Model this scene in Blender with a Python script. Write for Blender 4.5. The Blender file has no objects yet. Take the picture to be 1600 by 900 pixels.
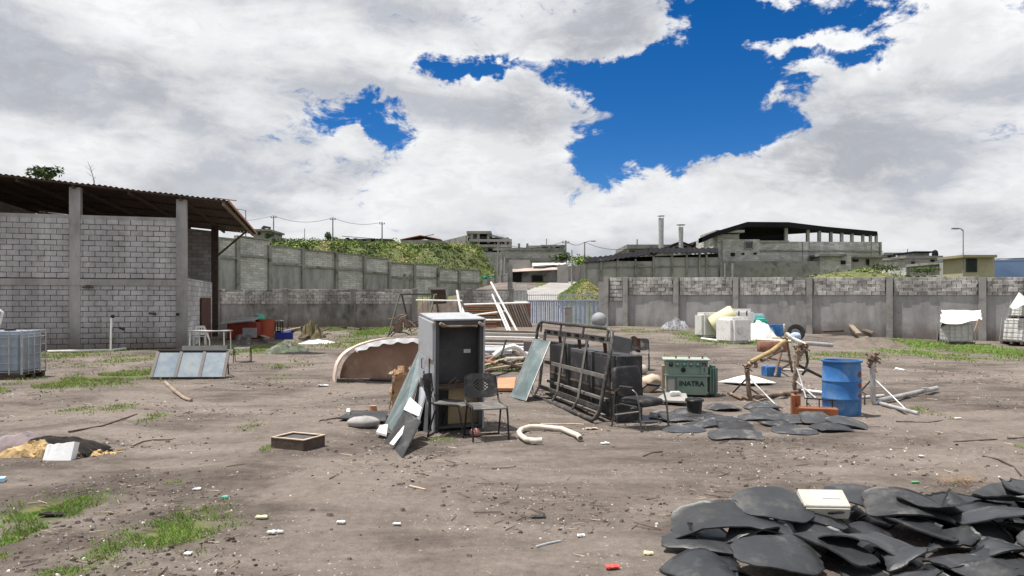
import bpy, bmesh, math, random
from mathutils import Vector, Matrix, Euler, noise
R = math.radians
V = Vector
rnd = random.Random(7)
sc = bpy.context.scene
col = sc.collection
F, H, HY = 1180.0, 1.8, 472.0        # focal length in photo pixels, eye height, horizon row

# ------------------------------------------------------------------ camera
cam = bpy.data.cameras.new('camera'); cam_o = bpy.data.objects.new('camera', cam); col.objects.link(cam_o)
cam.sensor_width = 36.0; cam.lens = F / 1600 * 36; cam.shift_y = 22 / 1600
cam.clip_start = 0.1; cam.clip_end = 20000
cam_o.location = (0, 0, H); cam_o.rotation_euler = (R(90), 0, 0)
sc.camera = cam_o
# ------------------------------------------------------------------ sun and exposure
SUN = V((-0.31, 0.015, 0.95)).normalized()
sun = bpy.data.lights.new('sun', 'SUN'); sun.energy = 5.0; sun.angle = R(0.6); sun.color = (1.0, 0.955, 0.89)
sun_o = bpy.data.objects.new('sun', sun); col.objects.link(sun_o)
sun_o.rotation_euler = SUN.to_track_quat('Z', 'Y').to_euler(); sun_o.location = (-20, 10, 60)
sc.cycles.max_bounces = 6; sc.cycles.diffuse_bounces = 3
sc.view_settings.view_transform = 'Standard'; sc.view_settings.look = 'None'
sc.view_settings.exposure = 0.42; sc.view_settings.gamma = 1.0; sc.view_settings.use_curve_mapping = False
# ------------------------------------------------------------------ sky: nishita blue behind broken cloud
w = bpy.data.worlds.new('World'); sc.world = w; w.use_nodes = True
nt = w.node_tree; nt.nodes.clear()
def N(t, kind, **kw):
    n = t.nodes.new(kind)
    for k, v in kw.items():
        if k == 'i':
            for a, b in v.items(): n.inputs[a].default_value = b
        else: setattr(n, k, v)
    return n
def L(t, a, b): t.links.new(a, b)
def math_(t, op, a, b=None, c=None, clamp=False):
    n = N(t, 'ShaderNodeMath', operation=op, use_clamp=clamp)
    for k, v in enumerate((a, b, c)):
        if v is None: continue
        if isinstance(v, (int, float)): n.inputs[k].default_value = v
        else: L(t, v, n.inputs[k])
    return n.outputs[0]
def maprange(t, v, a, b, c=0.0, d=1.0, smooth=True):
    n = N(t, 'ShaderNodeMapRange', interpolation_type='SMOOTHSTEP' if smooth else 'LINEAR')
    L(t, v, n.inputs[0])
    for k, q in zip((1, 2, 3, 4), (a, b, c, d)): n.inputs[k].default_value = q
    return n.outputs[0]
def mixc(t, fac, a, b):
    n = N(t, 'ShaderNodeMix', data_type='RGBA')
    for k, v in ((0, fac), (6, a), (7, b)):
        if isinstance(v, (int, float)): n.inputs[k].default_value = v
        elif isinstance(v, tuple): n.inputs[k].default_value = v if len(v) == 4 else v + (1,)
        else: L(t, v, n.inputs[k])
    return n.outputs[2]
tc = N(nt, 'ShaderNodeTexCoord')
sky = N(nt, 'ShaderNodeTexSky', sky_type='NISHITA', sun_disc=False, altitude=2800.0, air_density=1.0, dust_density=0.15, ozone_density=4.0)
sky.sun_elevation = math.asin(SUN.z); sky.sun_rotation = math.atan2(SUN.x, SUN.y)
hsv = N(nt, 'ShaderNodeHueSaturation', i={'Hue': 0.507, 'Saturation': 1.36, 'Value': 1.2}); L(nt, sky.outputs[0], hsv.inputs['Color'])
D = tc.outputs['Generated']
mp = N(nt, 'ShaderNodeMapping'); mp.inputs['Scale'].default_value = (1.0, 1.0, 1.9); L(nt, D, mp.inputs[0])
n1 = N(nt, 'ShaderNodeTexNoise', i={'Scale': 3.6, 'Detail': 11.0, 'Roughness': 0.60, 'Distortion': 0.25}); L(nt, mp.outputs[0], n1.inputs[0])
n2 = N(nt, 'ShaderNodeTexNoise', i={'Scale': 19.0, 'Detail': 10.0, 'Roughness': 0.68, 'Distortion': 0.5}); L(nt, mp.outputs[0], n2.inputs[0])
dens = math_(nt, 'ADD', math_(nt, 'MULTIPLY', math_(nt, 'SUBTRACT', n1.outputs[0], .5), 0.95), math_(nt, 'MULTIPLY_ADD', math_(nt, 'SUBTRACT', n2.outputs[0], .5), 1.25, .70))   # mean about .62
# gaps of open blue between the cloud masses: (pixel x, pixel y, half width, half height, depth)
GAPS = [(930, 120, 120, 38, .42), (1000, 190, 95, 75, .5), (1110, 170, 95, 60, .46), (1190, 110, 120, 70, .30), (1010, 255, 80, 32, .30),
        (565, 188, 95, 26, .44), (735, 96, 85, 18, .42), (1120, 30, 75, 60, .42), (1240, 28, 130, 34, .36), (1370, 60, 60, 50, .36), (1300, 110, 90, 30, .2), (1190, 195, 90, 25, .30),
        (640, 110, 60, 14, .18), (1310, 160, 90, 10, .16), (130, 222, 26, 9, .12)]
LUMPS = [(985, 68, 85, 50, .34), (830, 180, 95, 55, .25), (1235, 78, 100, 22, .24), (1290, 150, 90, 30, .2), (1240, 250, 170, 55, .3), (900, 40, 60, 40, .2), (1450, 60, 80, 60, .25), (165, 175, 150, 90, .26)]
warp = N(nt, 'ShaderNodeTexNoise', i={'Scale': 9.0, 'Detail': 5.0, 'Roughness': 0.6}); L(nt, D, warp.inputs[0])
wsub = N(nt, 'ShaderNodeVectorMath', operation='SUBTRACT'); L(nt, warp.outputs['Color'], wsub.inputs[0]); wsub.inputs[1].default_value = (.5, .5, .5)
wsc = N(nt, 'ShaderNodeVectorMath', operation='SCALE'); L(nt, wsub.outputs[0], wsc.inputs[0]); wsc.inputs['Scale'].default_value = 0.16
wadd = N(nt, 'ShaderNodeVectorMath', operation='ADD'); L(nt, D, wadd.inputs[0]); L(nt, wsc.outputs[0], wadd.inputs[1])
for sign, lst in ((-1, GAPS), (1, LUMPS)):
    for gx, gy, hw, hh, k in lst:
        c = V(((gx - 800) / F, 1, (HY - gy) / F)); ln = c.length; c.normalize()
        s = N(nt, 'ShaderNodeVectorMath', operation='SUBTRACT'); L(nt, wadd.outputs[0], s.inputs[0]); s.inputs[1].default_value = c
        m = N(nt, 'ShaderNodeVectorMath', operation='MULTIPLY'); L(nt, s.outputs[0], m.inputs[0])
        m.inputs[1].default_value = (F / hw * ln, F / hw * ln * .5, F / hh * ln)
        le = N(nt, 'ShaderNodeVectorMath', operation='LENGTH'); L(nt, m.outputs[0], le.inputs[0])
        dens = math_(nt, 'ADD', dens, maprange(nt, le.outputs['Value'], 0.15, 1.75, sign * k * 1.12, 0.0))
szd = N(nt, 'ShaderNodeSeparateXYZ'); L(nt, D, szd.inputs[0]); dens = math_(nt, 'ADD', dens, maprange(nt, szd.outputs[2], .0, .2, .22, 0.))
alpha = maprange(nt, dens, 0.36, 0.60)
n3 = N(nt, 'ShaderNodeTexNoise', i={'Scale': 3.2, 'Detail': 7.0, 'Roughness': 0.55, 'Distortion': 0.4})
mp3 = N(nt, 'ShaderNodeMapping'); mp3.inputs['Scale'].default_value = (1, 1, 3.0); mp3.inputs['Location'].default_value = (3.1, 1.7, .55); L(nt, D, mp3.inputs[0]); L(nt, mp3.outputs[0], n3.inputs[0])
shade = maprange(nt, math_(nt, 'ADD', math_(nt, 'MULTIPLY', n3.outputs[0], 0.8), math_(nt, 'MULTIPLY', n2.outputs[0], 0.25)), 0.39, 0.62)
n1b = N(nt, 'ShaderNodeTexNoise', i={'Scale': 3.6, 'Detail': 8.0, 'Roughness': 0.60, 'Distortion': 0.25}); mpb = N(nt, 'ShaderNodeMapping'); mpb.inputs['Scale'].default_value = (1.0, 1.0, 1.9); mpb.inputs['Location'].default_value = (-.02, 0., .075); L(nt, D, mpb.inputs[0]); L(nt, mpb.outputs[0], n1b.inputs[0])
relief = math_(nt, 'MULTIPLY', math_(nt, 'SUBTRACT', n1.outputs[0], n1b.outputs[0]), 2.2)
puff = math_(nt, 'MULTIPLY', math_(nt, 'SUBTRACT', n2.outputs[0], .5), 0.9)
shade = math_(nt, 'ADD', math_(nt, 'ADD', shade, relief), puff, clamp=True)
cloud = mixc(nt, shade, (5.7, 5.95, 6.5), (10.2, 10.3, 10.4))
thick = maprange(nt, dens, 0.55, 1.05, 1.05, 0.86)
cl2 = N(nt, 'ShaderNodeVectorMath', operation='SCALE'); L(nt, cloud, cl2.inputs[0]); L(nt, thick, cl2.inputs['Scale'])
fin = mixc(nt, alpha, hsv.outputs[0], cl2.outputs[0])
bg = N(nt, 'ShaderNodeBackground', i={'Strength': 0.068}); L(nt, fin, bg.inputs[0])
wo = N(nt, 'ShaderNodeOutputWorld'); L(nt, bg.outputs[0], wo.inputs[0])

# ------------------------------------------------------------------ materials
def M(name, c, rough=.85, var=.18, scale=5., metal=0., bump=.25, bscale=30., dirt=None, damt=.5, dscale=2.5, orand=0., spec=.3, streak=1., stain=0., splash=False):
    m = bpy.data.materials.new(name); m.use_nodes = True; t = m.node_tree
    b = t.nodes['Principled BSDF']; b.inputs['Roughness'].default_value = rough; b.inputs['Metallic'].default_value = metal
    b.inputs['Specular IOR Level'].default_value = spec
    co = N(t, 'ShaderNodeTexCoord')
    mpn = N(t, 'ShaderNodeMapping'); mpn.inputs['Scale'].default_value = (streak, streak, 1); L(t, co.outputs['Object'], mpn.inputs[0])
    oi = N(t, 'ShaderNodeObjectInfo')
    off = N(t, 'ShaderNodeVectorMath', operation='ADD'); L(t, mpn.outputs[0], off.inputs[0])
    sc_ = N(t, 'ShaderNodeVectorMath', operation='SCALE'); L(t, oi.outputs['Location'], sc_.inputs[0]); sc_.inputs['Scale'].default_value = 1.37
    L(t, sc_.outputs[0], off.inputs[1])
    n = N(t, 'ShaderNodeTexNoise', i={'Scale': scale, 'Detail': 8., 'Roughness': .65}); L(t, off.outputs[0], n.inputs[0])
    f = maprange(t, n.outputs[0], .3, .7, 1 - var, 1 + var, False)
    if orand: f = math_(t, 'MULTIPLY', f, maprange(t, oi.outputs['Random'], 0, 1, 1 - orand, 1 + orand, False))
    vs = N(t, 'ShaderNodeVectorMath', operation='SCALE'); vs.inputs[0].default_value = c[:3]; L(t, f, vs.inputs['Scale'])
    out = vs.outputs[0]
    if dirt:
        n_ = N(t, 'ShaderNodeTexNoise', i={'Scale': dscale, 'Detail': 9., 'Roughness': .7}); L(t, off.outputs[0], n_.inputs[0])
        out = mixc(t, maprange(t, n_.outputs[0], .62 - .3 * damt, .80 - .2 * damt), out, dirt)
    if stain or splash:
        gp_ = N(t, 'ShaderNodeNewGeometry').outputs['Position']
        if stain:   # water runs and blotches that carry on from block to block
            ms = N(t, 'ShaderNodeMapping'); ms.inputs['Scale'].default_value = (1.3, 1.3, .35); L(t, gp_, ms.inputs[0])
            n_ = N(t, 'ShaderNodeTexNoise', i={'Scale': .9, 'Detail': 9., 'Roughness': .7}); L(t, ms.outputs[0], n_.inputs[0])
            v_ = N(t, 'ShaderNodeVectorMath', operation='SCALE'); L(t, out, v_.inputs[0]); L(t, maprange(t, n_.outputs[0], .34, .64, 1 - stain, 1.08), v_.inputs['Scale']); out = v_.outputs[0]
        if splash:  # soil splashed up the foot of the wall
            sz = N(t, 'ShaderNodeSeparateXYZ'); L(t, gp_, sz.inputs[0]); n_ = N(t, 'ShaderNodeTexNoise', i={'Scale': 1.6, 'Detail': 8., 'Roughness': .7}); L(t, gp_, n_.inputs[0])
            out = mixc(t, maprange(t, math_(t, 'ADD', sz.outputs[2], math_(t, 'MULTIPLY', n_.outputs[0], -1.5)), .25, -.75, 0., .8), out, (.13, .105, .09))
    L(t, out, b.inputs['Base Color'])
    if bump:
        nb = N(t, 'ShaderNodeTexNoise', i={'Scale': bscale, 'Detail': 5., 'Roughness': .6}); L(t, off.outputs[0], nb.inputs[0])
        bp = N(t, 'ShaderNodeBump', i={'Strength': bump, 'Distance': .02}); L(t, nb.outputs[0], bp.inputs['Height']); L(t, bp.outputs[0], b.inputs['Normal'])
    return m
def brickmat(name, c, mort, bw=.41, bh=.205, var=.2):
    """block courses too far off to pick apart: colour and relief, along local X / Z"""
    m = M(name, c, .92, .2, .8, bump=0); t = m.node_tree; b = t.nodes['Principled BSDF']
    co = N(t, 'ShaderNodeTexCoord'); sp = N(t, 'ShaderNodeSeparateXYZ'); L(t, co.outputs['Object'], sp.inputs[0])
    cb = N(t, 'ShaderNodeCombineXYZ'); L(t, math_(t, 'SUBTRACT', sp.outputs[0], math_(t, 'MULTIPLY', sp.outputs[1], .9)), cb.inputs[0]); L(t, sp.outputs[2], cb.inputs[1])
    br = N(t, 'ShaderNodeTexBrick', i={'Scale': 1., 'Brick Width': bw, 'Row Height': bh, 'Mortar Size': .014, 'Mortar Smooth': .3, 'Bias': 0.})
    br.inputs['Color1'].default_value = tuple(x * (1 + var) for x in c) + (1,); br.inputs['Color2'].default_value = tuple(x * (1 - var) for x in c) + (1,)
    br.inputs['Mortar'].default_value = mort + (1,); L(t, cb.outputs[0], br.inputs[0])
    n_ = N(t, 'ShaderNodeTexNoise', i={'Scale': .5, 'Detail': 8., 'Roughness': .65}); L(t, co.outputs['Object'], n_.inputs[0])
    vs = N(t, 'ShaderNodeVectorMath', operation='SCALE'); L(t, br.outputs['Color'], vs.inputs[0]); L(t, maprange(t, n_.outputs[0], .3, .7, .75, 1.2), vs.inputs['Scale'])
    L(t, vs.outputs[0], b.inputs['Base Color'])
    bp = N(t, 'ShaderNodeBump', i={'Strength': .6, 'Distance': .02}); L(t, math_(t, 'SUBTRACT', 1., br.outputs['Fac']), bp.inputs['Height']); L(t, bp.outputs[0], b.inputs['Normal'])
    return m
def glassmat(name, c, rough=.12):
    m = M(name, c, rough, .25, 3., bump=.05, bscale=4., dirt=(.24, .25, .245), damt=.5, dscale=3., spec=.42)
    return m
DIRT = (.17, .145, .125)
m_block = M('concrete_block', (.42, .415, .425), .93, .12, 4., bump=.5, bscale=45., orand=.075, dirt=(.30, .285, .28), damt=.4, dscale=1.3, stain=.26, splash=True)
m_mortar = M('mortar', (.23, .22, .215), .95, .2, 3., bump=.4, stain=.4)
m_block2 = M('weathered_block', (.47, .455, .435), .95, .2, 4., bump=.6, bscale=35., orand=.2, dirt=(.26, .24, .22), damt=.5, dscale=1.5, stain=.5)
m_plaster = M('cement_render', (.34, .335, .335), .93, .14, .9, bump=.25, bscale=14., dirt=(.26, .255, .25), damt=.5, dscale=.7, stain=.28, splash=True)
m_plaster_old = M('stained_cement_render', (.27, .262, .255), .95, .25, .8, bump=.4, bscale=10., dirt=(.10, .10, .08), damt=.5, dscale=.55, stain=.5, splash=True)
m_conc = M('concrete', (.31, .30, .29), .92, .16, 1.5, bump=.3, bscale=20., dirt=(.15, .145, .14), damt=.5, dscale=1.1)
m_conc_d = M('dark_concrete', (.25, .245, .235), .93, .2, 1.2, bump=.3, bscale=15., dirt=(.08, .08, .07), damt=.5, dscale=.9)
m_far = brickmat('far_block_wall', (.47, .46, .455), (.28, .275, .27))
m_far2 = brickmat('far_green_grey_block', (.44, .435, .42), (.32, .315, .30))
m_farpl = M('far_render', (.34, .325, .31), .95, .22, .35, bump=0, dirt=(.13, .13, .12), damt=.5, dscale=.25)
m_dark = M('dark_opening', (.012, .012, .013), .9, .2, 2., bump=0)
m_roof = M('rusty_roof_sheet', (.075, .05, .038), .75, .35, 1.2, bump=.2, dirt=(.11, .055, .03), damt=.5, dscale=1.)
m_roofd = M('black_roof_sheet', (.020, .020, .023), .95, .3, .5, bump=0, spec=.02)
m_redroof = M('red_roof', (.36, .15, .11), .85, .2, .6, bump=.1)
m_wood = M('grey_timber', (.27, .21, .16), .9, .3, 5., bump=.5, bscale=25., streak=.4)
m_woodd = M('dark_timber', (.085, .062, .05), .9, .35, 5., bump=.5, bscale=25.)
m_woodr = M('orange_wood', (.25, .088, .038), .6, .25, 4., bump=.2, bscale=30., dirt=(.2, .09, .05), damt=.4)
m_card = M('cardboard', (.42, .27, .16), .95, .2, 5., bump=.3, dirt=(.25, .17, .11), damt=.4)
m_blackmetal = M('black_metal', (.022, .022, .024), .5, .3, 8., metal=.3, bump=.1, dirt=(.12, .1, .08), damt=.35, dscale=6.)
m_rackmetal = M('dusty_black_tube', (.05, .048, .048), .5, .3, 8., metal=.2, bump=.15, dirt=(.17, .15, .13), damt=.5, dscale=7.)
m_steel = M('galvanised_steel', (.45, .45, .46), .5, .2, 6., metal=.55, bump=.1, dirt=(.28, .24, .2), damt=.45, dscale=5.)
m_rustpipe = M('rusty_pipe', (.19, .13, .095), .75, .35, 6., metal=.2, bump=.3, dirt=(.36, .31, .26), damt=.45, dscale=6.)
m_greypaint = M('grey_painted_steel', (.37, .39, .42), .55, .15, 3., metal=.1, bump=.2, bscale=5., dirt=(.22, .19, .17), damt=.45, dscale=3.)
m_cabin = M('dark_cabinet_grey', (.075, .075, .08), .8, .35, 2.5, bump=.2, bscale=8., dirt=(.10, .10, .10), damt=.5, dscale=2.)
m_tan = M('tan_board', (.32, .25, .16), .85, .2, 3., bump=.2, dirt=(.2, .15, .09), damt=.4)
m_plast_blk = M('black_plastic', (.02, .02, .022), .5, .25, 6., bump=.1, dirt=(.11, .1, .09), damt=.38, dscale=8., spec=.4)
m_dustyseat = M('dusty_black_seat', (.10, .098, .095), .7, .35, 5., bump=.1, dirt=(.24, .22, .2), damt=.5, dscale=7.)
m_leather = M('black_upholstery', (.022, .022, .025), .55, .3, 4., bump=.3, bscale=14., dirt=(.09, .08, .07), damt=.4, dscale=4.)
m_rubber = M('black_rubber', (.022, .0235, .027), .46, .32, 4., bump=.2, bscale=24., dirt=(.085, .082, .08), damt=.36, dscale=3., spec=.5, orand=.3)
m_rubber_dust = M('dusty_rubber', (.036, .037, .041), .48, .3, 4., bump=.3, bscale=24., dirt=(.17, .16, .15), damt=.42, dscale=4., spec=.45, orand=.3)
m_white = M('white_plastic', (.72, .72, .71), .55, .08, 4., bump=.08, dirt=(.45, .42, .38), damt=.42, dscale=4.)
m_whitep = M('white_painted_steel', (.74, .73, .71), .6, .1, 5., bump=.1, dirt=(.42, .34, .27), damt=.42, dscale=6.)
m_tankw = M('milky_tank_plastic', (.60, .61, .59), .5, .1, 3., bump=.15, bscale=6., dirt=(.38, .37, .33), damt=.45, dscale=3.)
m_cream = M('cream_plastic', (.62, .58, .36), .55, .1, 3., bump=.05, dirt=(.4, .37, .25), damt=.35)
m_tankblue = M('bluish_tank_plastic', (.26, .31, .37), .5, .2, 3., bump=.2, bscale=5., dirt=(.25, .28, .32), damt=.5, dscale=2.5)
m_blue = M('blue_plastic', (.03, .135, .37), .55, .16, 3., bump=.15, bscale=7., dirt=(.12, .21, .34), damt=.55, dscale=2.6)
m_navy = M('navy_plastic', (.018, .03, .20), .5, .2, 4., bump=.1)
m_teal = M('teal_plastic', (.03, .42, .31), .5, .12, 4., bump=.1)
m_green = M('transformer_green', (.19, .275, .235), .55, .16, 5., bump=.12, bscale=14., dirt=(.23, .25, .2), damt=.48, dscale=5.)
m_greend = M('dark_transformer_green', (.075, .15, .135), .55, .16, 5., bump=.12, bscale=14., dirt=(.1, .1, .07), damt=.4, dscale=5.)
m_redtub = M('rust_red_plastic', (.40, .095, .05), .7, .2, 2., bump=.15, dirt=(.26, .09, .06), damt=.5)
m_redbox = M('red_painted_box', (.22, .035, .02), .7, .3, 2., bump=.1, dirt=(.1, .03, .02), damt=.5)
m_tarp = M('brown_tarpaulin', (.24, .15, .11), .7, .2, 2., bump=.5, bscale=6., dirt=(.32, .23, .17), damt=.4, dscale=1.6)
m_gtarp = M('dull_green_tarpaulin', (.075, .09, .06), .8, .4, 3., bump=.4, bscale=8., dirt=(.2, .2, .17), damt=.5, dscale=3.)
m_wtarp = M('white_sheet', (.64, .63, .62), .8, .1, 3., bump=.3, bscale=6., dirt=(.5, .46, .42), damt=.35)
m_sack = M('dirty_sack', (.52, .42, .33), .9, .2, 4., bump=.4, bscale=12., dirt=(.33, .25, .18), damt=.5)
m_shell = M('chipped_fibreglass', (.62, .50, .43), .8, .2, 4., bump=.3, dirt=(.4, .28, .22), damt=.5, dscale=5.)
m_fluff = M('pale_corrugated_lining', (.40, .40, .42), .6, .1, 5., bump=.2)
m_pvc = M('cream_hose', (.58, .53, .46), .6, .14, 5., bump=.1, dirt=(.4, .32, .25), damt=.45, dscale=7.)
m_gatebl = M('blue_grey_sheet', (.36, .42, .53), .55, .12, 1.5, metal=.2, bump=.05, dirt=(.27, .28, .3), damt=.4)
m_rustred = M('rust_red_slats', (.26, .12, .085), .9, .35, 6., bump=.3, dirt=(.3, .17, .12), damt=.4)
m_foam = M('yellow_foam', (.46, .33, .17), .95, .25, 6., bump=.6, bscale=16., dirt=(.2, .12, .06), damt=.45)
m_char = M('charred_cloth', (.018, .015, .014), .95, .4, 6., bump=.6, bscale=14.)
m_mauve = M('faded_mauve_cloth', (.22, .185, .19), .95, .2, 4., bump=.4, bscale=12.)
m_styro = M('polystyrene', (.80, .82, .83), .9, .05, 8., bump=.2)
m_earth = M('loose_earth', (.15, .125, .105), .98, .25, 3., bump=.7, bscale=10., dirt=(.1, .083, .07), damt=.5)
m_glass = glassmat('dusty_green_glass', (.13, .175, .18), .2)
m_glass2 = glassmat('dusty_window_glass', (.17, .21, .25), .12)
m_alu = M('dark_bronze_frame', (.035, .03, .028), .5, .2, 5., metal=.4, bump=.05)
m_clay = M('clay_tile', (.42, .22, .13), .9, .2, 4., bump=.3)
m_board = M('black_board', (.03, .03, .033), .6, .3, 4., bump=.15, dirt=(.1, .09, .085), damt=.45, dscale=4.)
m_pink = M('pink_cloth', (.50, .24, .23), .9, .2, 5., bump=.3)
m_tyre = M('tyre_rubber', (.016, .016, .017), .8, .2, 6., bump=.3)
m_yellow = M('yellow_paint', (.42, .30, .14), .7, .3, 5., bump=.2, dirt=(.17, .11, .075), damt=.6, dscale=5.)
m_leaf = M('leaf_green', (.16, .225, .05), .8, .5, .5, bump=0)
m_leafd = M('dark_leaf', (.055, .088, .028), .85, .4, 1., bump=0)
m_straw = M('dry_grass', (.36, .33, .16), .9, .35, 1., bump=0)
m_trunk = M('bark', (.10, .08, .06), .95, .3, 6., bump=.5)
m_ink = M('black_lettering', (.012, .02, .02), .7, .2, 5., bump=0)
m_wire = M('cable', (.03, .03, .03), .7, .1, 5., bump=0)
m_farglass = M('dark_window_pane', (.02, .024, .028), .2, .2, 2., bump=0, spec=.6)
m_farcream = M('cream_wall_paint', (.37, .335, .245), .9, .15, .8, bump=0, dirt=(.3, .27, .2), damt=.35)
m_road = M('pale_concrete_road', (.33, .315, .30), .95, .12, .6, bump=.2, bscale=10., dirt=(.22, .2, .18), damt=.4, dscale=.4)
m_bag = M('clear_bag', (.42, .38, .35), .35, .2, 5., bump=.5, bscale=9.)
for nm_ in (m_leaf, m_leafd, m_straw): nm_.node_tree.nodes['Principled BSDF'].inputs['Subsurface Weight'].default_value = 0.0

# ------------------------------------------------------------------ helpers
def P(px, py, Y): return V(((px - 800) / F * Y, Y, H + (HY - py) / F * Y))
def lerp(a, b, t): return a + (b - a) * t
def S(t): t = max(0., min(1., t)); return t * t * (3 - 2 * t)
class MB:
    def __init__(s, o=(0, 0, 0)): s.v = []; s.f = []; s.o = V(o)
    def add(s, vs, fs):
        k = len(s.v); s.v += [V(p) - s.o for p in vs]; s.f += [tuple(i + k for i in f) for f in fs]; return s
    def box(s, c, d, rot=None, taper=1.):
        c = V(c); q = []
        for z in (-.5, .5):
            k = 1 if z < 0 else taper
            for x, y in ((-.5, -.5), (.5, -.5), (.5, .5), (-.5, .5)):
                p = V((x * d[0] * k, y * d[1] * k, z * d[2])); q.append(c + (rot @ p if rot else p))
        return s.add(q, [(3, 2, 1, 0), (4, 5, 6, 7), (0, 1, 5, 4), (1, 2, 6, 5), (2, 3, 7, 6), (3, 0, 4, 7)])
    def beam(s, a, b, w_, h_, up=(0, 0, 1)):
        a, b = V(a), V(b); z = (b - a); ln = z.length; z.normalize(); x = z.cross(V(up))
        if x.length < 1e-3: x = z.cross(V((0, 1, 0)))
        x.normalize(); y = x.cross(z)
        return s.box((a + b) / 2, (w_, h_, ln), Matrix((x, -y, z)).transposed())
    def slab(s, pts, t):
        """four (or more) coplanar-ish corners given thickness t"""
        pts = [V(p) for p in pts]; n = (pts[1] - pts[0]).cross(pts[-1] - pts[0]).normalized() * t; k = len(pts)
        return s.add(pts + [p + n for p in pts], [tuple(range(k))[::-1], tuple(range(k, 2 * k))] + [(i, (i + 1) % k, k + (i + 1) % k, k + i) for i in range(k)])
    def tube(s, pts, r, n=8, closed=False, cap=True):
        pts = [V(p) for p in pts]; m = len(pts); rs = r if isinstance(r, (list, tuple)) else [r] * m
        vs, fs = [], []; u = None
        for i, p in enumerate(pts):
            if closed: t = pts[(i + 1) % m] - pts[i - 1]
            else: t = pts[min(i + 1, m - 1)] - pts[max(i - 1, 0)]
            t.normalize()
            if u is None: u = t.cross(V((0, 0, 1)) if abs(t.z) < .9 else V((1, 0, 0)))
            u = (u - t * u.dot(t)).normalized(); b = t.cross(u)
            for k in range(n):
                a = 2 * math.pi * k / n; vs.append(p + (u * math.cos(a) + b * math.sin(a)) * rs[i])
        for i in range(m if closed else m - 1):
            j = (i + 1) % m
            for k in range(n): fs.append((i * n + k, i * n + (k + 1) % n, j * n + (k + 1) % n, j * n + k))
        if cap and not closed: fs += [tuple(range(n))[::-1], tuple(range((m - 1) * n, m * n))]
        return s.add(vs, fs)
    def lathe(s, prof, n=24, c=(0, 0, 0), rot=None, capb=True, capt=True):
        c = V(c); vs, fs = [], []; m = len(prof)
        for r_, z in prof:
            for k in range(n):
                a = 2 * math.pi * k / n; p = V((r_ * math.cos(a), r_ * math.sin(a), z)); vs.append(c + (rot @ p if rot else p))
        for i in range(m - 1):
            for k in range(n): fs.append((i * n + k, i * n + (k + 1) % n, (i + 1) * n + (k + 1) % n, (i + 1) * n + k))
        if capb: fs.append(tuple(range(n))[::-1])
        if capt: fs.append(tuple(range((m - 1) * n, m * n)))
        return s.add(vs, fs)
    def grid(s, fn, nu, nv):
        vs = [fn(i / nu, j / nv) for j in range(nv + 1) for i in range(nu + 1)]; w_ = nu + 1
        return s.add(vs, [(j * w_ + i, j * w_ + i + 1, (j + 1) * w_ + i + 1, (j + 1) * w_ + i) for j in range(nv) for i in range(nu)])
    def sheet(s, fn, nu, nv, t, skip=None):
        """a grid with thickness t along its normals; skip(i, j) leaves holes"""
        g = [[V(fn(i / nu, j / nv)) for i in range(nu + 1)] for j in range(nv + 1)]; vs, fs = [], []; w_ = nu + 1; K = w_ * (nv + 1); nn = []
        for j in range(nv + 1):
            for i in range(nu + 1):
                du = g[j][min(i + 1, nu)] - g[j][max(i - 1, 0)]; dv = g[min(j + 1, nv)][i] - g[max(j - 1, 0)][i]
                nn.append(du.cross(dv).normalized()); vs.append(g[j][i])
        vs = vs + [p - q * t for p, q in zip(vs, nn)]
        on = lambda i, j: 0 <= i < nu and 0 <= j < nv and not (skip and skip(i, j))
        for j in range(nv):
            for i in range(nu):
                if not on(i, j): continue
                a, b, c, d = j * w_ + i, j * w_ + i + 1, (j + 1) * w_ + i + 1, (j + 1) * w_ + i
                fs += [(a, b, c, d), (a + K, d + K, c + K, b + K)]
                if not on(i, j - 1): fs.append((a, a + K, b + K, b))
                if not on(i + 1, j): fs.append((b, b + K, c + K, c))
                if not on(i, j + 1): fs.append((c, c + K, d + K, d))
                if not on(i - 1, j): fs.append((d, d + K, a + K, a))
        return s.add(vs, fs)
    def build(s, name, mat, parent=None, smooth=0, bevel=0., fix=True):
        me = bpy.data.meshes.new(name); me.from_pydata([tuple(p) for p in s.v], [], s.f)
        if fix or bevel:
            bm = bmesh.new(); bm.from_mesh(me)
            if fix: bmesh.ops.recalc_face_normals(bm, faces=bm.faces)
            if bevel:
                es = [e for e in bm.edges if len(e.link_faces) == 2 and e.calc_face_angle(0) > .6]
                bmesh.ops.bevel(bm, geom=es, offset=bevel, segments=1 if bevel < .02 else 2, affect='EDGES', clamp_overlap=True)
            bm.to_mesh(me); bm.free()
        me.materials.append(mat)
        if smooth:
            me.shade_smooth(); me.set_sharp_from_angle(angle=R(smooth))
        o = bpy.data.objects.new(name, me); col.objects.link(o)
        if parent: o.parent = parent
        else: o.location = s.o
        return o
def tag(o, label=None, cat=None, group=None, kind=None):
    if label: o['label'] = label
    if cat: o['category'] = cat
    if group: o['group'] = group
    if kind: o['kind'] = kind
    return o
def thing(name, label, cat, loc=(0, 0, 0), rz=0., group=None, rot=None):
    o = bpy.data.objects.new(name, None); o.empty_display_size = .2; col.objects.link(o); o.location = loc
    o.rotation_euler = rot if rot else (0, 0, rz)
    return tag(o, label, cat, group)
def dup(root, loc, rz=0., label=None):
    r = root.copy(); col.objects.link(r); r.location = loc; r.rotation_euler = (0, 0, rz)
    if label: r['label'] = label
    for ch in root.children:
        c = ch.copy(); col.objects.link(c); c.parent = r
        for g_ in ch.children:
            d = g_.copy(); col.objects.link(d); d.parent = c
    return r
def rotz(a): return Matrix.Rotation(a, 3, 'Z')
def rotx(a): return Matrix.Rotation(a, 3, 'X')
def roty(a): return Matrix.Rotation(a, 3, 'Y')
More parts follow.
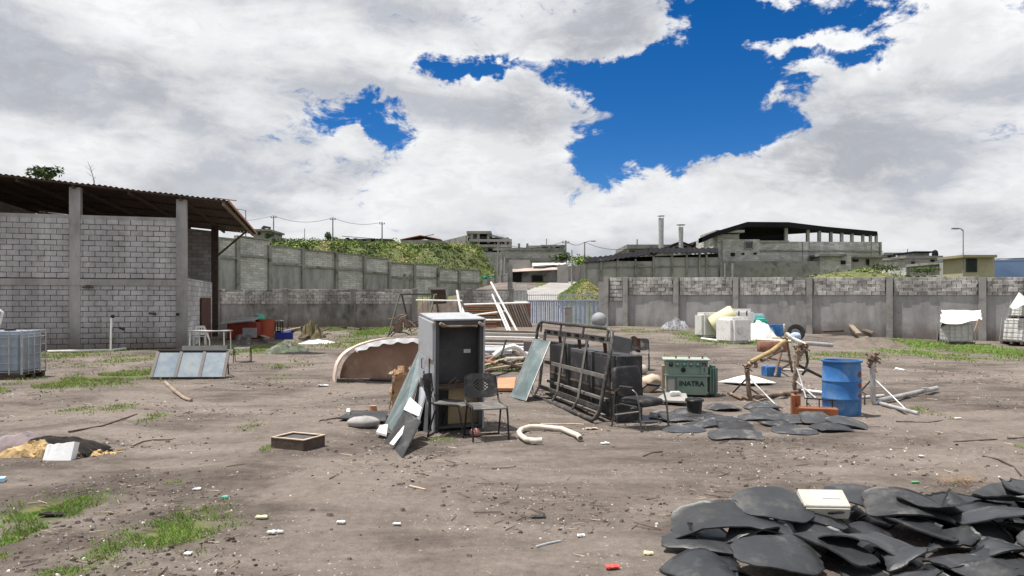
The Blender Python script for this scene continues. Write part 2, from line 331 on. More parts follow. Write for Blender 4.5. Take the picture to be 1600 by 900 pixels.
# ------------------------------------------------------------------ terrain
WA, WB = V((5.21, 43.0)), V((23.4, 34.5))               # line of the right-hand perimeter wall
def wallY(X): return 43 - 8.5 * (X - 5.21) / 18.19
RC = [(262, 58), (300, 60), (339, 62), (371, 64), (421, 68), (473, 72), (525, 76), (569, 80), (608, 84), (647, 88), (684, 92), (717, 96), (749, 100)]   # retaining-wall columns
RP = [((p - 800) / F * Y, Y) for p, Y in RC]
def retY(X):
    if X <= RP[0][0]: return RP[0][1]
    for (a, ya), (b, yb) in zip(RP, RP[1:]):
        if X <= b: return lerp(ya, yb, (X - a) / (b - a))
    return 100.
def bound(X, Y):
    if X < .3: return Y - 52.9
    if X < 5.3: return Y - 46.6
    return Y - wallY(X) - .25
def g0(X, Y): return .45 * S((Y - 27) / 15) * S((X + 8) / 8) * (1 - S((X - 8) / 14))
def outside(X, Y):
    left = 2.0 + .012 * (Y - 53)
    back = S((Y - retY(X) - 1.0) / 2.0)
    plateau = lerp(5.2, 1.8 + .0735 * min(Y, 126.), S((Y - retY(X)) / 20)) + (.5 * noise.noise(V((X * .11, Y * .09, 3))) + .3 * noise.noise(V((X * .3, Y * .2, 7)))) * S((Y - retY(X)) / 9)
    left = lerp(left, plateau, back)
    ramp = min(4.0, .42 + .106 * max(0, Y - 47))
    ramp += 1.75 * math.exp(-((X - 5.7) / 1.5) ** 2 - ((Y - 59) / 5.5) ** 2)      # grass bank beside the road
    right = min(3.1, .6 + .10 * max(0, Y - wallY(X))) + 1.15 * math.exp(-((X - 26.5) / 3.6) ** 2 - ((Y - 58) / 6.) ** 2) + .45 * math.exp(-((X - 36) / 8.) ** 2 - ((Y - 58) / 6.) ** 2) + .25 * noise.noise(V((X * .2, Y * .2, 9)))
    m = lerp(left, ramp, S((X + 8 - .03 * max(0, Y - 60)) / 7))
    return lerp(m, right, S((X - 8) / 4))
def smoothz(X, Y):
    b = bound(X, Y); z = g0(X, Y)
    return z if b <= 0 else lerp(z, outside(X, Y), S(b / .8))
RUTS = ((6, 8.2, .34, .0), (6, 9.9, .36, .004), (5, 12.2, .12, .012), (5, 14., .13, .012), (8, 17.5, -.1, .01), (8, 19.2, -.1, .01))   # old tyre tracks on the right
def bumps(X, Y):
    if Y > 75: return 0.
    rut = 0.
    for ax_, ay_, k_, c_ in RUTS:
        d_ = (Y - ay_) - k_ * (X - ax_) - c_ * (X - ax_) ** 2
        if abs(d_) < .6: rut -= .035 * math.exp(-(d_ / .13) ** 2) - .018 * math.exp(-((abs(d_) - .24) / .09) ** 2)
    return rut * S((X - 3) / 3) + .045 * noise.noise(V((X * .55, Y * .55, 0))) + .018 * noise.noise(V((X * 1.9, Y * 1.9, 5))) + .016 * noise.noise(V((X * 4.3, Y * 5.3, 8))) + .007 * noise.noise(V((X * 12, Y * 12, 2)))
def T(X, Y): return smoothz(X, Y) + bumps(X, Y)
def G(px, py, lift=0.):
    """the ground point seen at a photo pixel"""
    Y = H * F / (py - HY)
    for _ in range(6): Y = (H - g0((px - 800) / F * Y, Y)) * F / (py - HY)
    X = (px - 800) / F * Y
    return V((X, Y, T(X, Y) + lift))
# grass patches: pixel centre, half sizes in pixels, strength, blade height
PATCH = [(75, 800, 62, 26, 1., .075), (30, 838, 34, 22, .9, .07), (272, 838, 70, 30, 1., .075), (305, 800, 34, 16, .7, .06), (165, 868, 32, 18, .8, .06), (105, 898, 50, 10, .8, .06), (10, 868, 20, 14, .7, .06),
         (262, 760, 16, 8, .5, .05), (182, 640, 26, 9, .5, .07), (236, 655, 18, 8, .5, .07), (120, 640, 20, 6, .35, .06), (395, 665, 26, 7, .35, .05), (418, 703, 10, 6, .8, .06),
         (90, 556, 60, 9, .6, .11), (110, 598, 75, 14, .6, .10), (195, 590, 70, 13, .6, .10), (215, 560, 50, 10, .5, .1), (250, 538, 60, 5, .7, .14), (30, 610, 50, 8, .35, .08),
         (415, 545, 40, 9, .7, .12), (450, 570, 30, 6, .45, .1), (440, 590, 18, 5, .4, .08), (530, 600, 14, 4, .5, .08), (545, 537, 40, 7, .6, .12), (590, 519, 26, 6, .9, .22), (500, 515, 60, 3, .6, .2), (700, 520, 50, 4, .4, .15),
         (785, 572, 26, 10, .8, .16), (690, 688, 18, 4, .6, .06), (775, 610, 14, 3, .3, .06),
         (1135, 533, 60, 7, .8, .13), (1085, 524, 50, 5, .5, .12), (1055, 557, 14, 4, .7, .12), (980, 520, 60, 7, .4, .1), (1230, 533, 40, 5, .5, .12),
         (1330, 555, 55, 5, .55, .09), (1440, 552, 50, 7, .75, .10), (1540, 548, 70, 12, 1.05, .15), (1600, 552, 50, 10, 1., .15), (1440, 537, 34, 5, .8, .16), (1500, 560, 60, 5, .6, .09),
         (1448, 643, 18, 6, .7, .07), (1600, 700, 12, 6, .5, .06), (335, 545, 30, 4, .5, .16), (1270, 560, 30, 4, .3, .1), (1440, 525, 30, 5, .6, .2), (1575, 530, 30, 6, .9, .22)]
PW = []
for px, py, rx, ry, s, bh in PATCH:
    c = G(px, py); sx = rx / F * c.y; y0, y1 = G(px, py + ry).y, G(px, max(py - ry, 505)).y
    PW.append((c.x, (y0 + y1) / 2, sx, max((y1 - y0) / 2, .05), s, bh))
def grassness(X, Y):
    v = 0.
    for cx, cy, sx, sy, s, _ in PW:
        if abs(X - cx) < 2.2 * sx and abs(Y - cy) < 2.2 * sy:
            v = max(v, s * math.exp(-(((X - cx) / sx) ** 2 + ((Y - cy) / sy) ** 2) * 1.1))
    return v
def onroad(X, Y):
    if Y < 46.8 or Y > 140: return 0.
    cx = lerp(1.5, 1.7, S((Y - 47) / 15)); cx = lerp(cx, 6.6, S((Y - 60) / 22)); cx += max(0, Y - 82) * .35
    return 1. if abs(X - cx) < (1.9 if Y < 70 else 2.6) else 0.
xs = [-260, -200, -150, -110, -80] + [-60 + 2. * i for i in range(18)] + [-24 + .17 * i for i in range(295)] + [27 + 2. * i for i in range(15)] + [62, 75, 95, 120, 160, 220, 300]
ys = [-30, -20, -12, -6, -2, 0, 1.5, 2.6, 3.4]
while ys[-1] < 62: ys.append(ys[-1] + max(.06, ys[-1] * .0115))
while ys[-1] < 160: ys.append(ys[-1] * 1.02)
while ys[-1] < 900: ys.append(ys[-1] * 1.12)
gv, gm, gr = [], [], []
for Y in ys:
    for X in xs:
        gv.append((X, Y, T(X, Y)))
        b = bound(X, Y)
        rd = onroad(X, Y); gr.append(rd)
        gm.append(grassness(X, Y) if b < 0 else (0. if rd else .15 if (-5 < X < 2.5 and Y < 85) else .85))
nx = len(xs)
gf = [(j * nx + i, j * nx + i + 1, (j + 1) * nx + i + 1, (j + 1) * nx + i) for j in range(len(ys) - 1) for i in range(nx - 1)]
me = bpy.data.meshes.new('ground'); me.from_pydata(gv, [], gf); me.shade_smooth()
me.attributes.new('grass', 'FLOAT', 'POINT').data.foreach_set('value', gm)
me.attributes.new('road', 'FLOAT', 'POINT').data.foreach_set('value', gr)
ground = bpy.data.objects.new('ground', me); col.objects.link(ground); tag(ground, kind='structure')
mg = bpy.data.materials.new('dry_earth'); mg.use_nodes = True; t = mg.node_tree; pb = t.nodes['Principled BSDF']; pb.inputs['Roughness'].default_value = .96; pb.inputs['Specular IOR Level'].default_value = .15
co = N(t, 'ShaderNodeTexCoord').outputs['Object']
def nz(scale, detail=8., rough=.65, dist=0., vec=co):
    n = N(t, 'ShaderNodeTexNoise', i={'Scale': scale, 'Detail': detail, 'Roughness': rough, 'Distortion': dist}); L(t, vec, n.inputs[0]); return n.outputs[0]
mpg = N(t, 'ShaderNodeMapping'); mpg.inputs['Scale'].default_value = (.35, 1., 1.); mpg.inputs['Rotation'].default_value = (0, 0, .25); L(t, co, mpg.inputs[0])
big = nz(.26, 7., .66, .8); mid = nz(1.5, 9., .7, .3, mpg.outputs[0]); fine = nz(9., 8., .75); grit = nz(55., 4., .7)
c1 = mixc(t, maprange(t, big, .40, .60), (.086, .070, .061), (.172, .144, .126))
c1 = mixc(t, maprange(t, mid, .40, .72, 0., .75), c1, (.218, .186, .165))
c1 = mixc(t, maprange(t, mid, .46, .26, 0., .7), c1, (.068, .056, .05))
vs = N(t, 'ShaderNodeVectorMath', operation='SCALE'); L(t, c1, vs.inputs[0])
L(t, math_(t, 'MULTIPLY', maprange(t, fine, .25, .75, .68, 1.32, False), maprange(t, grit, .25, .75, .80, 1.2, False)), vs.inputs['Scale'])
c1 = vs.outputs[0]
def specks(scale, r, keep, colr, prev):
    v = N(t, 'ShaderNodeTexVoronoi', i={'Scale': scale, 'Randomness': 1.}); L(t, co, v.inputs[0])
    sx = N(t, 'ShaderNodeSeparateColor'); L(t, v.outputs['Color'], sx.inputs[0])
    rr = math_(t, 'MULTIPLY', sx.outputs[1], r)
    m = math_(t, 'MULTIPLY', math_(t, 'LESS_THAN', v.outputs['Distance'], rr), math_(t, 'GREATER_THAN', sx.outputs[0], keep))
    m = math_(t, 'MULTIPLY', m, maprange(t, nz(1.1, 5., .7), .45, .62))
    return mixc(t, m, prev, colr)
c1 = specks(24., .34, .78, (.42, .38, .34), c1); c1 = specks(17., .3, .8, (.05, .042, .038), c1); c1 = specks(46., .36, .8, (.36, .32, .28), c1); c1 = specks(9., .16, .82, (.055, .045, .04), c1)
ga = N(t, 'ShaderNodeAttribute', attribute_name='grass').outputs['Fac']
gmask = maprange(t, math_(t, 'ADD', ga, math_(t, 'MULTIPLY', math_(t, 'SUBTRACT', nz(4., 7., .75), .5), 1.1)), .30, .75, 0., .85)
gcol = mixc(t, maprange(t, nz(2.2, 6., .7), .35, .68), (.055, .085, .022), (.16, .165, .06))
c1 = mixc(t, gmask, c1, gcol)
ra = N(t, 'ShaderNodeAttribute', attribute_name='road').outputs['Fac']
c1 = mixc(t, maprange(t, ra, .4, .6), c1, mixc(t, maprange(t, nz(.7), .35, .7), (.27, .26, .25), (.36, .345, .33)))
L(t, c1, pb.inputs['Base Color'])
hgt = math_(t, 'ADD', math_(t, 'MULTIPLY', fine, .6), math_(t, 'ADD', math_(t, 'MULTIPLY', grit, .18), math_(t, 'MULTIPLY', mid, .7)))
bp = N(t, 'ShaderNodeBump', i={'Strength': .75, 'Distance': .07}); L(t, hgt, bp.inputs['Height']); L(t, bp.outputs[0], pb.inputs['Normal'])
me.materials.append(mg)
# distant ridge at the right, the blue of haze put into its colour
mb = MB(); prof = lambda x: 70 + 150 * S((x - 1300) / 1000) + 30 * noise.noise(V((x * .0011, 4, 0))) + 26 * noise.noise(V((x * .004, 1, 0))) 
mb.grid(lambda u, v: (lerp(-900, 5200, u), 3300 + 900 * v, -5 + prof(lerp(-900, 5200, u)) * math.sin(math.pi * min(1, v * 1.05)) ** .8 + (0 if v in (0, 1) else 14 * noise.noise(V((u * 90, v * 9, 3))))), 160, 16)
tag(mb.build('hills', M('hazy_far_mountain', (.05, .075, .12), 1., .25, .002, bump=0, spec=0.), smooth=80), kind='structure')

# ------------------------------------------------------------------ block walls
blk = []
for k in range(4):
    mb = MB(); mb.box((0, 0, 0), (.388 + .006 * rnd.uniform(-1, 1), .15, .184 + .006 * rnd.uniform(-1, 1)))
    mb.v = [p + V((rnd.uniform(-.006, .006), rnd.uniform(-.004, .004), rnd.uniform(-.006, .006))) for p in mb.v]
    o = mb.build('block_source', m_block, bevel=.006); blk.append(o.data); bpy.data.objects.remove(o)
def wall_blocks(parent, origin, A, B, z0, rows, mat, skip=None, limit=300, key=None, dz=0., used=None, ch=.2035, rough=.008):
    """courses of single blocks between plan points A and B; past the limit they join into one part"""
    A, B = V(A), V(B); d = (B - A); ln = d.length; d.normalize(); rot = math.atan2(d.y, d.x); n = V((d.y, -d.x)); spots = []
    for r_ in range(rows):
        off = 0. if r_ % 2 else -.2; k = 0
        while off < ln - .06:
            a0, a1 = max(off, 0.), min(off + .4, ln); off += .4 + .006
            if a1 - a0 < .09: continue
            m = (a0 + a1) / 2; z = z0 + (r_ + .5) * ch
            if skip and skip(m, z): continue
            p = A + d * m + n * rnd.uniform(-rough, rough); spots.append((V((p.x, p.y, z + dz * m / ln)), (a1 - a0) / .4))
    if key: spots.sort(key=key)
    meshes = []
    for b in blk:
        kk = b.name + mat.name
        c = bpy.data.meshes.get(kk)
        if not c: c = b.copy(); c.name = kk; c.materials.clear(); c.materials.append(mat)
        meshes.append(c)
    n_used = used[0] if used else 0
    for p, sx in spots[:max(0, limit - n_used)]:
        o = bpy.data.objects.new('block', rnd.choice(meshes)); col.objects.link(o); o.parent = parent
        o.location = p - V(origin); o.rotation_euler = (rnd.uniform(-.02, .02), rnd.uniform(-.01, .01), rot + (math.pi if rnd.random() < .5 else 0)); o.scale = (sx, 1, 1)
    if used: used[0] += min(len(spots), max(0, limit - n_used))
    rest = spots[max(0, limit - n_used):]
    if rest:
        mb = MB(origin)
        for p, sx in rest: mb.box(p, (.388 * sx, .15, .184), rotz(rot))
        tag(mb.build('block_courses', mat, parent), kind='stuff')
def plan_px(px, A, B):
    """plan point on line A-B seen in pixel column px"""
    u = (px - 800) / F; d = V(B) - V(A); t_ = (u * A[1] - A[0]) / (d.x - u * d.y); return V(A) + d * t_

# --- open-sided shed at the left
C0 = V((-12.9, 29.5)); e = V((.956, .292)); bk = V((-.25, .968)); nf = V((.292, -.956))
def sp(s, b=0., z=0.): q = C0 + e * s + bk * b; return V((q.x, q.y, z))
def roofz(s): return 5.92 - .085 * s
O = sp(0); shed = thing('block_shed', 'tall grey block shed with rusty sloping roof at the left edge', 'shed', O)
mb = MB(O); A3, B3 = sp(-9.2), sp(0)
mb.slab([sp(-9.2, .02, -.2), sp(-.0, .02, -.2), sp(0, .02, 5.0), sp(-9.2, .02, 5.0)], -.16); mb.build('mortar_wall', m_mortar, shed)
for s in (-7.4, -3.69, 0.):
    q = sp(s); mb = MB(O); mb.box((q.x, q.y + .02, (roofz(s) - .12) / 2 - .1), (.38, .36, roofz(s) - .12 + .2), rotz(math.atan2(e.y, e.x))); mb.build('column', m_plaster, shed, bevel=.012)
q0, q1 = sp(-9.2), sp(0); mb = MB(O); mb.beam((q0.x, q0.y - .03, 2.55), (q1.x, q1.y - .03, 2.55), .30, .24); mb.build('tie_beam', m_plaster, shed)
mb = MB(O); mb.beam((q0.x, q0.y - .02, 5.0), (q1.x, q1.y - .02, 5.0), .22, .14); mb.build('top_beam', m_plaster, shed)
used = [0]
for a, b in ((-3.62, -.06), (-7.33, -3.76), (-9.15, -7.47)):
    for z0, rows in ((2.70, 11), (.02, 12)):
        p, q = sp(a), sp(b); off = nf * .055
        wall_blocks(shed, O, (p.x + off.x, p.y + off.y), (q.x + off.x, q.y + off.y), z0, rows, m_block, used=used, limit=300, ch=.2035)
def corr(fn, nu, nv, amp, waves, mat, name, parent, o_, t_=.01, ax=0):
    mb = MB(o_)
    def f(u, v):
        p = V(fn(u, v)); p.z += amp * math.sin((u if ax == 0 else v) * waves * 2 * math.pi); return p
    mb.sheet(f, nu, nv, t_); return mb.build(name, mat, parent, smooth=50)
corr(lambda u, v: sp(lerp(-9.6, 1.75, u), lerp(-.55, 14.2, v), roofz(lerp(-9.6, 1.75, u)) + .03 * noise.noise(V((u * 9, v * 7, 1)))), 300, 8, .025, 60, m_roof, 'roof', shed, O)
for s in (-9.3, -7.4, -5.5, -3.69, -1.8, 0., 1.55):
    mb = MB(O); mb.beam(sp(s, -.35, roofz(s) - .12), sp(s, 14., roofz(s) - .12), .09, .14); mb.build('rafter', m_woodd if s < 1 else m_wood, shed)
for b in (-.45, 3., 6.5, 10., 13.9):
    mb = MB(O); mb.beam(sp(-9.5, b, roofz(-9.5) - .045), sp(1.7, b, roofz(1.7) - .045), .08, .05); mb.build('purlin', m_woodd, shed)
mb = MB(O); mb.beam(sp(1.77, -.5, roofz(1.77) - .02), sp(1.77, 14.2, roofz(1.77) - .02), .03, .10); mb.build('fascia', m_clay, shed)
mb = MB(O); mb.beam(sp(1.2, -.4, roofz(1.2) + .05), sp(2.0, .1, roofz(2) + .10), .05, .03); mb.build('loose_batten', m_wood, shed)
for b in (10.3,):
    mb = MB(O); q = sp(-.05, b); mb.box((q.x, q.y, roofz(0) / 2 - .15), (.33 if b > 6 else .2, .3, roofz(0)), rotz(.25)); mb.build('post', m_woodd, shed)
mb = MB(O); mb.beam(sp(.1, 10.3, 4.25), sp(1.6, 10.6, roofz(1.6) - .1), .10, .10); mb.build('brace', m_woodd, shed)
mb = MB(O); mb.slab([sp(0, .3, -.1), sp(0, 7.6, -.1), sp(0, 7.6, 2.75), sp(0, .3, 2.75)], .15); sw = mb.build('side_wall', m_far, shed)
mb = MB(O); mb.slab([sp(.19, 3.6, 0), sp(.19, 6.6, 0), sp(.19, 6.6, 2.0), sp(.19, 3.6, 2.0)], .04); mb.build('door', M('rust_brown_door', (.09, .035, .022), .8, .3, 2.), shed)
mb = MB(O); mb.slab([sp(-9.2, 13.6, 0), sp(-.6, 13.6, 0), sp(-.6, 13.6, 5.8), sp(-9.2, 13.6, 6.6)], -.15); mb.build('shade_back_wall', m_far, shed)  # unseen wall added behind the front to keep the shed interior dark
mb = MB(O); mb.slab([sp(-9.3, .1, 0), sp(-9.3, 13.6, 0), sp(-9.3, 13.6, 6.6), sp(-9.3, .1, 6.6)], -.15); mb.build('end_wall', m_far, shed)
# small weep holes with stubs in the wall
for px, py in ((94, 449), (78, 498), (279, 491)):
    c = P(px, py, 28.6 if px < 100 else 29.4); mb = MB(O); mb.tube([c + V((.04, -.22, 0)), c + V((0, .05, 0))], .05, 8); mb.build('drain_stub', m_dark, shed)
c = P(140, 449, 28.5); mb = MB(O); mb.box(c + V((0, -.12, 0)), (.38, .1, .05)); mb.box(c + V((0, -.13, .05)), (.12, .1, .07)); mb.build('ledge', m_woodd, shed)

# --- lower wall along the back, left part and right part
def low_wall(label, pxa, pxb, cols, ztop, zp, Y, mat_pl, rows):
    A = V(((pxa - 800) / F * Y, Y)); B = V(((pxb - 800) / F * Y, Y)); O = V((A.x, A.y, 0)); w_ = thing('perimeter_wall', label, 'wall', O)
    mb = MB(O); mb.box(((A.x + B.x) / 2, Y + .1, zp / 2 - .2), (B.x - A.x, .18, zp + .4)); mb.build('rendered_panel', mat_pl, w_)
    mb = MB(O); mb.box(((A.x + B.x) / 2, Y + .12, (zp + ztop) / 2 - .02), (B.x - A.x, .09, ztop - zp - .04)); mb.build('mortar_band', m_mortar, w_)
    wall_blocks(w_, O, (A.x, Y + .07), (B.x, Y + .07), zp + .01, rows, m_block2, skip=lambda m, z: z > ztop - .25 and noise.noise(V((m * .7, z, A.x))) > .22, rough=.018)
    for c in cols:
        X = (c - 800) / F * Y; mb = MB(O); mb.box((X, Y + .06, ztop / 2 - .15), (.34, .32, ztop + .35)); mb.build('column', m_plaster_old, w_, bevel=.015)
    return w_
low_wall('low back wall with rough block top and stained cement below, left of the swing frame', 255, 648, (340, 446, 552, 648), 2.70, 1.66, 52., m_plaster_old, 5)
low_wall('short block wall between the broken opening and the white gate', 716, 800, (733, 799), 2.72, .32, 53., m_plaster_old, 11)
# broken bay between the two: rubble bank with a concrete frame
mb = MB((-5.5, 53.2, 0)); mb.grid(lambda u, v: (lerp(-6.9, -3.4, u), lerp(51.6, 55., v), -.1 + (1.9 + .5 * noise.noise(V((u * 3, v * 3, 1)))) * S(v * 1.8) * S(u * 6 + .2) * S((1 - u) * 6 + .2) + .12 * noise.noise(V((u * 12, v * 9, 4)))), 30, 24)
tag(mb.build('rubble_bank', m_earth, smooth=60), 'bank of dark earth and rubble filling the gap in the back wall', 'rubble')
fr = thing('ruined_doorway', 'broken concrete door frame standing in the gap of the back wall', 'door frame', (-5., 51.3, 0))
for a, b, w_ in (((671, 452), (675, 484), .14), ((697, 451), (700, 474), .10), ((669, 451), (699, 450.5), .14)):
    mb = MB((-5., 51.3, 0)); mb.beam(P(*a, 51.3), P(*b, 51.3), w_, .2, (0, 1, 0)); mb.build('jamb' if a[0] != 669 else 'lintel', m_farpl, fr)
mb = MB((-5., 51.3, 0)); mb.slab([P(673, 452, 51.7), P(698, 452, 51.7), P(698, 474, 51.7), P(674, 476, 51.7)], .05); mb.build('recess', m_woodd, fr)
# kerb of rubble at the foot of the wall
mb = MB((-12, 50, 0)); mb.tube([G(lerp(335, 600, i / 14), 515.5 + 1.2 * math.sin(i * 2.2), .05) for i in range(15)], .10, 6); tag(mb.build('pipe', m_woodd), 'long dark pipe lying along the foot of the back wall', 'pipe')

# --- retaining wall on the left, one bay after another
tops = [7.0, 7.0, 7.05, 7.34, 6.84, 6.75, 6.69, 6.53, 6.17, 6.25, 5.85, 5.9]
O = V((RP[3][0], RP[3][1], 2.6)); rw = thing('retaining_wall', 'long stepped grey retaining wall with concrete columns below the green hill', 'wall', O)
for k, zt in enumerate(tops):
    a, b = V(RP[k]), V(RP[k + 1]); zm = zt - 1.55
    mb = MB(O); mb.slab([(a.x, a.y, 1.5), (b.x, b.y, 1.5), (b.x, b.y, zm), (a.x, a.y, zm)], -.2); mb.build('lower_panel', m_plaster if k % 3 else m_far, rw)
    mb = MB(O); mb.slab([(a.x, a.y + .04, zm), (b.x, b.y + .04, zm), (b.x, b.y + .04, zt), (a.x, a.y + .04, zt)], -.2); mb.build('upper_panel', m_far, rw)
    mb = MB(O); mb.beam((a.x, a.y - .05, zm), (b.x, b.y - .05, zm), .22, .2); mb.build('tie_beam', m_conc_d, rw)
    mb = MB(O); mb.beam((a.x, a.y, zt + .05), (b.x, b.y, zt + .05), .26, .12); mb.build('coping', m_conc_d, rw)
    mb = MB(O); mb.box((a.x, a.y - .06, zt / 2 + .8), (.36, .4, zt - 1.4), rotz(1.0)); mb.build('column', m_conc_d, rw)
# drain brackets on the retaining wall
for px, py, Y in ((632, 440, 84.), (641, 440, 84.)):
    p = P(px, py, Y - 2.5); mb = MB(p); mb.box(p, (.3, .3, 1.6)); tag(mb.build('concrete_stub_post', m_conc_d), 'dark concrete stub post before the retaining wall, %s of the pair' % ('left' if px < 636 else 'right'), 'post')

# --- right-hand perimeter wall
O = V((WA.x, WA.y, 0)); pw = thing('perimeter_wall', 'long perimeter wall of grey cement with block courses on top, at the right', 'wall', O)
d = (WB - WA); ang = math.atan2(d.y, d.x); dn = d.normalized(); nr = V((dn.y, -dn.x))
colpx = [948, 978, 1057, 1150, 1265, 1390, 1535, 1690]; cp = [plan_px(x, WA, WB) for x in colpx]
basez = lambda p: smoothz(p.x, p.y - .4)
topz = lambda p: 1.8 + 38.5 * p.y / F; plz = lambda p: 1.8 + 11.0 * p.y / F
used = [0]
for k in range(len(cp) - 1):
    a, b = cp[k], cp[k + 1]
    zp = (plz(a) + plz(b)) / 2 - (.35 if k == 0 else 0); zt = (topz(a) + topz(b)) / 2
    mb = MB(O); q = nr * -.02; mb.slab([(a.x + q.x, a.y + q.y, basez(a) - .3), (b.x + q.x, b.y + q.y, basez(b) - .3), (b.x + q.x, b.y + q.y, zp), (a.x + q.x, a.y + q.y, zp)], -.17); mb.build('rendered_panel', m_plaster, pw)
    mb = MB(O); q = nr * -.065; mb.slab([(a.x + q.x, a.y + q.y, zp - .1), (b.x + q.x, b.y + q.y, zp - .1), (b.x + q.x, b.y + q.y, zt - .03), (a.x + q.x, a.y + q.y, zt - .03)], -.09); mb.build('mortar_band', m_mortar, pw)
    wall_blocks(pw, O, a + nr * -.04 + dn * .19, b + nr * -.04 - dn * .19, zp + .005, 6 if k == 0 else 5, m_block2, used=used, rough=.022, ch=(zt - zp) / (6 if k == 0 else 5),
                skip=lambda m, z: z > zt - .2 and noise.noise(V((m * .5 + k * 7, 2, 0))) > .33)
    mb = MB(O); mb.box((a.x, a.y, (zt + .04 + basez(a) - .3) / 2), (.30, .30, zt + .04 - basez(a) + .3), rotz(ang)); mb.build('column', m_conc, pw, bevel=.02)
mb = MB(O); a = plan_px(941, WA, WB); mb.box((a.x, a.y + .1, 1.5), (.34, .34, 2.9), rotz(ang)); mb.build('gate_pier', m_conc, pw, bevel=.02)
p = P(1145, 426, cp[3].y); mb = MB(O); mb.beam(p + V((0, 0, -.4)), p + V((0, 0, .5)), .09, .09); mb.build('rebar_stub', m_conc, pw)
p = P(1133, 423, cp[3].y + .2); mb = MB(O); mb.beam(p + V((0, 0, -.4)), p + V((0, 0, .4)), .06, .06); mb.build('rebar_stub', m_conc, pw)

# --- blue corrugated gate with spikes and its neighbour
ga, gb = V(((824 - 800) / F * 46, 46., 0)), V(((941 - 800) / F * 44.2, 44.2, 0)); O = V((ga.x, ga.y, .3))
gate = thing('sheet_metal_gate', 'pale blue corrugated metal gate with spiked top bar', 'gate', O)
npan = 34
zb = lambda t_: smoothz(lerp(ga.x, gb.x, t_), lerp(ga.y, gb.y, t_) - .3)
def gp(t_, z, off=0.): p = ga.lerp(gb, t_); return V((p.x, p.y - off, z))
gtop = 1.8 + 3 * 46 / F
for k in range(npan):
    t0, t1 = k / npan, (k + 1) / npan - .006; mb = MB(O); o_ = .05 if k % 2 else 0.
    mb.slab([gp(t0, zb(t0) + .06, o_), gp(t1, zb(t1) + .06, o_), gp(t1, gtop, o_), gp(t0, gtop, o_)], -.02); mb.build('corrugated_strip', m_gatebl, gate)
for k in range(npan + 1):
    mb = MB(O); mb.tube([gp(k / npan, gtop - .1, .03), gp(k / npan, gtop + .36, .03), gp(k / npan, gtop + .46, .03)], [.014, .014, .002], 5); mb.build('spike', m_greypaint, gate)
for z in (gtop + .3, gtop - .02):
    mb = MB(O); mb.beam(gp(0, z, .06), gp(1, z, .06), .05, .05); mb.build('rail', m_gatebl, gate)
for t_ in (0., .5, 1.):
    mb = MB(O); mb.beam(gp(t_, zb(t_), .03), gp(t_, gtop + .4, .03), .08, .08); mb.build('gate_post', m_gatebl, gate)
O = P(811, 470, 55); wg = thing('barred_gate', 'small white barred gate beside the roadside pier', 'gate', O)
for k in range(11):
    x = lerp(801, 823, k / 10); mb = MB(O); mb.tube([P(x, 471, 55), P(x, 444.5, 55)], .025, 5); mb.build('bar', m_whitep, wg)
mb = MB(O); mb.slab([P(801, 470, 55.05), P(823, 470, 55.05), P(823, 453, 55.05), P(801, 453, 55.05)], .02); mb.build('sheet_panel', m_greypaint, wg)
for y in (444.5, 453):
    mb = MB(O); mb.beam(P(800, y, 54.9), P(824, y, 54.9), .07, .07); mb.build('rail', m_whitep, wg)
mb = MB(P(797, 470, 55)); mb.box(P(797, 445, 55), (.35, .35, 2.9)); tag(mb.build('gate_pier', m_conc_d, bevel=.02), 'dark concrete gate pier at the left of the white barred gate', 'pier')
# concrete stump and grey ball in front of the gate
p = G(887, 511); mb = MB(p); hh = 30 / F * p.y; mb.box(p + V((0, 0, hh / 2)), (.38, .36, hh), rotz(.2)); mb.box(p + V((0, 0, hh + .03)), (.42, .4, .08), rotz(.2)); tag(mb.build('concrete_stump', m_conc, bevel=.03), 'pale broken concrete post stump in front of the blue gate', 'concrete post')
p = G(936, 512); mb = MB(p); r_ = 12 / F * p.y; mb.lathe([(r_ * math.cos(a), r_ * math.sin(a) + 1.02 * r_) for a in [R(-88 + 176 * i / 14) for i in range(15)]], 24, p); tag(mb.build('concrete_ball', M('grey_ball', (.27, .28, .30), .7, .1, 3.), smooth=40), 'large grey ball on the ground beside the gate end', 'ball')
# ------------------------------------------------------------------ buildings and things beyond the walls
def pbox(mb, x0, x1, y0, y1, Y, depth, zb=None):
    """box whose front fills pixel rectangle x0..x1, y0..y1 at depth Y"""
    a, b = P(x0, y1, Y), P(x1, y0, Y); zb = a.z if zb is None else zb
    return mb.box(((a.x + b.x) / 2, Y + depth / 2, (zb + b.z) / 2), (b.x - a.x, depth, b.z - zb))
def opening(parent, O, x0, x1, y0, y1, Y, mat=None, frame=None):
    mb = MB(O); a, b = P(x0, y1, Y), P(x1, y0, Y); mb.box(((a.x + b.x) / 2, Y - .01, (a.z + b.z) / 2), (b.x - a.x, .12, b.z - a.z)); w_ = mb.build('window', mat or m_farglass, parent)
    if frame:
        mb = MB(O); t_ = .09
        for p, q in (((x0, y0), (x1, y0)), ((x0, y1), (x1, y1)), ((x0, y0), (x0, y1)), ((x1, y0), (x1, y1))): mb.beam(P(*p, Y - .06), P(*q, Y - .06), t_, t_)
        mb.build('frame', frame, w_)
def slabroof(O, parent, x0, x1, y, Y, depth, th=.3, mat=None, over=.4, name='roof'):
    mb = MB(O); a, b = P(x0, y, Y), P(x1, y, Y); mb.box(((a.x + b.x) / 2, Y + depth / 2 - over / 2, a.z), (b.x - a.x + over, depth + over, th)); mb.build(name, mat or m_conc_d, parent)

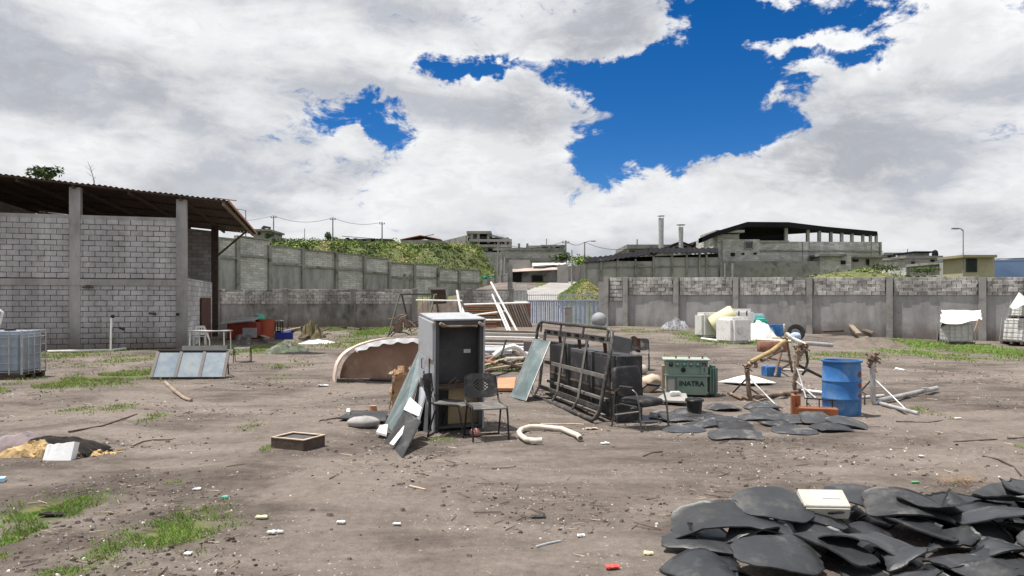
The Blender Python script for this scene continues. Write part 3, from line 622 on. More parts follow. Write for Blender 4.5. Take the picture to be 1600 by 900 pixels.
# big open-topped warehouse at the right
Y = 78.; O = P(1240, 436, Y); wh = thing('warehouse', 'large unfinished grey block warehouse with black sloping roof and open columns', 'warehouse', O)
mb = MB(O); pbox(mb, 1121, 1155, 366, 440, Y, 9, 2.); mb.build('stair_tower', m_far2, wh)
mb = MB(O); pbox(mb, 1129, 1187, 374, 440, Y - .2, 10, 2.); mb.build('front_wall', m_far2, wh)
mb = MB(O); pbox(mb, 1187, 1232, 377.5, 440, Y - .05, .3, 2.); mb.build('front_wall', m_far2, wh)
wa, wb = P(1232, 377.5, Y), P(1378, 378, 92.)
mb = MB(O); mb.slab([(wa.x, wa.y, 2), (wb.x, wb.y, 2), (wb.x, wb.y, wb.z), (wa.x, wa.y, wa.z)], -.3); mb.build('long_wall', m_far2, wh)
mb = MB(O); mb.beam(P(1187, 377.5, Y - .1), wa, .3, .2); mb.build('sill_beam', m_farpl, wh)
def wl(px): u = (px - 1232) / (1378 - 1232); return lerp(Y, 92., u)
for px in (1228, 1262, 1280, 1298, 1315, 1331, 1348, 1360, 1369):
    Yc = wl(px) if px > 1232 else Y; yt = lerp(352, 364.5, (px - 1228) / 141)
    mb = MB(O); mb.beam(P(px, 379, Yc), P(px, yt, Yc), .32 if px < 1340 else .28, .3); mb.build('column', m_farpl, wh)
for px in (1252, 1262, 1280, 1298, 1315, 1331, 1348, 1360, 1374):
    Yc = wl(px) - .12; mb = MB(O); mb.beam(P(px, 379, Yc), P(px, 408 - .0 * px, Yc), .3, .14); mb.build('pilaster', m_conc_d, wh)
for y0 in (391.5,):
    mb = MB(O); mb.beam(P(1187, y0, Y - .12), P(1232, y0, Y - .12), .2, .12); mb.beam(P(1232, y0, Y - .12), P(1378, y0 + 1.2, 91.8), .2, .12); mb.build('tie_beam', m_conc_d, wh)
# roof: ridge peak near x 1168, two slopes
rp = [(1097, 371), (1120, 361), (1168, 346.5), (1232, 347), (1290, 354), (1371, 361.5)]
rY = [Y - 1, Y - 1, Y - 1, Y - 1, 83, 91]
mb = MB(O)
vs_ = []
for (px, py), yy in zip(rp, rY):
    p = P(px, py, yy); q = p + V((0, {1097: 1.5, 1120: 2.5, 1168: 11., 1232: 11.}.get(px, 1.6), 0)); vs_ += [p, q, p + V((0, 0, -.5)), q + V((0, 0, -.5))]
fs_ = []
for i in range(len(rp) - 1):
    a = i * 4; b = a + 4; fs_ += [(a, b, b + 1, a + 1), (a + 2, a + 3, b + 3, b + 2), (a, a + 2, b + 2, b), (a + 1, b + 1, b + 3, a + 3)]
mb.add(vs_, fs_); mb.build('roof', m_roofd, wh)
mb = MB(O); mb.slab([P(1122, 366, Y + 10.5), P(1127, 362, Y + 10.5), P(1168, 348, Y + 10.5), P(1228, 348, Y + 10.5), P(1228, 385, Y + 10.5), P(1122, 385, Y + 10.5)], .1); mb.slab([P(1228, 350, Y + 10.4), P(1228, 384, Y + 10.4), P(1231, 384, Y + 1), P(1231, 350, Y + 1)], .1); mb.build('void_shade_sheet', m_dark, wh)  # near-black sheets painted in as the shade of the void under the roof
slabroof(O, wh, 1121, 1156, 362, Y - .3, 6, .25, m_farpl, .6, 'parapet')
opening(wh, O, 1164, 1176, 378, 388.5, Y - .25, m_farglass, m_conc_d)
for a in ((1142, 1148, 395, 400), (1159, 1163, 395, 398), (1178, 1182, 394.5, 397.5)): opening(wh, O, *a, Y - .25, m_dark)
mb = MB(O); pbox(mb, 1127, 1281, 408, 440, Y - 1.2, .5, 2.); mb.build('plinth_wall', m_conc_d, wh)
mb = MB(O); pbox(mb, 1281, 1330, 400, 440, Y + 1, 5., 2.); mb.build('side_annex', m_far2, wh)
slabroof(O, wh, 1281, 1318, 399, Y + .6, 5, .2, m_conc_d); opening(wh, O, 1314, 1321, 407, 413, Y + .95, m_dark)
mb = MB(O); pbox(mb, 1325, 1379, 402, 440, Y + 2, 5., 2.); mb.build('side_annex', m_farpl, wh)
slabroof(O, wh, 1324, 1380, 401, Y + 1.6, 5, .2, m_conc_d); opening(wh, O, 1333, 1341, 405.5, 409, Y + 1.9, m_dark); opening(wh, O, 1354, 1358, 405, 414, Y + 1.9, m_dark)
# panel-walled shed with dark wavy roof
Y = 70.; O = P(1015, 436, Y); ps = thing('panel_shed', 'long low shed of grey panels with dark ragged roof behind the perimeter wall', 'shed', O)
cols_ = [915, 939, 965, 993, 1021, 1050, 1073, 1093, 1104, 1122]; ty = [410, 408, 408, 408, 402, 402, 402, 402, 402, 402]
for k in range(len(cols_) - 1):
    mb = MB(O); pbox(mb, cols_[k], cols_[k + 1] - .1, ty[k] + .3 * (k % 2), 445, Y, .2, 1.8); mb.build('panel', m_farpl if k % 2 else m_plaster, ps)
    mb = MB(O); mb.beam(P(cols_[k], 446, Y - .1), P(cols_[k], 396 if k > 3 else 405, Y - .1), .16, .2); mb.build('column', m_conc_d, ps)
mb = MB(O); mb.beam(P(915, 418, Y - .06), P(1122, 415, Y - .06), .1, .1); mb.build('rail', m_conc_d, ps)
mb = MB(O); mb.slab([P(915, 412, Y + 5), P(1122, 406, Y + 5), P(1122, 396, Y + 5), P(915, 405, Y + 5)], .1); mb.build('shade_sheet', m_dark, ps)  # black sheet painted in as the shade below the roof edge
corr(lambda u, v: P(lerp(912, 1024, u), lerp(410, 398, S(u) * .9 + .1 * u) + 1.2 * noise.noise(V((u * 12, 3, 0))), Y - .3 + 6 * v) + V((0, 0, .5 * v)), 60, 3, .05, 14, m_roofd, 'roof', ps, O, .05)
corr(lambda u, v: P(lerp(1015, 1122, u), 395 + 1. * noise.noise(V((u * 12, 8, 0))), Y - .5 + 7 * v) + V((0, 0, .5 * v)), 60, 3, .05, 12, m_roofd, 'roof', ps, O, .05)
# house with chimneys behind it
Y = 96.; O = P(1012, 400, Y); h1 = thing('flat_roof_house', 'grey flat-roofed house behind the panel shed', 'house', O)
mb = MB(O); pbox(mb, 983, 1048, 386, 425, Y, 10, 3.); mb.build('wall', m_farpl, h1); slabroof(O, h1, 981, 1050, 385.5, Y - .2, 10, .5, m_conc_d)
for a in ((983, 993, 391, 399), (1013, 1027, 388.5, 398)): opening(h1, O, *a, Y - .05, m_dark, m_conc_d)
for k, (x, yt, r_, lab) in enumerate(((1033, 338, .27, 'tall thin metal chimney with flat cap, left of the two'), (1064, 352, .24, 'shorter metal chimney with wide cap, right of the two'))):
    Yc = 84.; b = P(x, 396, Yc); O = b; ch = thing('chimney', lab, 'chimney', O, group='metal chimneys'); tz = P(x, yt + 3, Yc).z - b.z
    mb = MB(); mb.lathe([(r_ * 1.1, 0), (r_, tz * .5), (r_ * 1.12, tz * .82), (r_ * 1.12, tz)], 14); mb.build('flue', m_steel, ch, smooth=40)
    mb = MB(); mb.lathe([(r_ * (1.5 if k == 0 else 2.), tz + .22), (r_ * (1.5 if k == 0 else 2.1), tz + .28), (.05, tz + .36)], 14); mb.build('rain_cap', m_steel, ch, smooth=40)
    mb = MB()
    for a in range(3): mb.beam((r_ * math.cos(a * 2.1), r_ * math.sin(a * 2.1), tz - .1), (r_ * math.cos(a * 2.1), r_ * math.sin(a * 2.1), tz + .25), .03, .03)
    mb.build('cap_bracket', m_steel, ch)
Y = 92.; O = P(1075, 400, Y); h2 = thing('gabled_house', 'house with two dark gables and a strip of red roof beside the chimneys', 'house', O)
for x0, xm, x1, yt, yb in ((1048, 1064, 1084, 378.5, 386), (1083, 1093, 1106, 377, 384)):
    for s0, s1 in ((x0, xm), (xm, x1)):
        mb = MB(O); a, b = P(s0, yb if s0 == x0 else yt, Y), P(s1, yt if s1 == xm else yb, Y); mb.slab([a, b, b + V((0, 8, 0)), a + V((0, 8, 0))], .16); mb.build('roof', m_roofd, h2)
    mb = MB(O); a, b, c = P(x0 + 3, yb, Y + .5), P(x1 - 3, yb, Y + .5), P(xm, yt + 1, Y + .5); zb = P(0, 402, Y).z; mb.slab([(a.x, a.y, zb), (b.x, b.y, zb), b, c, a], -.2); mb.build('wall', m_far2, h2)
opening(h2, O, 1066, 1073, 384, 391, Y + .45, m_dark); opening(h2, O, 1055, 1060, 386, 393, Y + .45, m_dark)
mb = MB(O); mb.slab([P(1068, 393, Y - 2), P(1104, 393, Y - 2), P(1104, 385.5, Y + 1.5), P(1079, 387, Y + 1.5)], .12); mb.build('red_roof', m_redroof, h2)
# roadside building with dark front and sagging awning
Y = 80.; O = P(840, 452, Y); rb = thing('roadside_store', 'low dark-fronted roadside building with sagging pale awning', 'building', O)
mb = MB(O); pbox(mb, 798, 872, 422, 455, Y, 6, 2.); mb.build('wall', m_conc_d, rb)
mb = MB(O); pbox(mb, 801, 815, 425, 450, Y - .1, .2); mb.build('shutter', m_dark, rb)
for a in ((831, 848, 430, 440),): opening(rb, O, *a, Y - .05, m_dark, m_woodd)
mb = MB(O); pbox(mb, 795, 828, 406, 425, Y + 1, 6); mb.build('upper_wall', m_farpl, rb)
mb = MB(O); mb.sheet(lambda u, v: P(lerp(800, 872, u), lerp(424.5, 421, u) - v * (6 + 3 * noise.noise(V((u * 4, 1, 1)))), Y - .8 + 2.6 * v), 24, 4, .06); mb.build('awning', M('pale_awning', (.40, .33, .30), .9, .25, 1.5), rb)
mb = MB(O); mb.sheet(lambda u, v: P(lerp(832, 884, u), lerp(415, 412, u) + 3 * abs(noise.noise(V((u * 5, 2, 1)))) - 4 * v * (1 - u * .6), Y + .5 + 1.5 * v), 24, 3, .08); mb.build('tarpaulin', m_wtarp, rb)
mb = MB(O); pbox(mb, 871, 888, 414, 448, Y - 1, .4, 2.5); mb.build('end_wall', m_farpl, rb)
O = P(905, 440, 82.); fw = thing('panel_wall', 'grey panel wall beside the road behind the white pole', 'wall', O)
for k in range(3):
    mb = MB(O); pbox(mb, 888 + k * 9, 896.7 + k * 9, 416 - k, 450, 82, .3, 2.5); mb.build('panel', m_farpl, fw); mb = MB(O); pbox(mb, 896.5 + k * 9, 898 + k * 9, 414 - k, 450, 81.8, .3, 2.5); mb.build('column', m_conc_d, fw)
# long grey wall block and unfinished house on the hill
Y = 118.; O = P(830, 415, Y); lw = thing('long_block_building', 'long low grey block building on the slope above the road', 'building', O)
mb = MB(O); pbox(mb, 782, 884, 389, 425, Y, 8, 4.); mb.build('wall', m_far2, lw)
for y in (389, 405): 
    mb = MB(O); mb.beam(P(770, y, Y - .2), P(884, y + 1, Y - .2), .4, .4); mb.build('tie_beam', m_conc_d, lw)
for x in (811, 824, 858, 866):
    mb = MB(O); mb.beam(P(x, 392, Y), P(x, 380.5 if x < 850 else 384, Y), .35, .35); mb.build('column_stub', m_conc_d, lw)
mb = MB(O); pbox(mb, 756, 784, 394, 420, Y - 3, 6, 4.); mb.build('stepped_wall', m_far2, lw)
mb = MB(O); pbox(mb, 858, 881, 384, 391, Y + 2, 6); mb.build('roof_room', m_farpl, lw); opening(lw, O, 866, 874, 386, 390, Y + 1.9, m_dark)
slabroof(O, lw, 846, 882, 384, Y + 1.5, 6, .25); mb = MB(O); pbox(mb, 822, 850, 383.5, 390, Y + 4, 6); mb.build('roof_room', m_conc_d, lw)
Y = 128.; O = P(750, 405, Y); uh = thing('unfinished_house', 'unfinished two-storey concrete house with open bays on the hilltop', 'house', O)
mb = MB(O); a, b, c, dd = P(690, 377, Y + 9), P(747, 363, Y), P(747, 410, Y), P(690, 410, Y + 9); mb.slab([dd, c, b, a], -.3); mb.build('side_wall', m_conc_d, uh)
mb = MB(O); pbox(mb, 735, 795, 371, 395, Y + 5, .3); mb.build('shade_back_wall', m_dark, uh)  # near-black colour stands for the shade inside the open bays
for (x0, x1, y) in ((732, 765, 363.5), (736, 797, 376), (745, 797, 384.5)): slabroof(O, uh, x0, x1, y, Y, 7, .45, m_farpl, .6, 'floor_slab')
mb = MB(O); mb.slab([P(762, 368, Y - .4), P(797, 376, Y - .4), P(797, 375.6, Y + 6), P(762, 367.6, Y + 6)], .3); mb.build('roof', m_conc_d, uh)
for x, y0, y1 in ((737, 365, 378), (747.5, 365, 392), (763, 366, 380), (760, 383, 392), (779, 374, 386), (790, 376, 386), (797, 377, 387)):
    mb = MB(O); mb.beam(P(x, y1, Y - .1), P(x, y0, Y - .1), .4, .4); mb.build('column', m_farpl, uh)
opening(uh, O, 731, 735, 372, 376.5, Y - .05, m_dark)
# distant houses on the left skyline
def house(x0, x1, yt, yb, Y, label, roofmat=None, gable=0, wins=(), mat=None, cat='house', name='small_house'):
    O = P((x0 + x1) / 2, yb, Y); h_ = thing(name, label, cat, O)
    mb = MB(O); pbox(mb, x0, x1, yt, yb, Y, 7, O.z - 4); mb.build('wall', mat or m_farpl, h_)
    if gable:
        mb = MB(O); xm = (x0 + x1) / 2
        for s0, s1, ya, yb2 in ((x0 - 1, xm, yt, yt - gable), (xm, x1 + 1, yt - gable, yt)):
            mb.slab([P(s0, ya, Y - .4), P(s1, yb2, Y - .4), P(s1, yb2, Y - .4) + V((0, 8, 0)), P(s0, ya, Y - .4) + V((0, 8, 0))], .15)
        mb.build('roof', roofmat or m_redroof, h_)
    else: slabroof(O, h_, x0 - .5, x1 + .5, yt - .4, Y - .3, 7.5, .3, roofmat or m_conc_d)
    for a in wins: opening(h_, O, *a, Y - .03, m_dark)
    return h_
h_ = house(396, 420, 360, 385, 120, 'grey block house at the shed roof corner with a small roofed tank stand', wins=((402, 407, 363, 367),), mat=m_conc_d)
O = h_.location
for x in (412, 421):
    mb = MB(O); mb.beam(P(x, 362, 121), P(x, 356, 121), .3, .3); mb.build('tank_stand_post', m_farpl, h_)
mb = MB(O); mb.slab([P(408, 357.5, 120.5), P(423.5, 356.5, 120.5), P(423.5, 356, 123), P(412, 353.5, 123)], .12); mb.build('tank_stand_roof', m_roofd, h_)
O = P(565, 378, 150); ls = thing('long_shed', 'long pale shed with dark thin roof on the left skyline', 'shed', O)
mb = MB(O); pbox(mb, 525, 612, 373, 385, 150, 8, O.z - 3); mb.build('wall', m_farpl, ls)
corr(lambda u, v: P(lerp(534, 616, u), lerp(368.5, 375, u), 149 + 9 * v), 40, 2, .06, 18, m_roofd, 'roof', ls, O, .12)
for x in (540, 552, 566, 580, 594): opening(ls, O, x, x + 6, 371 + (x - 534) * .07, 374 + (x - 534) * .07, 149.9, m_dark)
house(626, 688, 375, 388, 150, 'house with low reddish roof behind the hilltop', m_redroof, 6.5, mat=m_farpl)
house(505, 530, 376.5, 390, 155, 'tiny grey house left of the long shed on the skyline', wins=())
O = P(672, 371, 148); tag(MB(O).slab([P(662, 370, 148), P(678, 366.5, 148), P(678, 366.8, 150), P(664, 369.6, 150)], .1).build('roof_sheet', m_roofd), 'small dark tilted panel on the reddish roof', 'roof panel')
# right skyline
house(1382, 1408, 397, 430, 105, 'grey flat house just right of the warehouse', wins=((1388, 1392, 400, 405), (1398, 1403, 400, 404)), mat=m_conc_d)
h_ = house(1416, 1468, 402, 432, 98, 'wide grey block house with a dark roof room on the right skyline', wins=((1424, 1429, 408, 412), (1454, 1460, 405, 413)), mat=m_far)
O = h_.location; mb = MB(O); pbox(mb, 1430, 1452, 394.5, 402, 99, 5); mb.build('roof_room', m_far2, h_); slabroof(O, h_, 1428, 1453, 394, 98.6, 5, .2, m_roofd)
mb = MB(O); mb.lathe([(.35, 0), (.4, .3), (.3, .75), (.05, .9)], 10, P(1461, 401, 99)); mb.build('water_tank', m_dark, h_, smooth=40)
house(1470, 1506, 411, 432, 90, 'low grey house between the block house and the cream kiosk', wins=((1476, 1481, 414, 418), (1490, 1494, 414, 419)), mat=m_farpl)
house(1405, 1422, 406, 432, 112, 'small pale house behind the dark bushes', m_wtarp, wins=((1409, 1413, 409, 413),), mat=m_farpl)
O = P(1530, 425, 66.); k_ = thing('cream_kiosk', 'small cream walled hut with dark metal doorway at the far right', 'hut', O)
mb = MB(O); pbox(mb, 1506, 1554, 401, 428, 66, 3.2, O.z - 1.5); mb.build('wall', m_farcream, k_)
slabroof(O, k_, 1504, 1552, 400.5, 65.7, 3.6, .22, M('mossy_slab', (.28, .25, .16), .9, .2, 1.), .3)
mb = MB(O); pbox(mb, 1510, 1527, 404, 425, 65.92, .1); dr = mb.build('door', M('dark_green_door', (.025, .04, .038), .6, .3, 2.), k_)
for x in (1513.5, 1517, 1520.5, 1524):
    mb = MB(O); mb.beam(P(x, 424.5, 65.88), P(x, 404.5, 65.88), .03, .03); mb.build('door_bar', m_blackmetal, dr)
# walls in front of those houses: stepped cement stairs
O = P(1495, 425, 72); st = thing('concrete_steps', 'grey concrete stair flank beside the cream hut', 'steps', O); 
for k in range(6):
    mb = MB(O); pbox(mb, 1482 + k * 3.6, 1485.6 + k * 3.6, 409 + k * 2.6, 428, 72, 1.5, O.z - 1); mb.build('step', m_farpl, st)
# stepped panel fence right of the retaining wall, with teal net
O = P(775, 450, 92); pf = thing('panel_fence', 'stepped pale block fence between dark posts left of the roadside pier', 'fence', O)
for k, x in enumerate((751, 761, 772, 783)):
    mb = MB(O); pbox(mb, x + 2, x + 10.5, 436 - k * 3.2, 452, 92 - k * 4, .2, 2.5); mb.build('panel', m_far, pf)
    mb = MB(O); pbox(mb, x, x + 2.4, 430 - k * 2.6, 452, 91.8 - k * 4, .3, 2.5); mb.build('post', m_conc_d, pf)
mb = MB(O); mb.sheet(lambda u, v: P(lerp(752, 772, u), lerp(431, 437 - 3 * u, v), 93 + .4 * noise.noise(V((u * 3, v * 3, 0)))), 10, 4, .03); tag(mb.build('shade_net', M('teal_net', (.02, .22, .14), .9, .2, 1.)), 'teal shade net stretched behind the stepped fence', 'net')

# poles, lamps, aerials and wires
def pole(px, yt, yb, Y, label, r_=.13, arm=0, cross=False, name='utility_pole', cat='pole', mat=None):
    b, tp = P(px, yb, Y), P(px, yt, Y); b.z -= 2; o_ = thing(name, label, cat, b); mat = mat or m_conc_d
    mb = MB(b); mb.tube([b, tp], [r_, r_ * .7], 8); mb.build('shaft', mat, o_, smooth=40)
    if arm:
        mb = MB(b); q = tp + V((arm, 0, .12)); mb.tube([tp + V((0, 0, -.1)), tp + V((arm * .5, 0, .1)), q], .05, 6); mb.box(q + V((math.copysign(.25, arm), 0, -.02)), (.6, .22, .12)); mb.build('lamp_arm', mat, o_)
    if cross:
        mb = MB(b); mb.beam(tp + V((-.5, 0, -.3)), tp + V((.5, 0, -.3)), .1, .1)
        for x in (-.4, 0, .4): mb.tube([tp + V((x, 0, -.25)), tp + V((x, 0, -.05))], .05, 6)
        mb.build('crossarm', mat, o_)
    return tp
pole(384, 328.5, 372, 95, 'street lamp rising behind the shed roof corner', .08, -1.0, name='street_lamp', cat='street lamp')
t1 = pole(427.5, 337, 385, 125, 'utility pole rising just right of the tank stand house', cross=True)
t2 = pole(520, 340, 385, 125, 'utility pole above the dark bush on the left skyline', cross=True)
t3 = pole(597, 347, 385, 125, 'utility pole at the right end of the long skyline shed', cross=True)
pole(476, 357, 388, 135, 'thin short pole between the two left utility poles', .08)
pole(854, 373, 392, 120, 'thin pole on the roof room of the long block building', .09)
t4 = pole(884, 376, 420, 100, 'dark utility pole behind the roadside awning', .13, cross=True)
t5 = pole(913.5, 378, 425, 100, 'lamp pole with short arm left of the panel shed', .11, .9, name='street_lamp', cat='street lamp')
pole(893.5, 390.5, 445, 76, 'slim white pole standing on the road verge', .09, mat=m_farpl)
pole(995.5, 374, 390, 96, 'stub pole on the flat-roofed house', .12)
t6 = pole(778.5, 379, 455, 88, 'dark utility pole with boxes at the end of the hill', .14, cross=True)
pole(784, 405, 455, 86, 'pale concrete post beside the dark utility pole', .16, mat=m_farpl)
pole(788.5, 402, 455, 84, 'right-hand pale concrete post near the roadside pier', .12, mat=m_farpl)
pole(1505, 359, 402, 66, 'thin lamp pole with short arms above the cream hut', .05, -.45, name='street_lamp', cat='street lamp')
pole(1418, 389, 402, 110, 'tiny aerial mast on the right skyline', .09)
def wire(a, b, sag, label, r_=.018):
    mb = MB(a); mb.tube([a.lerp(b, i / 12) - V((0, 0, sag * 4 * (i / 12) * (1 - i / 12))) for i in range(13)], r_, 4); tag(mb.build('cable', m_wire), label, 'cable')
wire(t1, t2, .9, 'sagging cable between the left and middle skyline poles', .03); wire(t2, t3, .7, 'sagging cable between the middle and right skyline poles', .03)
wire(P(300, 346, 125), t1, .6, 'cable running left from the first skyline pole', .025); wire(t6, t4, .8, 'cable from the hill pole to the awning pole', .025); wire(t5, P(985, 388, 96), .5, 'cable from the lamp pole to the flat-roofed house', .03); wire(t4, t5, .5, 'cable between awning pole and lamp pole', .03)
for y, lab in ((401, 'upper'), (405.5, 'lower')): wire(P(1380, y + 2, 75), P(1700, y - 3, 60), .25, '%s of two cables crossing the far right skyline' % lab, .028)

# vegetation -----------------------------------------------------------------
def leaves(mb, c, r_, n, size, flat=.75, rr=None):
    rr = rr or rnd
    for _ in range(n):
        d_ = V((rr.gauss(0, 1), rr.gauss(0, 1), rr.gauss(0, 1))).normalized() * (rr.random() ** .45); p = c + V((d_.x * r_[0], d_.y * r_[1], d_.z * r_[2] * flat))
        a = V((rr.gauss(0, 1), rr.gauss(0, 1), rr.gauss(0, .7))).normalized() * size * rr.uniform(.6, 1.4); b = a.cross(V((rr.gauss(0, 1), rr.gauss(0, 1), rr.gauss(0, 1)))).normalized() * size * rr.uniform(.25, .5)
        mb.add([p - a, p + b, p + a, p - b], [(0, 1, 2, 3)])
hr = random.Random(3); sets = [(MB(), m_leaf), (MB(), m_leafd), (MB(), m_straw)]
n_ = 0
while n_ < 3600:
    px, Y = hr.uniform(400, 800), hr.uniform(66, 140); X = (px - 800) / F * Y
    if Y < retY(X) + .5 or X > -1.5: continue
    z = smoothz(X, Y); py = HY - (z - H) / F * 0 - (z - H) * F / Y
    if py > 440: continue
    n_ += 1; q = noise.noise(V((X * .16, Y * .1, 0))) + .5 * noise.noise(V((X * .6, Y * .4, 6)))
    k = 1 if q < -.18 else (2 if q > .22 and hr.random() < .75 else 0)
    s = hr.uniform(.25, .6) * (2.1 if k == 1 and hr.random() < .4 else 1.); leaves(sets[k][0], V((X, Y, z + s * .25)), (s, s, s), 15, .17, .8, hr)
for _ in range(70):
    px, Y = hr.uniform(430, 770), hr.uniform(76, 126); X = (px - 800) / F * Y
    if Y < retY(X) + 2 or X > -4: continue
    s = hr.uniform(.5, 1.15); leaves(sets[1 if hr.random() < .65 else 0][0], V((X, Y, smoothz(X, Y) + s * .35)), (s, s, s), 90, .19, .75, hr)
for (mb, m_), nm in zip(sets, ('hill_grass', 'hill_scrub', 'dry_hill_grass')):
    tag(mb.build(nm, m_, fix=False), {'hill_grass': 'fresh green weeds covering the hill', 'hill_scrub': 'darker scrub among the weeds on the hill', 'dry_hill_grass': 'straw coloured dry weeds on the hill'}[nm], 'grass', kind='stuff')
mbs = [MB(), MB(), MB()]
for _ in range(2600):
    if hr.random() < .45: X, Y = hr.gauss(5.6, 1.1), hr.gauss(59, 3.5)
    else: Y = hr.uniform(42, 70); X = hr.uniform(17, 42)
    if bound(X, Y) < .8 or onroad(X, Y): continue
    z = smoothz(X, Y); q = noise.noise(V((X * .25, Y * .25, 5))); k = (2 if q > .3 else 0) if X < 10 else (1 if q < -.1 else (2 if q > .12 else 0)); s = hr.uniform(.12, .32) * (.55 if X < 10 else 1.)
    leaves(mbs[k], V((X, Y, z + s * .3)), (s, s, s), 10, .10 if X > 10 else .06, .7, hr)
for mb, m_, nm, lb in zip(mbs, (m_leaf, m_leafd, m_straw), ('bank_grass', 'bank_scrub', 'dry_bank_grass'), ('green weeds on the banks beyond the wall', 'dark scrub on the banks beyond the wall', 'dry weeds on the bank beyond the wall')):
    tag(mb.build(nm, m_, fix=False), lb, 'grass', kind='stuff')
def bush(px, py, Y, rx, rz_, label, mat=None, n=260, size=.16, trunk=0., name='bush', cat='bush', blobs=5):
    c = P(px, py, Y); b = c - V((0, 0, rz_ + trunk)); o_ = thing(name, label, cat, b); rr = random.Random(int(px * 7 + py)); mb = MB(b)
    for k in range(blobs):
        q = c + V((rr.uniform(-.6, .6) * rx, rr.uniform(-.5, .5) * rx, rr.uniform(-.5, .55) * rz_)); leaves(mb, q, (rx * .55, rx * .55, rz_ * .6), n // blobs, size, 1., rr)
    mb.build('crown' if cat == 'tree' else 'foliage', mat or m_leafd, o_, fix=False)
    mb = MB(b); mb.tube([b, b.lerp(c, .6) + V((.05, 0, 0)), c + V((.1, 0, rz_ * .4))], [.09, .06, .02], 6)
    for k in range(5):
        a = rr.uniform(0, 6.28); mb.tube([b.lerp(c, .5), c + V((math.cos(a) * rx * .6, math.sin(a) * rx * .6, rr.uniform(-.2, .6) * rz_))], [.045, .012], 5)
    mb.build('trunk', m_trunk, o_)
bush(72, 270, 44, 1.0, .55, 'leafy tree top showing above the shed roof', n=330, size=.17, trunk=7.0, name='tree', cat='tree', mat=m_leafd)
b = P(147, 282, 44); b.z = 2.5; tr = thing('bare_sapling', 'thin bare sapling tip behind the shed roof', 'tree', b); mb = MB(b); mb.tube([b, P(147, 282, 44), P(141, 262, 44), P(137, 252, 44)], [.06, .035, .02, .008], 5)
for q in ((134, 268), (148, 262), (150, 276), (133, 259), (145, 257)): mb.tube([P(lerp(146, 140, (282 - q[1]) / 26), min(282, q[1] + 7), 44), P(*q, 44)], [.015, .006], 4)
mb.build('trunk', M('pale_twig', (.42, .38, .36), .9, .2, 3.), tr)
bush(513, 371, 118, .75, .9, 'dark round bush at the foot of the middle skyline pole', n=240, size=.22, trunk=.4); bush(462, 378, 108, 1.6, .6, 'low dark shrub row behind the pampas tufts', n=300, size=.2); bush(437, 377, 104, 1.5, .5, 'dark shrub above the retaining wall at the shed corner', n=260, size=.2); bush(418, 367, 112, .7, .6, 'dark shrub beside the tank stand house', n=200, size=.2)
bush(530, 381, 112, .9, .5, 'low shrub right of the round bush on the skyline', n=200, size=.2)
bush(905, 405, 96, 2.6, 1.1, 'tree clump above the roadside awning', n=420, size=.26, mat=m_leaf); bush(879, 402, 98, 1.6, .8, 'leafy shrub left of the lamp pole behind the awning', n=260, size=.24, mat=m_leafd)
bush(932, 457, 57, .35, .35, 'dark shrub on the grass bank behind the gate spikes', n=220, size=.1)
bush(1448, 422, 62, 1.3, .35, 'dark low bush behind the wall near the block house', n=260, size=.12); bush(1385, 417, 60, 1.5, .4, 'broad green bush on the bank right of the warehouse', n=300, size=.12, mat=m_leafd); bush(1345, 424, 58, 1.0, .3, 'small green bush on the bank below the warehouse annex', n=220, size=.12, mat=m_leaf)
# pampas-like plumes
for px, py in ((441, 381), (447, 379), (453, 377), (458, 379), (462, 377), (436, 383), (500, 386), (512, 390)):
    p = P(px, py, 100); b = p - V((0, 0, 1.0)); mb = MB(b); mb.tube([b, p + V((.02, 0, -.3)), p, p + V((.06, 0, .5))], [.03, .05, .12, .02], 6)
    tag(mb.build('grass_plume', M('plume', (.48, .43, .33), .95, .2, 4.) if not bpy.data.materials.get('plume') else bpy.data.materials['plume']), 'pale feathery grass plume on the hill edge above the retaining wall', 'grass plume', 'grass plumes')
# ------------------------------------------------------------------ things in the yard
def px2m(Y): return Y / F
def arc(c, r_, a0, a1, n, ax='xz'):
    out = []
    for i in range(n + 1):
        a = lerp(a0, a1, i / n); p = (r_ * math.cos(a), r_ * math.sin(a)); out.append(V(c) + (V((p[0], 0, p[1])) if ax == 'xz' else V((p[0], p[1], 0)) if ax == 'xy' else V((0, p[0], p[1]))))
    return out
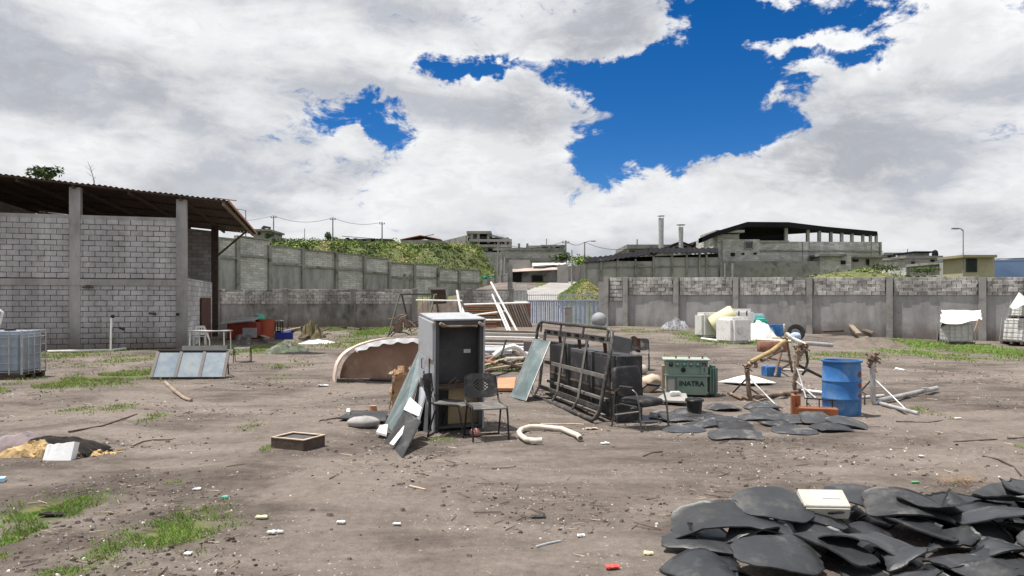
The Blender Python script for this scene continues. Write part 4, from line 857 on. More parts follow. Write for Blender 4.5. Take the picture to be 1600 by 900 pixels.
# --- stacking chairs with perforated backs
def make_chair(label):
    t_ = thing('stacking_chair', label, 'chair', group='black steel stacking chairs')
    def seat(u, v):
        x, y = lerp(-.22, .22, u), lerp(-.22, .21, v); return V((x * (1 - .12 * v), y, .445 - .02 * math.sin(math.pi * u) * math.sin(math.pi * v) - .03 * max(0, .15 - v) / .15))
    MB().sheet(seat, 10, 10, .016).build('seat', m_dustyseat, t_, smooth=50)
    hole = lambda i, j: 5 <= i <= 12 and 4 <= j <= 11 and (i + j) % 2 == 0 and abs(i - 8.5) + abs(j - 7.5) < 6
    MB().sheet(lambda u, v: V((lerp(-.225, .225, u) * (1 - .1 * (2 * v - 1) ** 4), .25 + .09 * v - .05 * (1 - (2 * u - 1) ** 2) * -1 * .6, .50 + .32 * v - .03 * (2 * u - 1) ** 4 * (1 if v > .5 else -1))), 18, 16, .012, hole).build('backrest', m_plast_blk, t_, smooth=50)
    for s in (-1, 1):
        MB().tube([(s * .235, -.25, 0), (s * .235, -.20, .30), (s * .23, -.17, .425), (s * .23, .10, .435), (s * .23, .18, .44)], .0125, 8).build('front_leg', m_blackmetal, t_, smooth=50)
        MB().tube([(s * .235, .26, 0), (s * .235, .17, .30), (s * .23, .12, .42)], .0125, 8).build('rear_leg', m_blackmetal, t_, smooth=50)
        MB().tube([(s * .23, .14, .43), (s * .23, .25, .47), (s * .22, .30, .62), (s * .21, .335, .78)], .0125, 8).build('back_post', m_blackmetal, t_, smooth=50)
    MB().tube([(-.235, .26, .012), (.235, .26, .012)], .011, 6).build('stretcher', m_blackmetal, t_)
    return t_
ch0 = make_chair('black perforated-back chair standing in front of the tall cabinet'); q = G(760, 687); ch0.location = q; ch0.rotation_euler = (0, 0, R(16))
q = G(706, 680); dup(ch0, q, R(75), 'black chair turned sideways, tucked against the open cabinet')
q = G(379, 566); c_ = dup(ch0, q, R(14), 'dusty black chair standing alone beside the window frame')
q = G(1000, 578); c2_ = dup(ch0, q, R(-12), 'dark chair with a torn brown cloth on its back behind the green transformer')
mb = MB(); mb.sheet(lambda u, v: V((lerp(-.26, .0, u), .30 + .05 * v + .02 * math.sin(u * 7), lerp(.45, .84, v) + .04 * math.sin(u * 5))), 10, 8, .02)
cl = mb.build('torn_cloth', M('brown_rag', (.055, .025, .018), .95, .3, 5.)); cl.location = q; cl.rotation_euler = (0, 0, R(-12)); tag(cl, 'torn dark brown cloth hanging on the chair back behind the transformer', 'cloth')
for k, (px, py, lab) in enumerate(((990, 583, 'left'), (1004, 585, 'right'))):
    p = G(px, py); mb = MB(p); mb.grid(lambda u, v: p + V((math.cos(u * 6.2832) * math.sin(v * math.pi) * .13, math.sin(u * 6.2832) * math.sin(v * math.pi) * .12, .12 - math.cos(v * math.pi) * .13)) * (1) + V((.02 * noise.noise(V((u * 9, v * 9, k))), 0, .02 * noise.noise(V((u * 8, v * 8, k + 3))))), 14, 10)
    tag(mb.build('plastic_bag', m_bag, smooth=60), 'filled clear plastic bag under the dark chair, %s one' % lab, 'bag', 'bags under the chair')
p = G(742, 684); mb = MB(p); mb.grid(lambda u, v: p + V((math.cos(u * 6.2832) * math.sin(v * math.pi) * .075, math.sin(u * 6.2832) * math.sin(v * math.pi) * .06, .05 - math.cos(v * math.pi) * .055)) + V((0, 0, .015 * noise.noise(V((u * 9, v * 9, 2))))), 14, 10); tag(mb.build('rag_bundle', m_pink, smooth=60), 'small pink rag bundle on the ground under the perforated chair', 'rag')

# --- open steel cabinet
loc = G(677, 676); loc.z -= .03; cb = thing('steel_cabinet', 'tall open grey steel cabinet without door, dark inside', 'cabinet', loc, rot=Euler((R(4.5), R(-.6), R(19))))
W_, D_, H_ = .73, .92, 1.57; th = .025
for nm, c, s, m_ in (('side_panel', (th / 2, D_ / 2, H_ / 2), (th, D_, H_), m_greypaint), ('side_panel', (W_ - th / 2, D_ / 2, H_ / 2), (th, D_, H_), m_greypaint), ('top_panel', (W_ / 2, D_ / 2, H_ + th / 2 + .002), (W_ + .01, D_ + .01, th), m_greypaint),
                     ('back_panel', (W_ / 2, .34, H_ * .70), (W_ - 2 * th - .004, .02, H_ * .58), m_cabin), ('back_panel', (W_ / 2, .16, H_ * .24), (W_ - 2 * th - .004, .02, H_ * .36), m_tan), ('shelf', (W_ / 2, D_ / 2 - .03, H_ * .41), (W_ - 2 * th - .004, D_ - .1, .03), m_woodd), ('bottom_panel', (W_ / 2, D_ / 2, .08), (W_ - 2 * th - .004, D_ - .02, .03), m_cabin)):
    MB().box(c, s).build(nm, m_, cb, bevel=.004)
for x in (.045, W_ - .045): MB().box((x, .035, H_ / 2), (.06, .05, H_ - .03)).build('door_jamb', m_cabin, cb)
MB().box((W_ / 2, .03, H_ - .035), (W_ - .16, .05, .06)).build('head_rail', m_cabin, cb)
for x in (th + .006, W_ - th - .006): MB().box((x, D_ / 2 + .02, H_ * .70), (.01, D_ - .22, H_ * .56)).build('inner_dark_sheet', m_cabin, cb)  # thin dark sheets over the cabinet's inner faces
MB().box((W_ / 2, D_ / 2, H_ - .012), (W_ - .06, D_ - .14, .01)).build('inner_dark_sheet', m_cabin, cb)
MB().tube([(.10, -.01, H_ - .07), (W_ - .12, -.01, H_ - .075)], .017, 8).build('hanging_rod', m_rustpipe, cb)
for x in (.11, W_ - .07): MB().box((x, -.02, H_ - .05), (.09, .06, .05), roty(.5)).build('rod_bracket', m_rustpipe, cb, bevel=.012)
MB().box((W_ - .17, .322, H_ * .70), (.10, .01, .055)).build('label_plate', m_white, cb)
MB().box((-.012, D_ * .5, H_ - .28), (.02, D_ + .005, .52)).build('door_leaf', m_greypaint, cb, bevel=.004)
MB().box((-.014, D_ * .62, H_ * .34), (.016, D_ * .72, .98)).build('door_leaf', m_greypaint, cb, bevel=.004)
MB().tube([(-.03, .52, .98), (-.055, .52, .98), (-.055, .52, .84), (-.03, .52, .84)], .007, 6).build('handle', m_blackmetal, cb)
MB().box((-.028, .50, .78), (.012, .03, .05)).build('lock', m_blackmetal, cb)
for k in range(5):
    a = rnd.uniform(0, 3); MB().tube([(rnd.uniform(.2, .5), rnd.uniform(.1, .3), H_ * .41 + .03), (rnd.uniform(.2, .5), rnd.uniform(.1, .3), H_ * .41 + rnd.uniform(.04, .14))], .006, 5).build('scrap_wire', m_rustpipe, cb)
def panel(name, label, cat, pts, th_, mat, group=None, bevel=0.):
    c = (V(pts[0]) + V(pts[1])) / 2; mb = MB(c); mb.slab(pts, th_); return tag(mb.build(name, mat, bevel=bevel), label, cat, group)
# panes and boards leaning on the cabinet's left side
o_ = panel('glass_pane', 'long dusty glass pane leaning on the left side of the cabinet', 'glass pane', [G(602, 664), G(622, 684), P(669, 556, 11.6), P(655, 548, 12.)], .008, m_glass)
for a, b in ((G(602, 664), P(655, 548, 12.)), (G(622, 684), P(669, 556, 11.6))):
    mb = MB(o_.location); mb.beam(a, b, .02, .02); mb.build('edge_trim', m_alu, o_)
panel('grey_board', 'narrow pale grey board behind the dark board by the cabinet', 'board', [G(640, 668), G(652, 676), P(672, 592, 10.9), P(659, 586, 11.1)], .02, m_greypaint)
o_ = panel('slotted_board', 'dark board with black slot leaning on the cabinet corner', 'board', [G(650, 664), G(668, 676), P(671, 602, 10.8), P(660, 589, 11.)], .03, m_cabin)
o_ = panel('dark_board', 'black board with white strip leaning lowest against the cabinet', 'board', [G(602, 692), G(630, 713), P(659, 659, 9.6), P(633, 641, 10.)], .02, m_board, bevel=.004)
mb = MB(o_.location); a, b = G(613, 702), P(635, 669, 9.62); nrm = V((-.2, -.75, .5)).normalized() * .035; mb.beam(a + nrm + V((0, 0, .03)), b + nrm, .055, .02, (0, -1, .4)); mb.build('white_strip', m_white, o_)
panel('white_tile', 'white square tile resting above the black board', 'tile', [P(631, 641, 9.95), P(655, 652, 9.75), P(659, 638, 9.9), P(641, 622, 10.2)], .015, m_white)
panel('white_scrap', 'white torn scrap lying at the foot of the glass pane', 'scrap', [G(588, 682, .05), G(604, 686, .03), G(606, 676, .10), G(594, 674, .08)], .03, m_wtarp)
panel('white_box', 'small white box wedged between the boards and cabinet', 'box', [P(670, 617, 10.4), P(678, 622, 10.3), P(678, 608, 10.4), P(671, 604, 10.5)], .08, m_white)
p = G(685, 672); mb = MB(p); mb.lathe([(.13, .0), (.15, .55), (.16, .57), (.14, .57), (.12, .05)], 20, p, capt=False); tag(mb.build('black_bin', m_plast_blk, smooth=40), 'black plastic bin standing inside the cabinet mouth', 'bin')
# flat dark sheets, rock and clay pot to the left of the boards
panel('dark_sheet', 'flat dark sheet on the ground left of the leaning glass', 'sheet', [G(528, 661, .03), G(602, 663, .03), G(606, 650, .05), G(548, 648, .04)], .02, m_board)
mb = MB(G(568, 668)); p = G(568, 668); mb.grid(lambda u, v: p + V((math.cos(u * 6.2832) * math.sin(v * math.pi) * .24, math.sin(u * 6.2832) * math.sin(v * math.pi) * .17, .07 - math.cos(v * math.pi) * .085 + .02 * noise.noise(V((u * 5, v * 5, 0))))), 18, 10); tag(mb.build('flat_stone', m_conc, smooth=60), 'flat rounded stone in front of the dark sheet', 'stone')
p = G(583, 645); mb = MB(p); mb.lathe([(.06, .0), (.07, .05), (.055, .10), (.06, .12)], 14, p); tag(mb.build('clay_pot', m_clay, smooth=40), 'tiny orange clay pot behind the dark sheet', 'pot')
panel('white_block', 'small white block on the dark sheet', 'block', [G(541, 656, .06), G(547, 656, .06), G(547, 652, .07), G(542, 652, .07)], .05, m_white)
# crumpled cardboard box
p = G(622, 640); cx = thing('cardboard_box', 'crumpled open brown cardboard box behind the leaning glass', 'box', p, rz=.3)
sq = lambda u: ((-1 + 8 * u, -1) if u < .25 else (1, -1 + 8 * (u - .25)) if u < .5 else (1 - 8 * (u - .5), 1) if u < .75 else (-1, 1 - 8 * (u - .75)))
MB().sheet(lambda u, v: V((.13 * sq(u)[0] * (.85 + .3 * v), .12 * sq(u)[1], .0 + .60 * v)) + V((.09 * v * v + .07 * noise.noise(V((u * 5, v * 5, 1))), .06 * noise.noise(V((u * 5, v * 5, 5))), 0)), 24, 10, .012).build('carton', m_card, cx)
for k, (x, y, a) in enumerate(((-.08, -.14, .8), (.26, -.02, -.5), (.06, .13, .2), (-.12, .02, 1.2))):
    MB().sheet(lambda u, v: V((x + .11 * (u - .5), y + .06 * (v - .5), .60 + .12 * v * math.cos(a) + .05 * noise.noise(V((u * 4, v * 4, k))))) + V((.08 * v * math.sin(a), 0, 0)), 6, 4, .012).build('flap', m_sack if k % 2 else m_card, cx)
MB().tube([(-.16, -.1, .02), (-.12, -.12, .3), (-.1, -.1, .55)], .012, 5).build('stick', m_wood, cx)
# arched shell with tarpaulin under it
O = G(580, 598); sh = thing('arched_shell', 'arched chipped shell with brown tarpaulin front left of the cabinet', 'shell', O)
def shell_pt(u, off=0., dy=0.):
    a = lerp(R(184), R(58), u); return V((O.x + .86 + (1.62 + off) * math.cos(a), O.y + dy, max(-.04, (1.02 + off) * math.sin(a) ** .66 if math.sin(a) > 0 else -.04)))
mb = MB(O); mb.sheet(lambda u, v: shell_pt(u, .02 + .012 * noise.noise(V((u * 14, v * 3, 0))), lerp(-.10, .75, v) + .05 * noise.noise(V((u * 8, 0, 2)))) + V((-.26 * v, 0, -.05 * v)), 36, 8, .035); mb.build('outer_shell', m_shell, sh, smooth=50)
mb = MB(O); mb.sheet(lambda u, v: shell_pt(lerp(.36, .84, u), -.02 - .10 * v + .004 * math.sin(u * 60) + .02 * v * math.sin(u * 31), -.14 - .07 * v), 60, 4, .010); mb.build('corrugated_edge', m_fluff, sh, smooth=60)
mb = MB(O); mb.sheet(lambda u, v: (lambda p: V((p.x, p.y + .06 * noise.noise(V((u * 6, v * 4, 3))) + .04 * math.sin(u * 19) * (1 - v), lerp(min(.09, p.z), p.z, v))))(shell_pt(lerp(.05, 1., u), -.06, .06)), 40, 10, .01); mb.build('tarpaulin_front', m_tarp, sh, smooth=70)
mb = MB(O); mb.slab([G(578, 596, 0), G(640, 596, 0), G(640, 587, .22), G(576, 587, .2)], .02); mb.build('dark_slab', m_cabin, sh)  # dark slab filling the strip below the tarpaulin front

# --- swing frame and the scrap under it
Y = 40.; O = P(645, 525, Y); sw = thing('swing_frame', 'rusty green A-frame swing stand by the back wall', 'swing frame', O)
mb = MB(O); mb.beam(P(624, 460, Y), P(680, 460, Y), .11, .09); mb.build('top_bar', M('mossy_steel', (.10, .105, .075), .8, .3, 3.), sw)
mg_ = bpy.data.materials['mossy_steel']
for a, b, dy in (((625, 459), (606, 526), -1.2), ((628, 461), (640, 512), 1.0), ((679, 460), (670, 500), -1.2), ((681, 460), (685, 490), 1.0)):
    q = P(b[0], b[1], Y + dy); q.z = min(q.z, smoothz(q.x, q.y) + (0 if b[1] > 505 else 9)); mb = MB(O); mb.tube([P(*a, Y), q if b[1] > 520 else P(*b, Y + dy)], .055, 6); mb.build('leg', mg_, sw)
for px in (660, 668):
    mb = MB(O); mb.tube([P(px, 461, Y), P(px + 1, 488, Y)], .015, 5); mb.build('chain', m_rustpipe, sw)
O = P(625, 522, 38); jc = thing('junk_chair_frames', 'tangled rusty chair frames heaped beside the grey cabinet', 'scrap', O); jr = random.Random(5)
for k in range(15):
    a = P(jr.uniform(616, 645), jr.uniform(498, 521), 38 + jr.uniform(-.6, .6)); d_ = V((jr.uniform(-.7, .7), jr.uniform(-.5, .5), jr.uniform(-.5, .5))); a.z = max(a.z, .1); b = a + d_; b.z = max(b.z, .05)
    mb = MB(O); mb.tube([a, a.lerp(b, .5) + V((0, 0, .1)), b], .03, 6); mb.build('bent_tube', m_rustpipe if k % 3 else m_blackmetal, jc)
for k, (px, py) in enumerate(((621, 512), (634, 505))):
    p = P(px, py, 37.8); mb = MB(O); mb.sheet(lambda u, v: p + V((lerp(-.25, .25, u), .1 * v, lerp(-.2, .2, v))), 4, 4, .03); mb.build('seat_shell', m_woodd, jc)
# --- white pipe racks, rust red slatted screens, lumber stack
Y = 37.5
def wp(name, label, pts, r_=.05, mat=None, cat='pipe', group=None):
    mb = MB(V(pts[0])); mb.tube(pts, r_, 8); return tag(mb.build(name, mat or m_whitep, smooth=40), label, cat, group)
O = P(775, 520, Y); pr = thing('white_pipe_rack', 'leaning white painted pipe frame before the rusty screens', 'pipe frame', O)
for a, b, r_, ya, yb in (((767, 441), (811, 523), .055, 38.5, 36.5), ((769, 460), (796, 524), .045, 38.3, 36.4), ((778, 473), (800, 524), .05, 38.3, 36.4), ((725, 476), (826, 473), .05, 39.2, 39.2), ((727, 494), (792, 486), .045, 38, 38), ((745, 500), (784, 500), .05, 37.5, 37.5), ((714, 454), (721, 492), .06, 38.2, 37.4), ((719, 475), (727, 494), .05, 38.2, 37.2), ((650, 469), (722, 470), .04, 39, 39)):
    mb = MB(O); mb.tube([P(*a, ya), P(*b, yb)], r_, 8); mb.build('pipe', m_whitep, pr, smooth=40)
Y = 40.5
for (x0, x1, y0, y1, n_, slant, lab) in ((727, 776, 474, 512, 12, 0, 'left rust red slatted screen standing behind the white pipes'), (776, 829, 474, 511, 13, 14, 'right dark slanted slat screen beside the blue gate')):
    O = P((x0 + x1) / 2, y1, Y); s_ = thing('slatted_screen', lab, 'screen', O, group='rusty slatted screens'); O = V(O)
    mb = MB(O); mb.slab([P(x0, y1, Y + .12), P(x1, y1, Y + .12), P(x1, y0, Y + .12), P(x0, y0, Y + .12)], .02); mb.build('backing', m_rustred, s_)
    for k in range(n_):
        if slant:
            x = lerp(x0, x1, (k + .5) / n_); mb = MB(O); mb.beam(P(x - slant * .5, y0 + 1, Y), P(min(x + slant * .5, x1 + 2), y1, Y), .075, .05, (0, 1, 0)); mb.build('slat', m_farpl if k % 3 else m_wood, s_)
        else:
            y = lerp(y0 + 1.5, y1 - 1, k / (n_ - 1)); mb = MB(O); mb.beam(P(x0, y, Y), P(x1, y + jr.uniform(-1, 1), Y), .06, .07); mb.build('slat', m_clay if k % 2 else m_wood, s_)
# lumber stack
O = G(790, 545); ls_ = thing('lumber_stack', 'low stack of pale weathered boards right of the cabinet', 'lumber', O)
for k in range(6):
    for j in range(2):
        y = 517 + k * 5.0; mb = MB(O); Yk = 26 - k * .45 + j * .5; a, b = P(750 - k + 4 * j, y + jr.uniform(-.7, .7), Yk), P(838 + jr.uniform(-6, 5), y + 2 + jr.uniform(-.7, .7), Yk); mb.beam(a, b, .30, .085); mb.build('board', (m_wood, m_farpl, m_whitep)[(k + j) % 3], ls_)
# bent white plastic pipe, stick, planks and pipes of the scrap heap
wp('bent_pipe', 'thick bent white plastic pipe on the scrap heap', [P(772, 556, 17.2), P(782, 548, 17.2), P(792, 543, 17.3), P(803, 541, 17.4), P(812, 545, 17.4), P(822, 553, 17.4), P(830, 557, 17.4)], .06, m_white)
wp('iron_bar', 'dark iron bar sticking up from the scrap heap', [P(783, 556, 17), P(791, 531, 17.2)], .022, m_blackmetal, 'bar')
heap = [((748, 578), (790, 566), m_wood), ((752, 586), (828, 562), m_rustpipe), ((745, 582), (806, 579), m_woodd), ((760, 573), (780, 556), m_rustred), ((758, 565), (800, 558), m_steel), ((790, 570), (832, 566), m_pvc), ((770, 588), (820, 574), m_wood), ((749, 570), (776, 574), m_rustred), ((800, 560), (834, 572), m_woodd), ((748, 553), (775, 560), m_steel), ((780, 580), (826, 582), m_woodd)]
for k, (a, b, m_) in enumerate(heap):
    p, q = G(*a), G(*b); p.z += .06 + .02 * k; q.z += .10
    mb = MB(p)
    if k % 2: mb.tube([p, q], .045 if k != 5 else .06, 8)
    else: mb.beam(p, q, .13, .05)
    tag(mb.build('scrap_pipe' if k % 2 else 'plank', m_, smooth=40 if k % 2 else 0), ('pale plank at the left front of the scrap heap', 'long rusty pipe crossing the scrap heap', 'dark plank low in the scrap heap middle', 'rust red pipe at the upper left of the scrap heap', 'grey metal strip at the top of the scrap heap', 'cream pipe at the right of the scrap heap', 'pale plank nearest the camera in the scrap heap', 'rust red pipe at the left edge of the scrap heap', 'dark plank at the right edge of the scrap heap', 'grey steel pipe at the top left of the scrap heap', 'dark plank at the right front of the scrap heap')[k], 'pipe' if k % 2 else 'plank', 'scrap heap pieces')
panel('bluish_tray', 'flat bluish metal tray among the scrap boards', 'tray', [P(752, 551, 19.5), P(800, 552, 19.5), P(800, 546, 20), P(754, 545, 20)], .06, m_greypaint)
panel('clay_slab', 'terracotta slab lying behind the perforated chair', 'slab', [G(776, 612, .02), G(803, 612, .02), G(806, 602, .12), G(778, 602, .12)], .06, m_clay)
panel('purple_box', 'dull purple box end beside the glass leaning on the rack', 'box', [P(818, 548, 15.6), P(832, 549, 15.6), P(832, 533, 15.6), P(818, 532, 15.6)], .2, m_mauve)

# --- long tubular rack leaning on lockers
BL, BR = G(829, 618, .03), G(934, 661, .03); TL, TR = P(841, 502, BL.y + .30), P(960, 514, BR.y + .32)
O = (BL + BR) / 2; rk = thing('tubular_roof_rack', 'large black tubular vehicle rack leaning on its side', 'rack', O)
def rq(u, v): return BL.lerp(BR, u).lerp(TL.lerp(TR, u), v)
m_rackbar = M('dusty_grey_bar', (.15, .14, .132), .7, .25, 6., metal=.1, bump=.1, dirt=(.24, .21, .18), damt=.45, dscale=6.)
out = []
for (u, v, du, dv) in ((.0, .0, 1, 1), (1., .0, -1, 1), (1., 1., -1, -1), (0., 1., 1, -1)):
    ru, rv = .07, .13; c = (u + du * ru, v + dv * rv); seq = [(c[0] - du * ru, c[1]), (c[0] - du * ru * .7, c[1] - dv * rv * .7), (c[0], c[1] - dv * rv)]
    out += seq if (du * dv > 0) else seq[::-1]
mb = MB(O); mb.tube([rq(*p) for p in out], .032, 10, closed=True); mb.build('outer_tube', m_rackmetal, rk, smooth=60)
back = V((.93, .37, 0)) * .10; fr_ = lambda u, v: rq(u, v) + back
for (a, b, w_) in (((.06, .12), (.94, .12), .07), ((.06, .86), (.94, .86), .10), ((.06, .12), (.06, .86), .07), ((.94, .12), (.94, .86), .07), ((.06, .46), (.94, .46), .06), ((.36, .12), (.36, .86), .06), ((.66, .12), (.66, .86), .06)):
    mb = MB(O); mb.beam(fr_(*a), fr_(*b), w_, .035, (.93, -.37, 0)); mb.build('frame_bar', m_rackbar if w_ != .07 else m_rackmetal, rk)
for u in (.06, .36, .66, .94):
    for v0, v1 in ((.0, .12), (.86, 1.)): mb = MB(O); mb.tube([rq(u, v0), fr_(u, v1) if v0 == 0 else rq(u, v1)], .022, 6); mb.build('standoff', m_rackmetal, rk)
for i in range(3):
    for du in (.07, .18):
        c = fr_(.06 + .30 * i + du, .865) - V((.93, .37, 0)) * .02; mb = MB(O); mb.box(c, (.02, .16, .05), rotz(math.atan2(.37, .93))); mb.build('slot', m_dark, rk)
for u in (.25, .52, .83):
    mb = MB(O); a = fr_(u, .84) + back * .5; mb.tube([a, a + V((.02, 0, -.22)), a + V((.03, -.02, -.36))], [.035, .03, .05], 6); mb.tube(arc(a + V((.03, -.02, -.42)), .06, 0, 6.2, 10, 'yz'), .018, 6); mb.build('rusty_hook', M('dark_rust', (.07, .035, .025), .9, .3, 5.) if not bpy.data.materials.get('dark_rust') else bpy.data.materials['dark_rust'], rk)
for v in (.03, .20): mb = MB(O); mb.beam(fr_(.1, v) + back * 1.2, fr_(.92, v) + back * 1.2, .06, .04); mb.build('lower_rail', m_rackbar, rk)
ax = (BR - BL); ax.z = 0; ax.normalize(); nb = V((-ax.y, ax.x, 0)); ang = math.atan2(ax.y, ax.x)
for k, (u, w_, hh, m_, lab) in enumerate(((.18, 1.0, 1.05, m_cabin, 'left dark locker behind the tubular rack'), (.52, 1.0, 1.0, m_cabin, 'middle dark locker behind the tubular rack'), (.84, .92, 1.03, m_board, 'right dark locker behind the tubular rack'))):
    p = BL.lerp(BR, u) + nb * (.56 if nb.x > 0 else -.56); p.z = T(p.x, p.y) - .02; lk = thing('metal_locker', lab, 'locker', p, rz=ang, group='lockers behind the rack')
    MB().box((0, 0, hh / 2), (w_, .42, hh)).build('body', m_, lk, bevel=.01); MB().box((0, -.218, hh / 2), (w_ - .08, .012, hh - .1)).build('door', m_board, lk, bevel=.003)
    MB().box((0, .218, hh / 2), (w_ - .08, .012, hh - .1)).build('rear_panel', m_board, lk)
    MB().box((w_ * .36, -.235, hh * .55), (.02, .03, .1)).build('handle', m_steel, lk); MB().box((0, -.228, hh * .45), (w_ - .1, .008, .03)).build('seam', m_rustpipe, lk)
panel('upright_sheet', 'dusty grey upright sheet behind the rack end and armchair', 'panel', [P(943, 592, 12.9), P(975, 592, 13.3), P(984, 530, 13.6), P(950, 523, 13.2)], .07, M('dusty_grey_panel', (.10, .10, .105), .8, .25, 3., dirt=(.2, .19, .18), damt=.4), bevel=.015)
o_ = panel('glass_pane', 'tall greenish glass pane leaning on the rack left end', 'glass pane', [G(798, 622, .01), G(822, 629, .01), P(860, 534, 14.1), P(835, 529, 14.4)], .008, m_glass)
a_, b_ = G(822, 629, .01), P(860, 534, 14.1); mb = MB(o_.location); mb.beam(a_, b_, .016, .02); mb.build('edge_trim', m_steel, o_); mb = MB(o_.location); mb.beam(G(798, 622, .01), P(835, 529, 14.4), .016, .02); mb.build('edge_trim', m_steel, o_)
# --- armchair
q = G(1000, 669); ac = thing('office_armchair', 'black upholstered armchair with steel loop arms in front of the transformer', 'armchair', q, rz=R(38)); ac.scale = (.95, .95, .88)
m_armtube = M('worn_dark_chrome', (.10, .10, .10), .35, .3, 8., metal=.7, bump=.05, dirt=(.2, .18, .15), damt=.35, dscale=8.)
def cushion(mb, c, s, rot=None, p_=4., n=18, m=10, wob=.01):
    def f(u, v):
        a, b = u * 6.28318, (v - .5) * math.pi; ca, sa, cb, sb = math.cos(a), math.sin(a), math.cos(b), math.sin(b); sg = lambda x, k: math.copysign(abs(x) ** (2 / k), x)
        d_ = V((sg(ca, p_) * sg(cb, p_) * s[0] / 2, sg(sa, p_) * sg(cb, p_) * s[1] / 2, sg(sb, p_) * s[2] / 2)); d_ += V((1, 1, 1)) * wob * noise.noise(d_ * 7)
        return V(c) + (rot @ d_ if rot else d_)
    return mb.grid(f, n, m)
cushion(MB(), (0, -.02, .43), (.56, .54, .14)).build('seat', m_leather, ac, smooth=60)
cushion(MB(), (0, .26, .72), (.58, .11, .52), rotx(-.18), 6.).build('backrest', m_leather, ac, smooth=60)
for s in (-1, 1):
    x = s * .30
    MB().tube([(x, -.30, 0), (x, -.26, .40), (x, -.20, .60), (x, -.10, .66), (x, .12, .66), (x, .22, .58), (x, .24, .40)], .014, 8).build('arm_loop', m_armtube, ac, smooth=60)
    MB().tube([(x, .30, 0), (x, .22, .36), (x, .10, .40), (x, -.22, .38)], .014, 8).build('rear_leg', m_armtube, ac, smooth=60)
    MB().box((x, 0, .68), (.05, .26, .025)).build('arm_pad', m_plast_blk, ac, bevel=.01)
MB().tube([(-.3, -.1, .35), (.3, -.1, .35)], .012, 6).build('cross_tube', m_steel, ac); MB().tube([(-.3, .26, .2), (.3, .26, .2)], .012, 6).build('cross_tube', m_steel, ac)
p = G(1016, 612); mb = MB(p); cushion(mb, p + V((-.02, 0, .16)), (.52, .34, .34), roty(-.45), 2.6, 20, 12, .05); tag(mb.build('cement_sack', m_sack, smooth=70), 'lumpy pale sack slumped left of the green transformer', 'sack')
# --- transformer
q = G(1072, 617); tf = thing('electric_transformer', 'green metal electric transformer box marked INATRA', 'transformer', q, rz=R(-9)); q = V(q)
MB().box((0, 0, .20), (.74, .50, .36)).build('tank', m_green, tf, bevel=.008)
MB().box((0, 0, .395), (.84, .58, .04)).build('flange', m_green, tf, bevel=.005)
MB().box((-.01, .0, .545), (.80, .54, .26)).build('upper_tank', m_green, tf, bevel=.006)
MB().box((-.01, .0, .692), (.88, .62, .028)).build('lid', M('pale_green_lid', (.30, .36, .32), .6, .15, 4., dirt=(.4, .4, .36), damt=.5), tf, bevel=.006)
for k in range(5):
    x = -.30 + k * .125; t_ = MB(); t_.lathe([(.042, 0), (.042, .02), (.03, .03), (.03, .06), (.016, .07)], 12, (x, -.272, .60), rotx(R(90))); t_.build('bushing', m_greend if k else m_ink, tf, smooth=40)
MB().lathe([(.045, 0), (.045, .02), (.02, .03)], 12, (-.07, -.272, .50), rotx(R(90))).build('gauge', m_ink, tf, smooth=40)
MB().box((.245, -.273, .545), (.012, .01, .25)).build('seam', m_greend, tf); MB().box((-.30, -.256, .22), (.14, .012, .2)).build('name_plate', m_farpl, tf)
for x in (-.20, -.375): MB().box((x, -.262, .22), (.02, .02, .26)).build('rib', m_greend, tf)
rd = MB().box((.49, -.05, .30), (.17, .34, .56)).build('radiator', m_greend, tf, bevel=.04)
for k in range(3): MB().box((.44 + k * .05, -.23, .30), (.012, .03, .48)).build('fin', m_green, rd)
MB().tube([(.38, 0, .48), (.46, 0, .48)], .04, 8).build('radiator_pipe', m_greend, tf)
for x in (-.2, .05, .3): MB().tube([(x, -.1, .70), (x, -.1, .76)], .018, 8).build('lid_bolt', m_rustpipe, tf)
MB().box((-.44, -.1, .35), (.06, .2, .45)).build('side_box', m_tan, tf, bevel=.005); MB().box((-.29, -.32, .03), (.14, .06, .05)).build('foot_block', m_white, tf)
def lettering(txt, size, parent, loc, rot=(R(90), 0, 0), mat=None, ext=.004):
    cu = bpy.data.curves.new('lettering', 'FONT'); cu.body = txt; cu.size = size; cu.align_x = 'CENTER'; cu.align_y = 'CENTER'; cu.extrude = ext; cu.offset = size * .02
    o = bpy.data.objects.new('tmp', cu); col.objects.link(o); bpy.context.view_layer.update()
    me_ = bpy.data.meshes.new_from_object(o); bpy.data.objects.remove(o); me_.materials.clear(); me_.materials.append(mat or m_ink)
    o = bpy.data.objects.new('lettering', me_); col.objects.link(o); o.parent = parent; o.location = loc; o.rotation_euler = rot; return o
lettering('INATRA', .13, tf, (.085, -.258, .235)); lettering('75', .10, tf, (.315, -.278, .60)); lettering('!', .10, tf, (.32, -.278, .50))
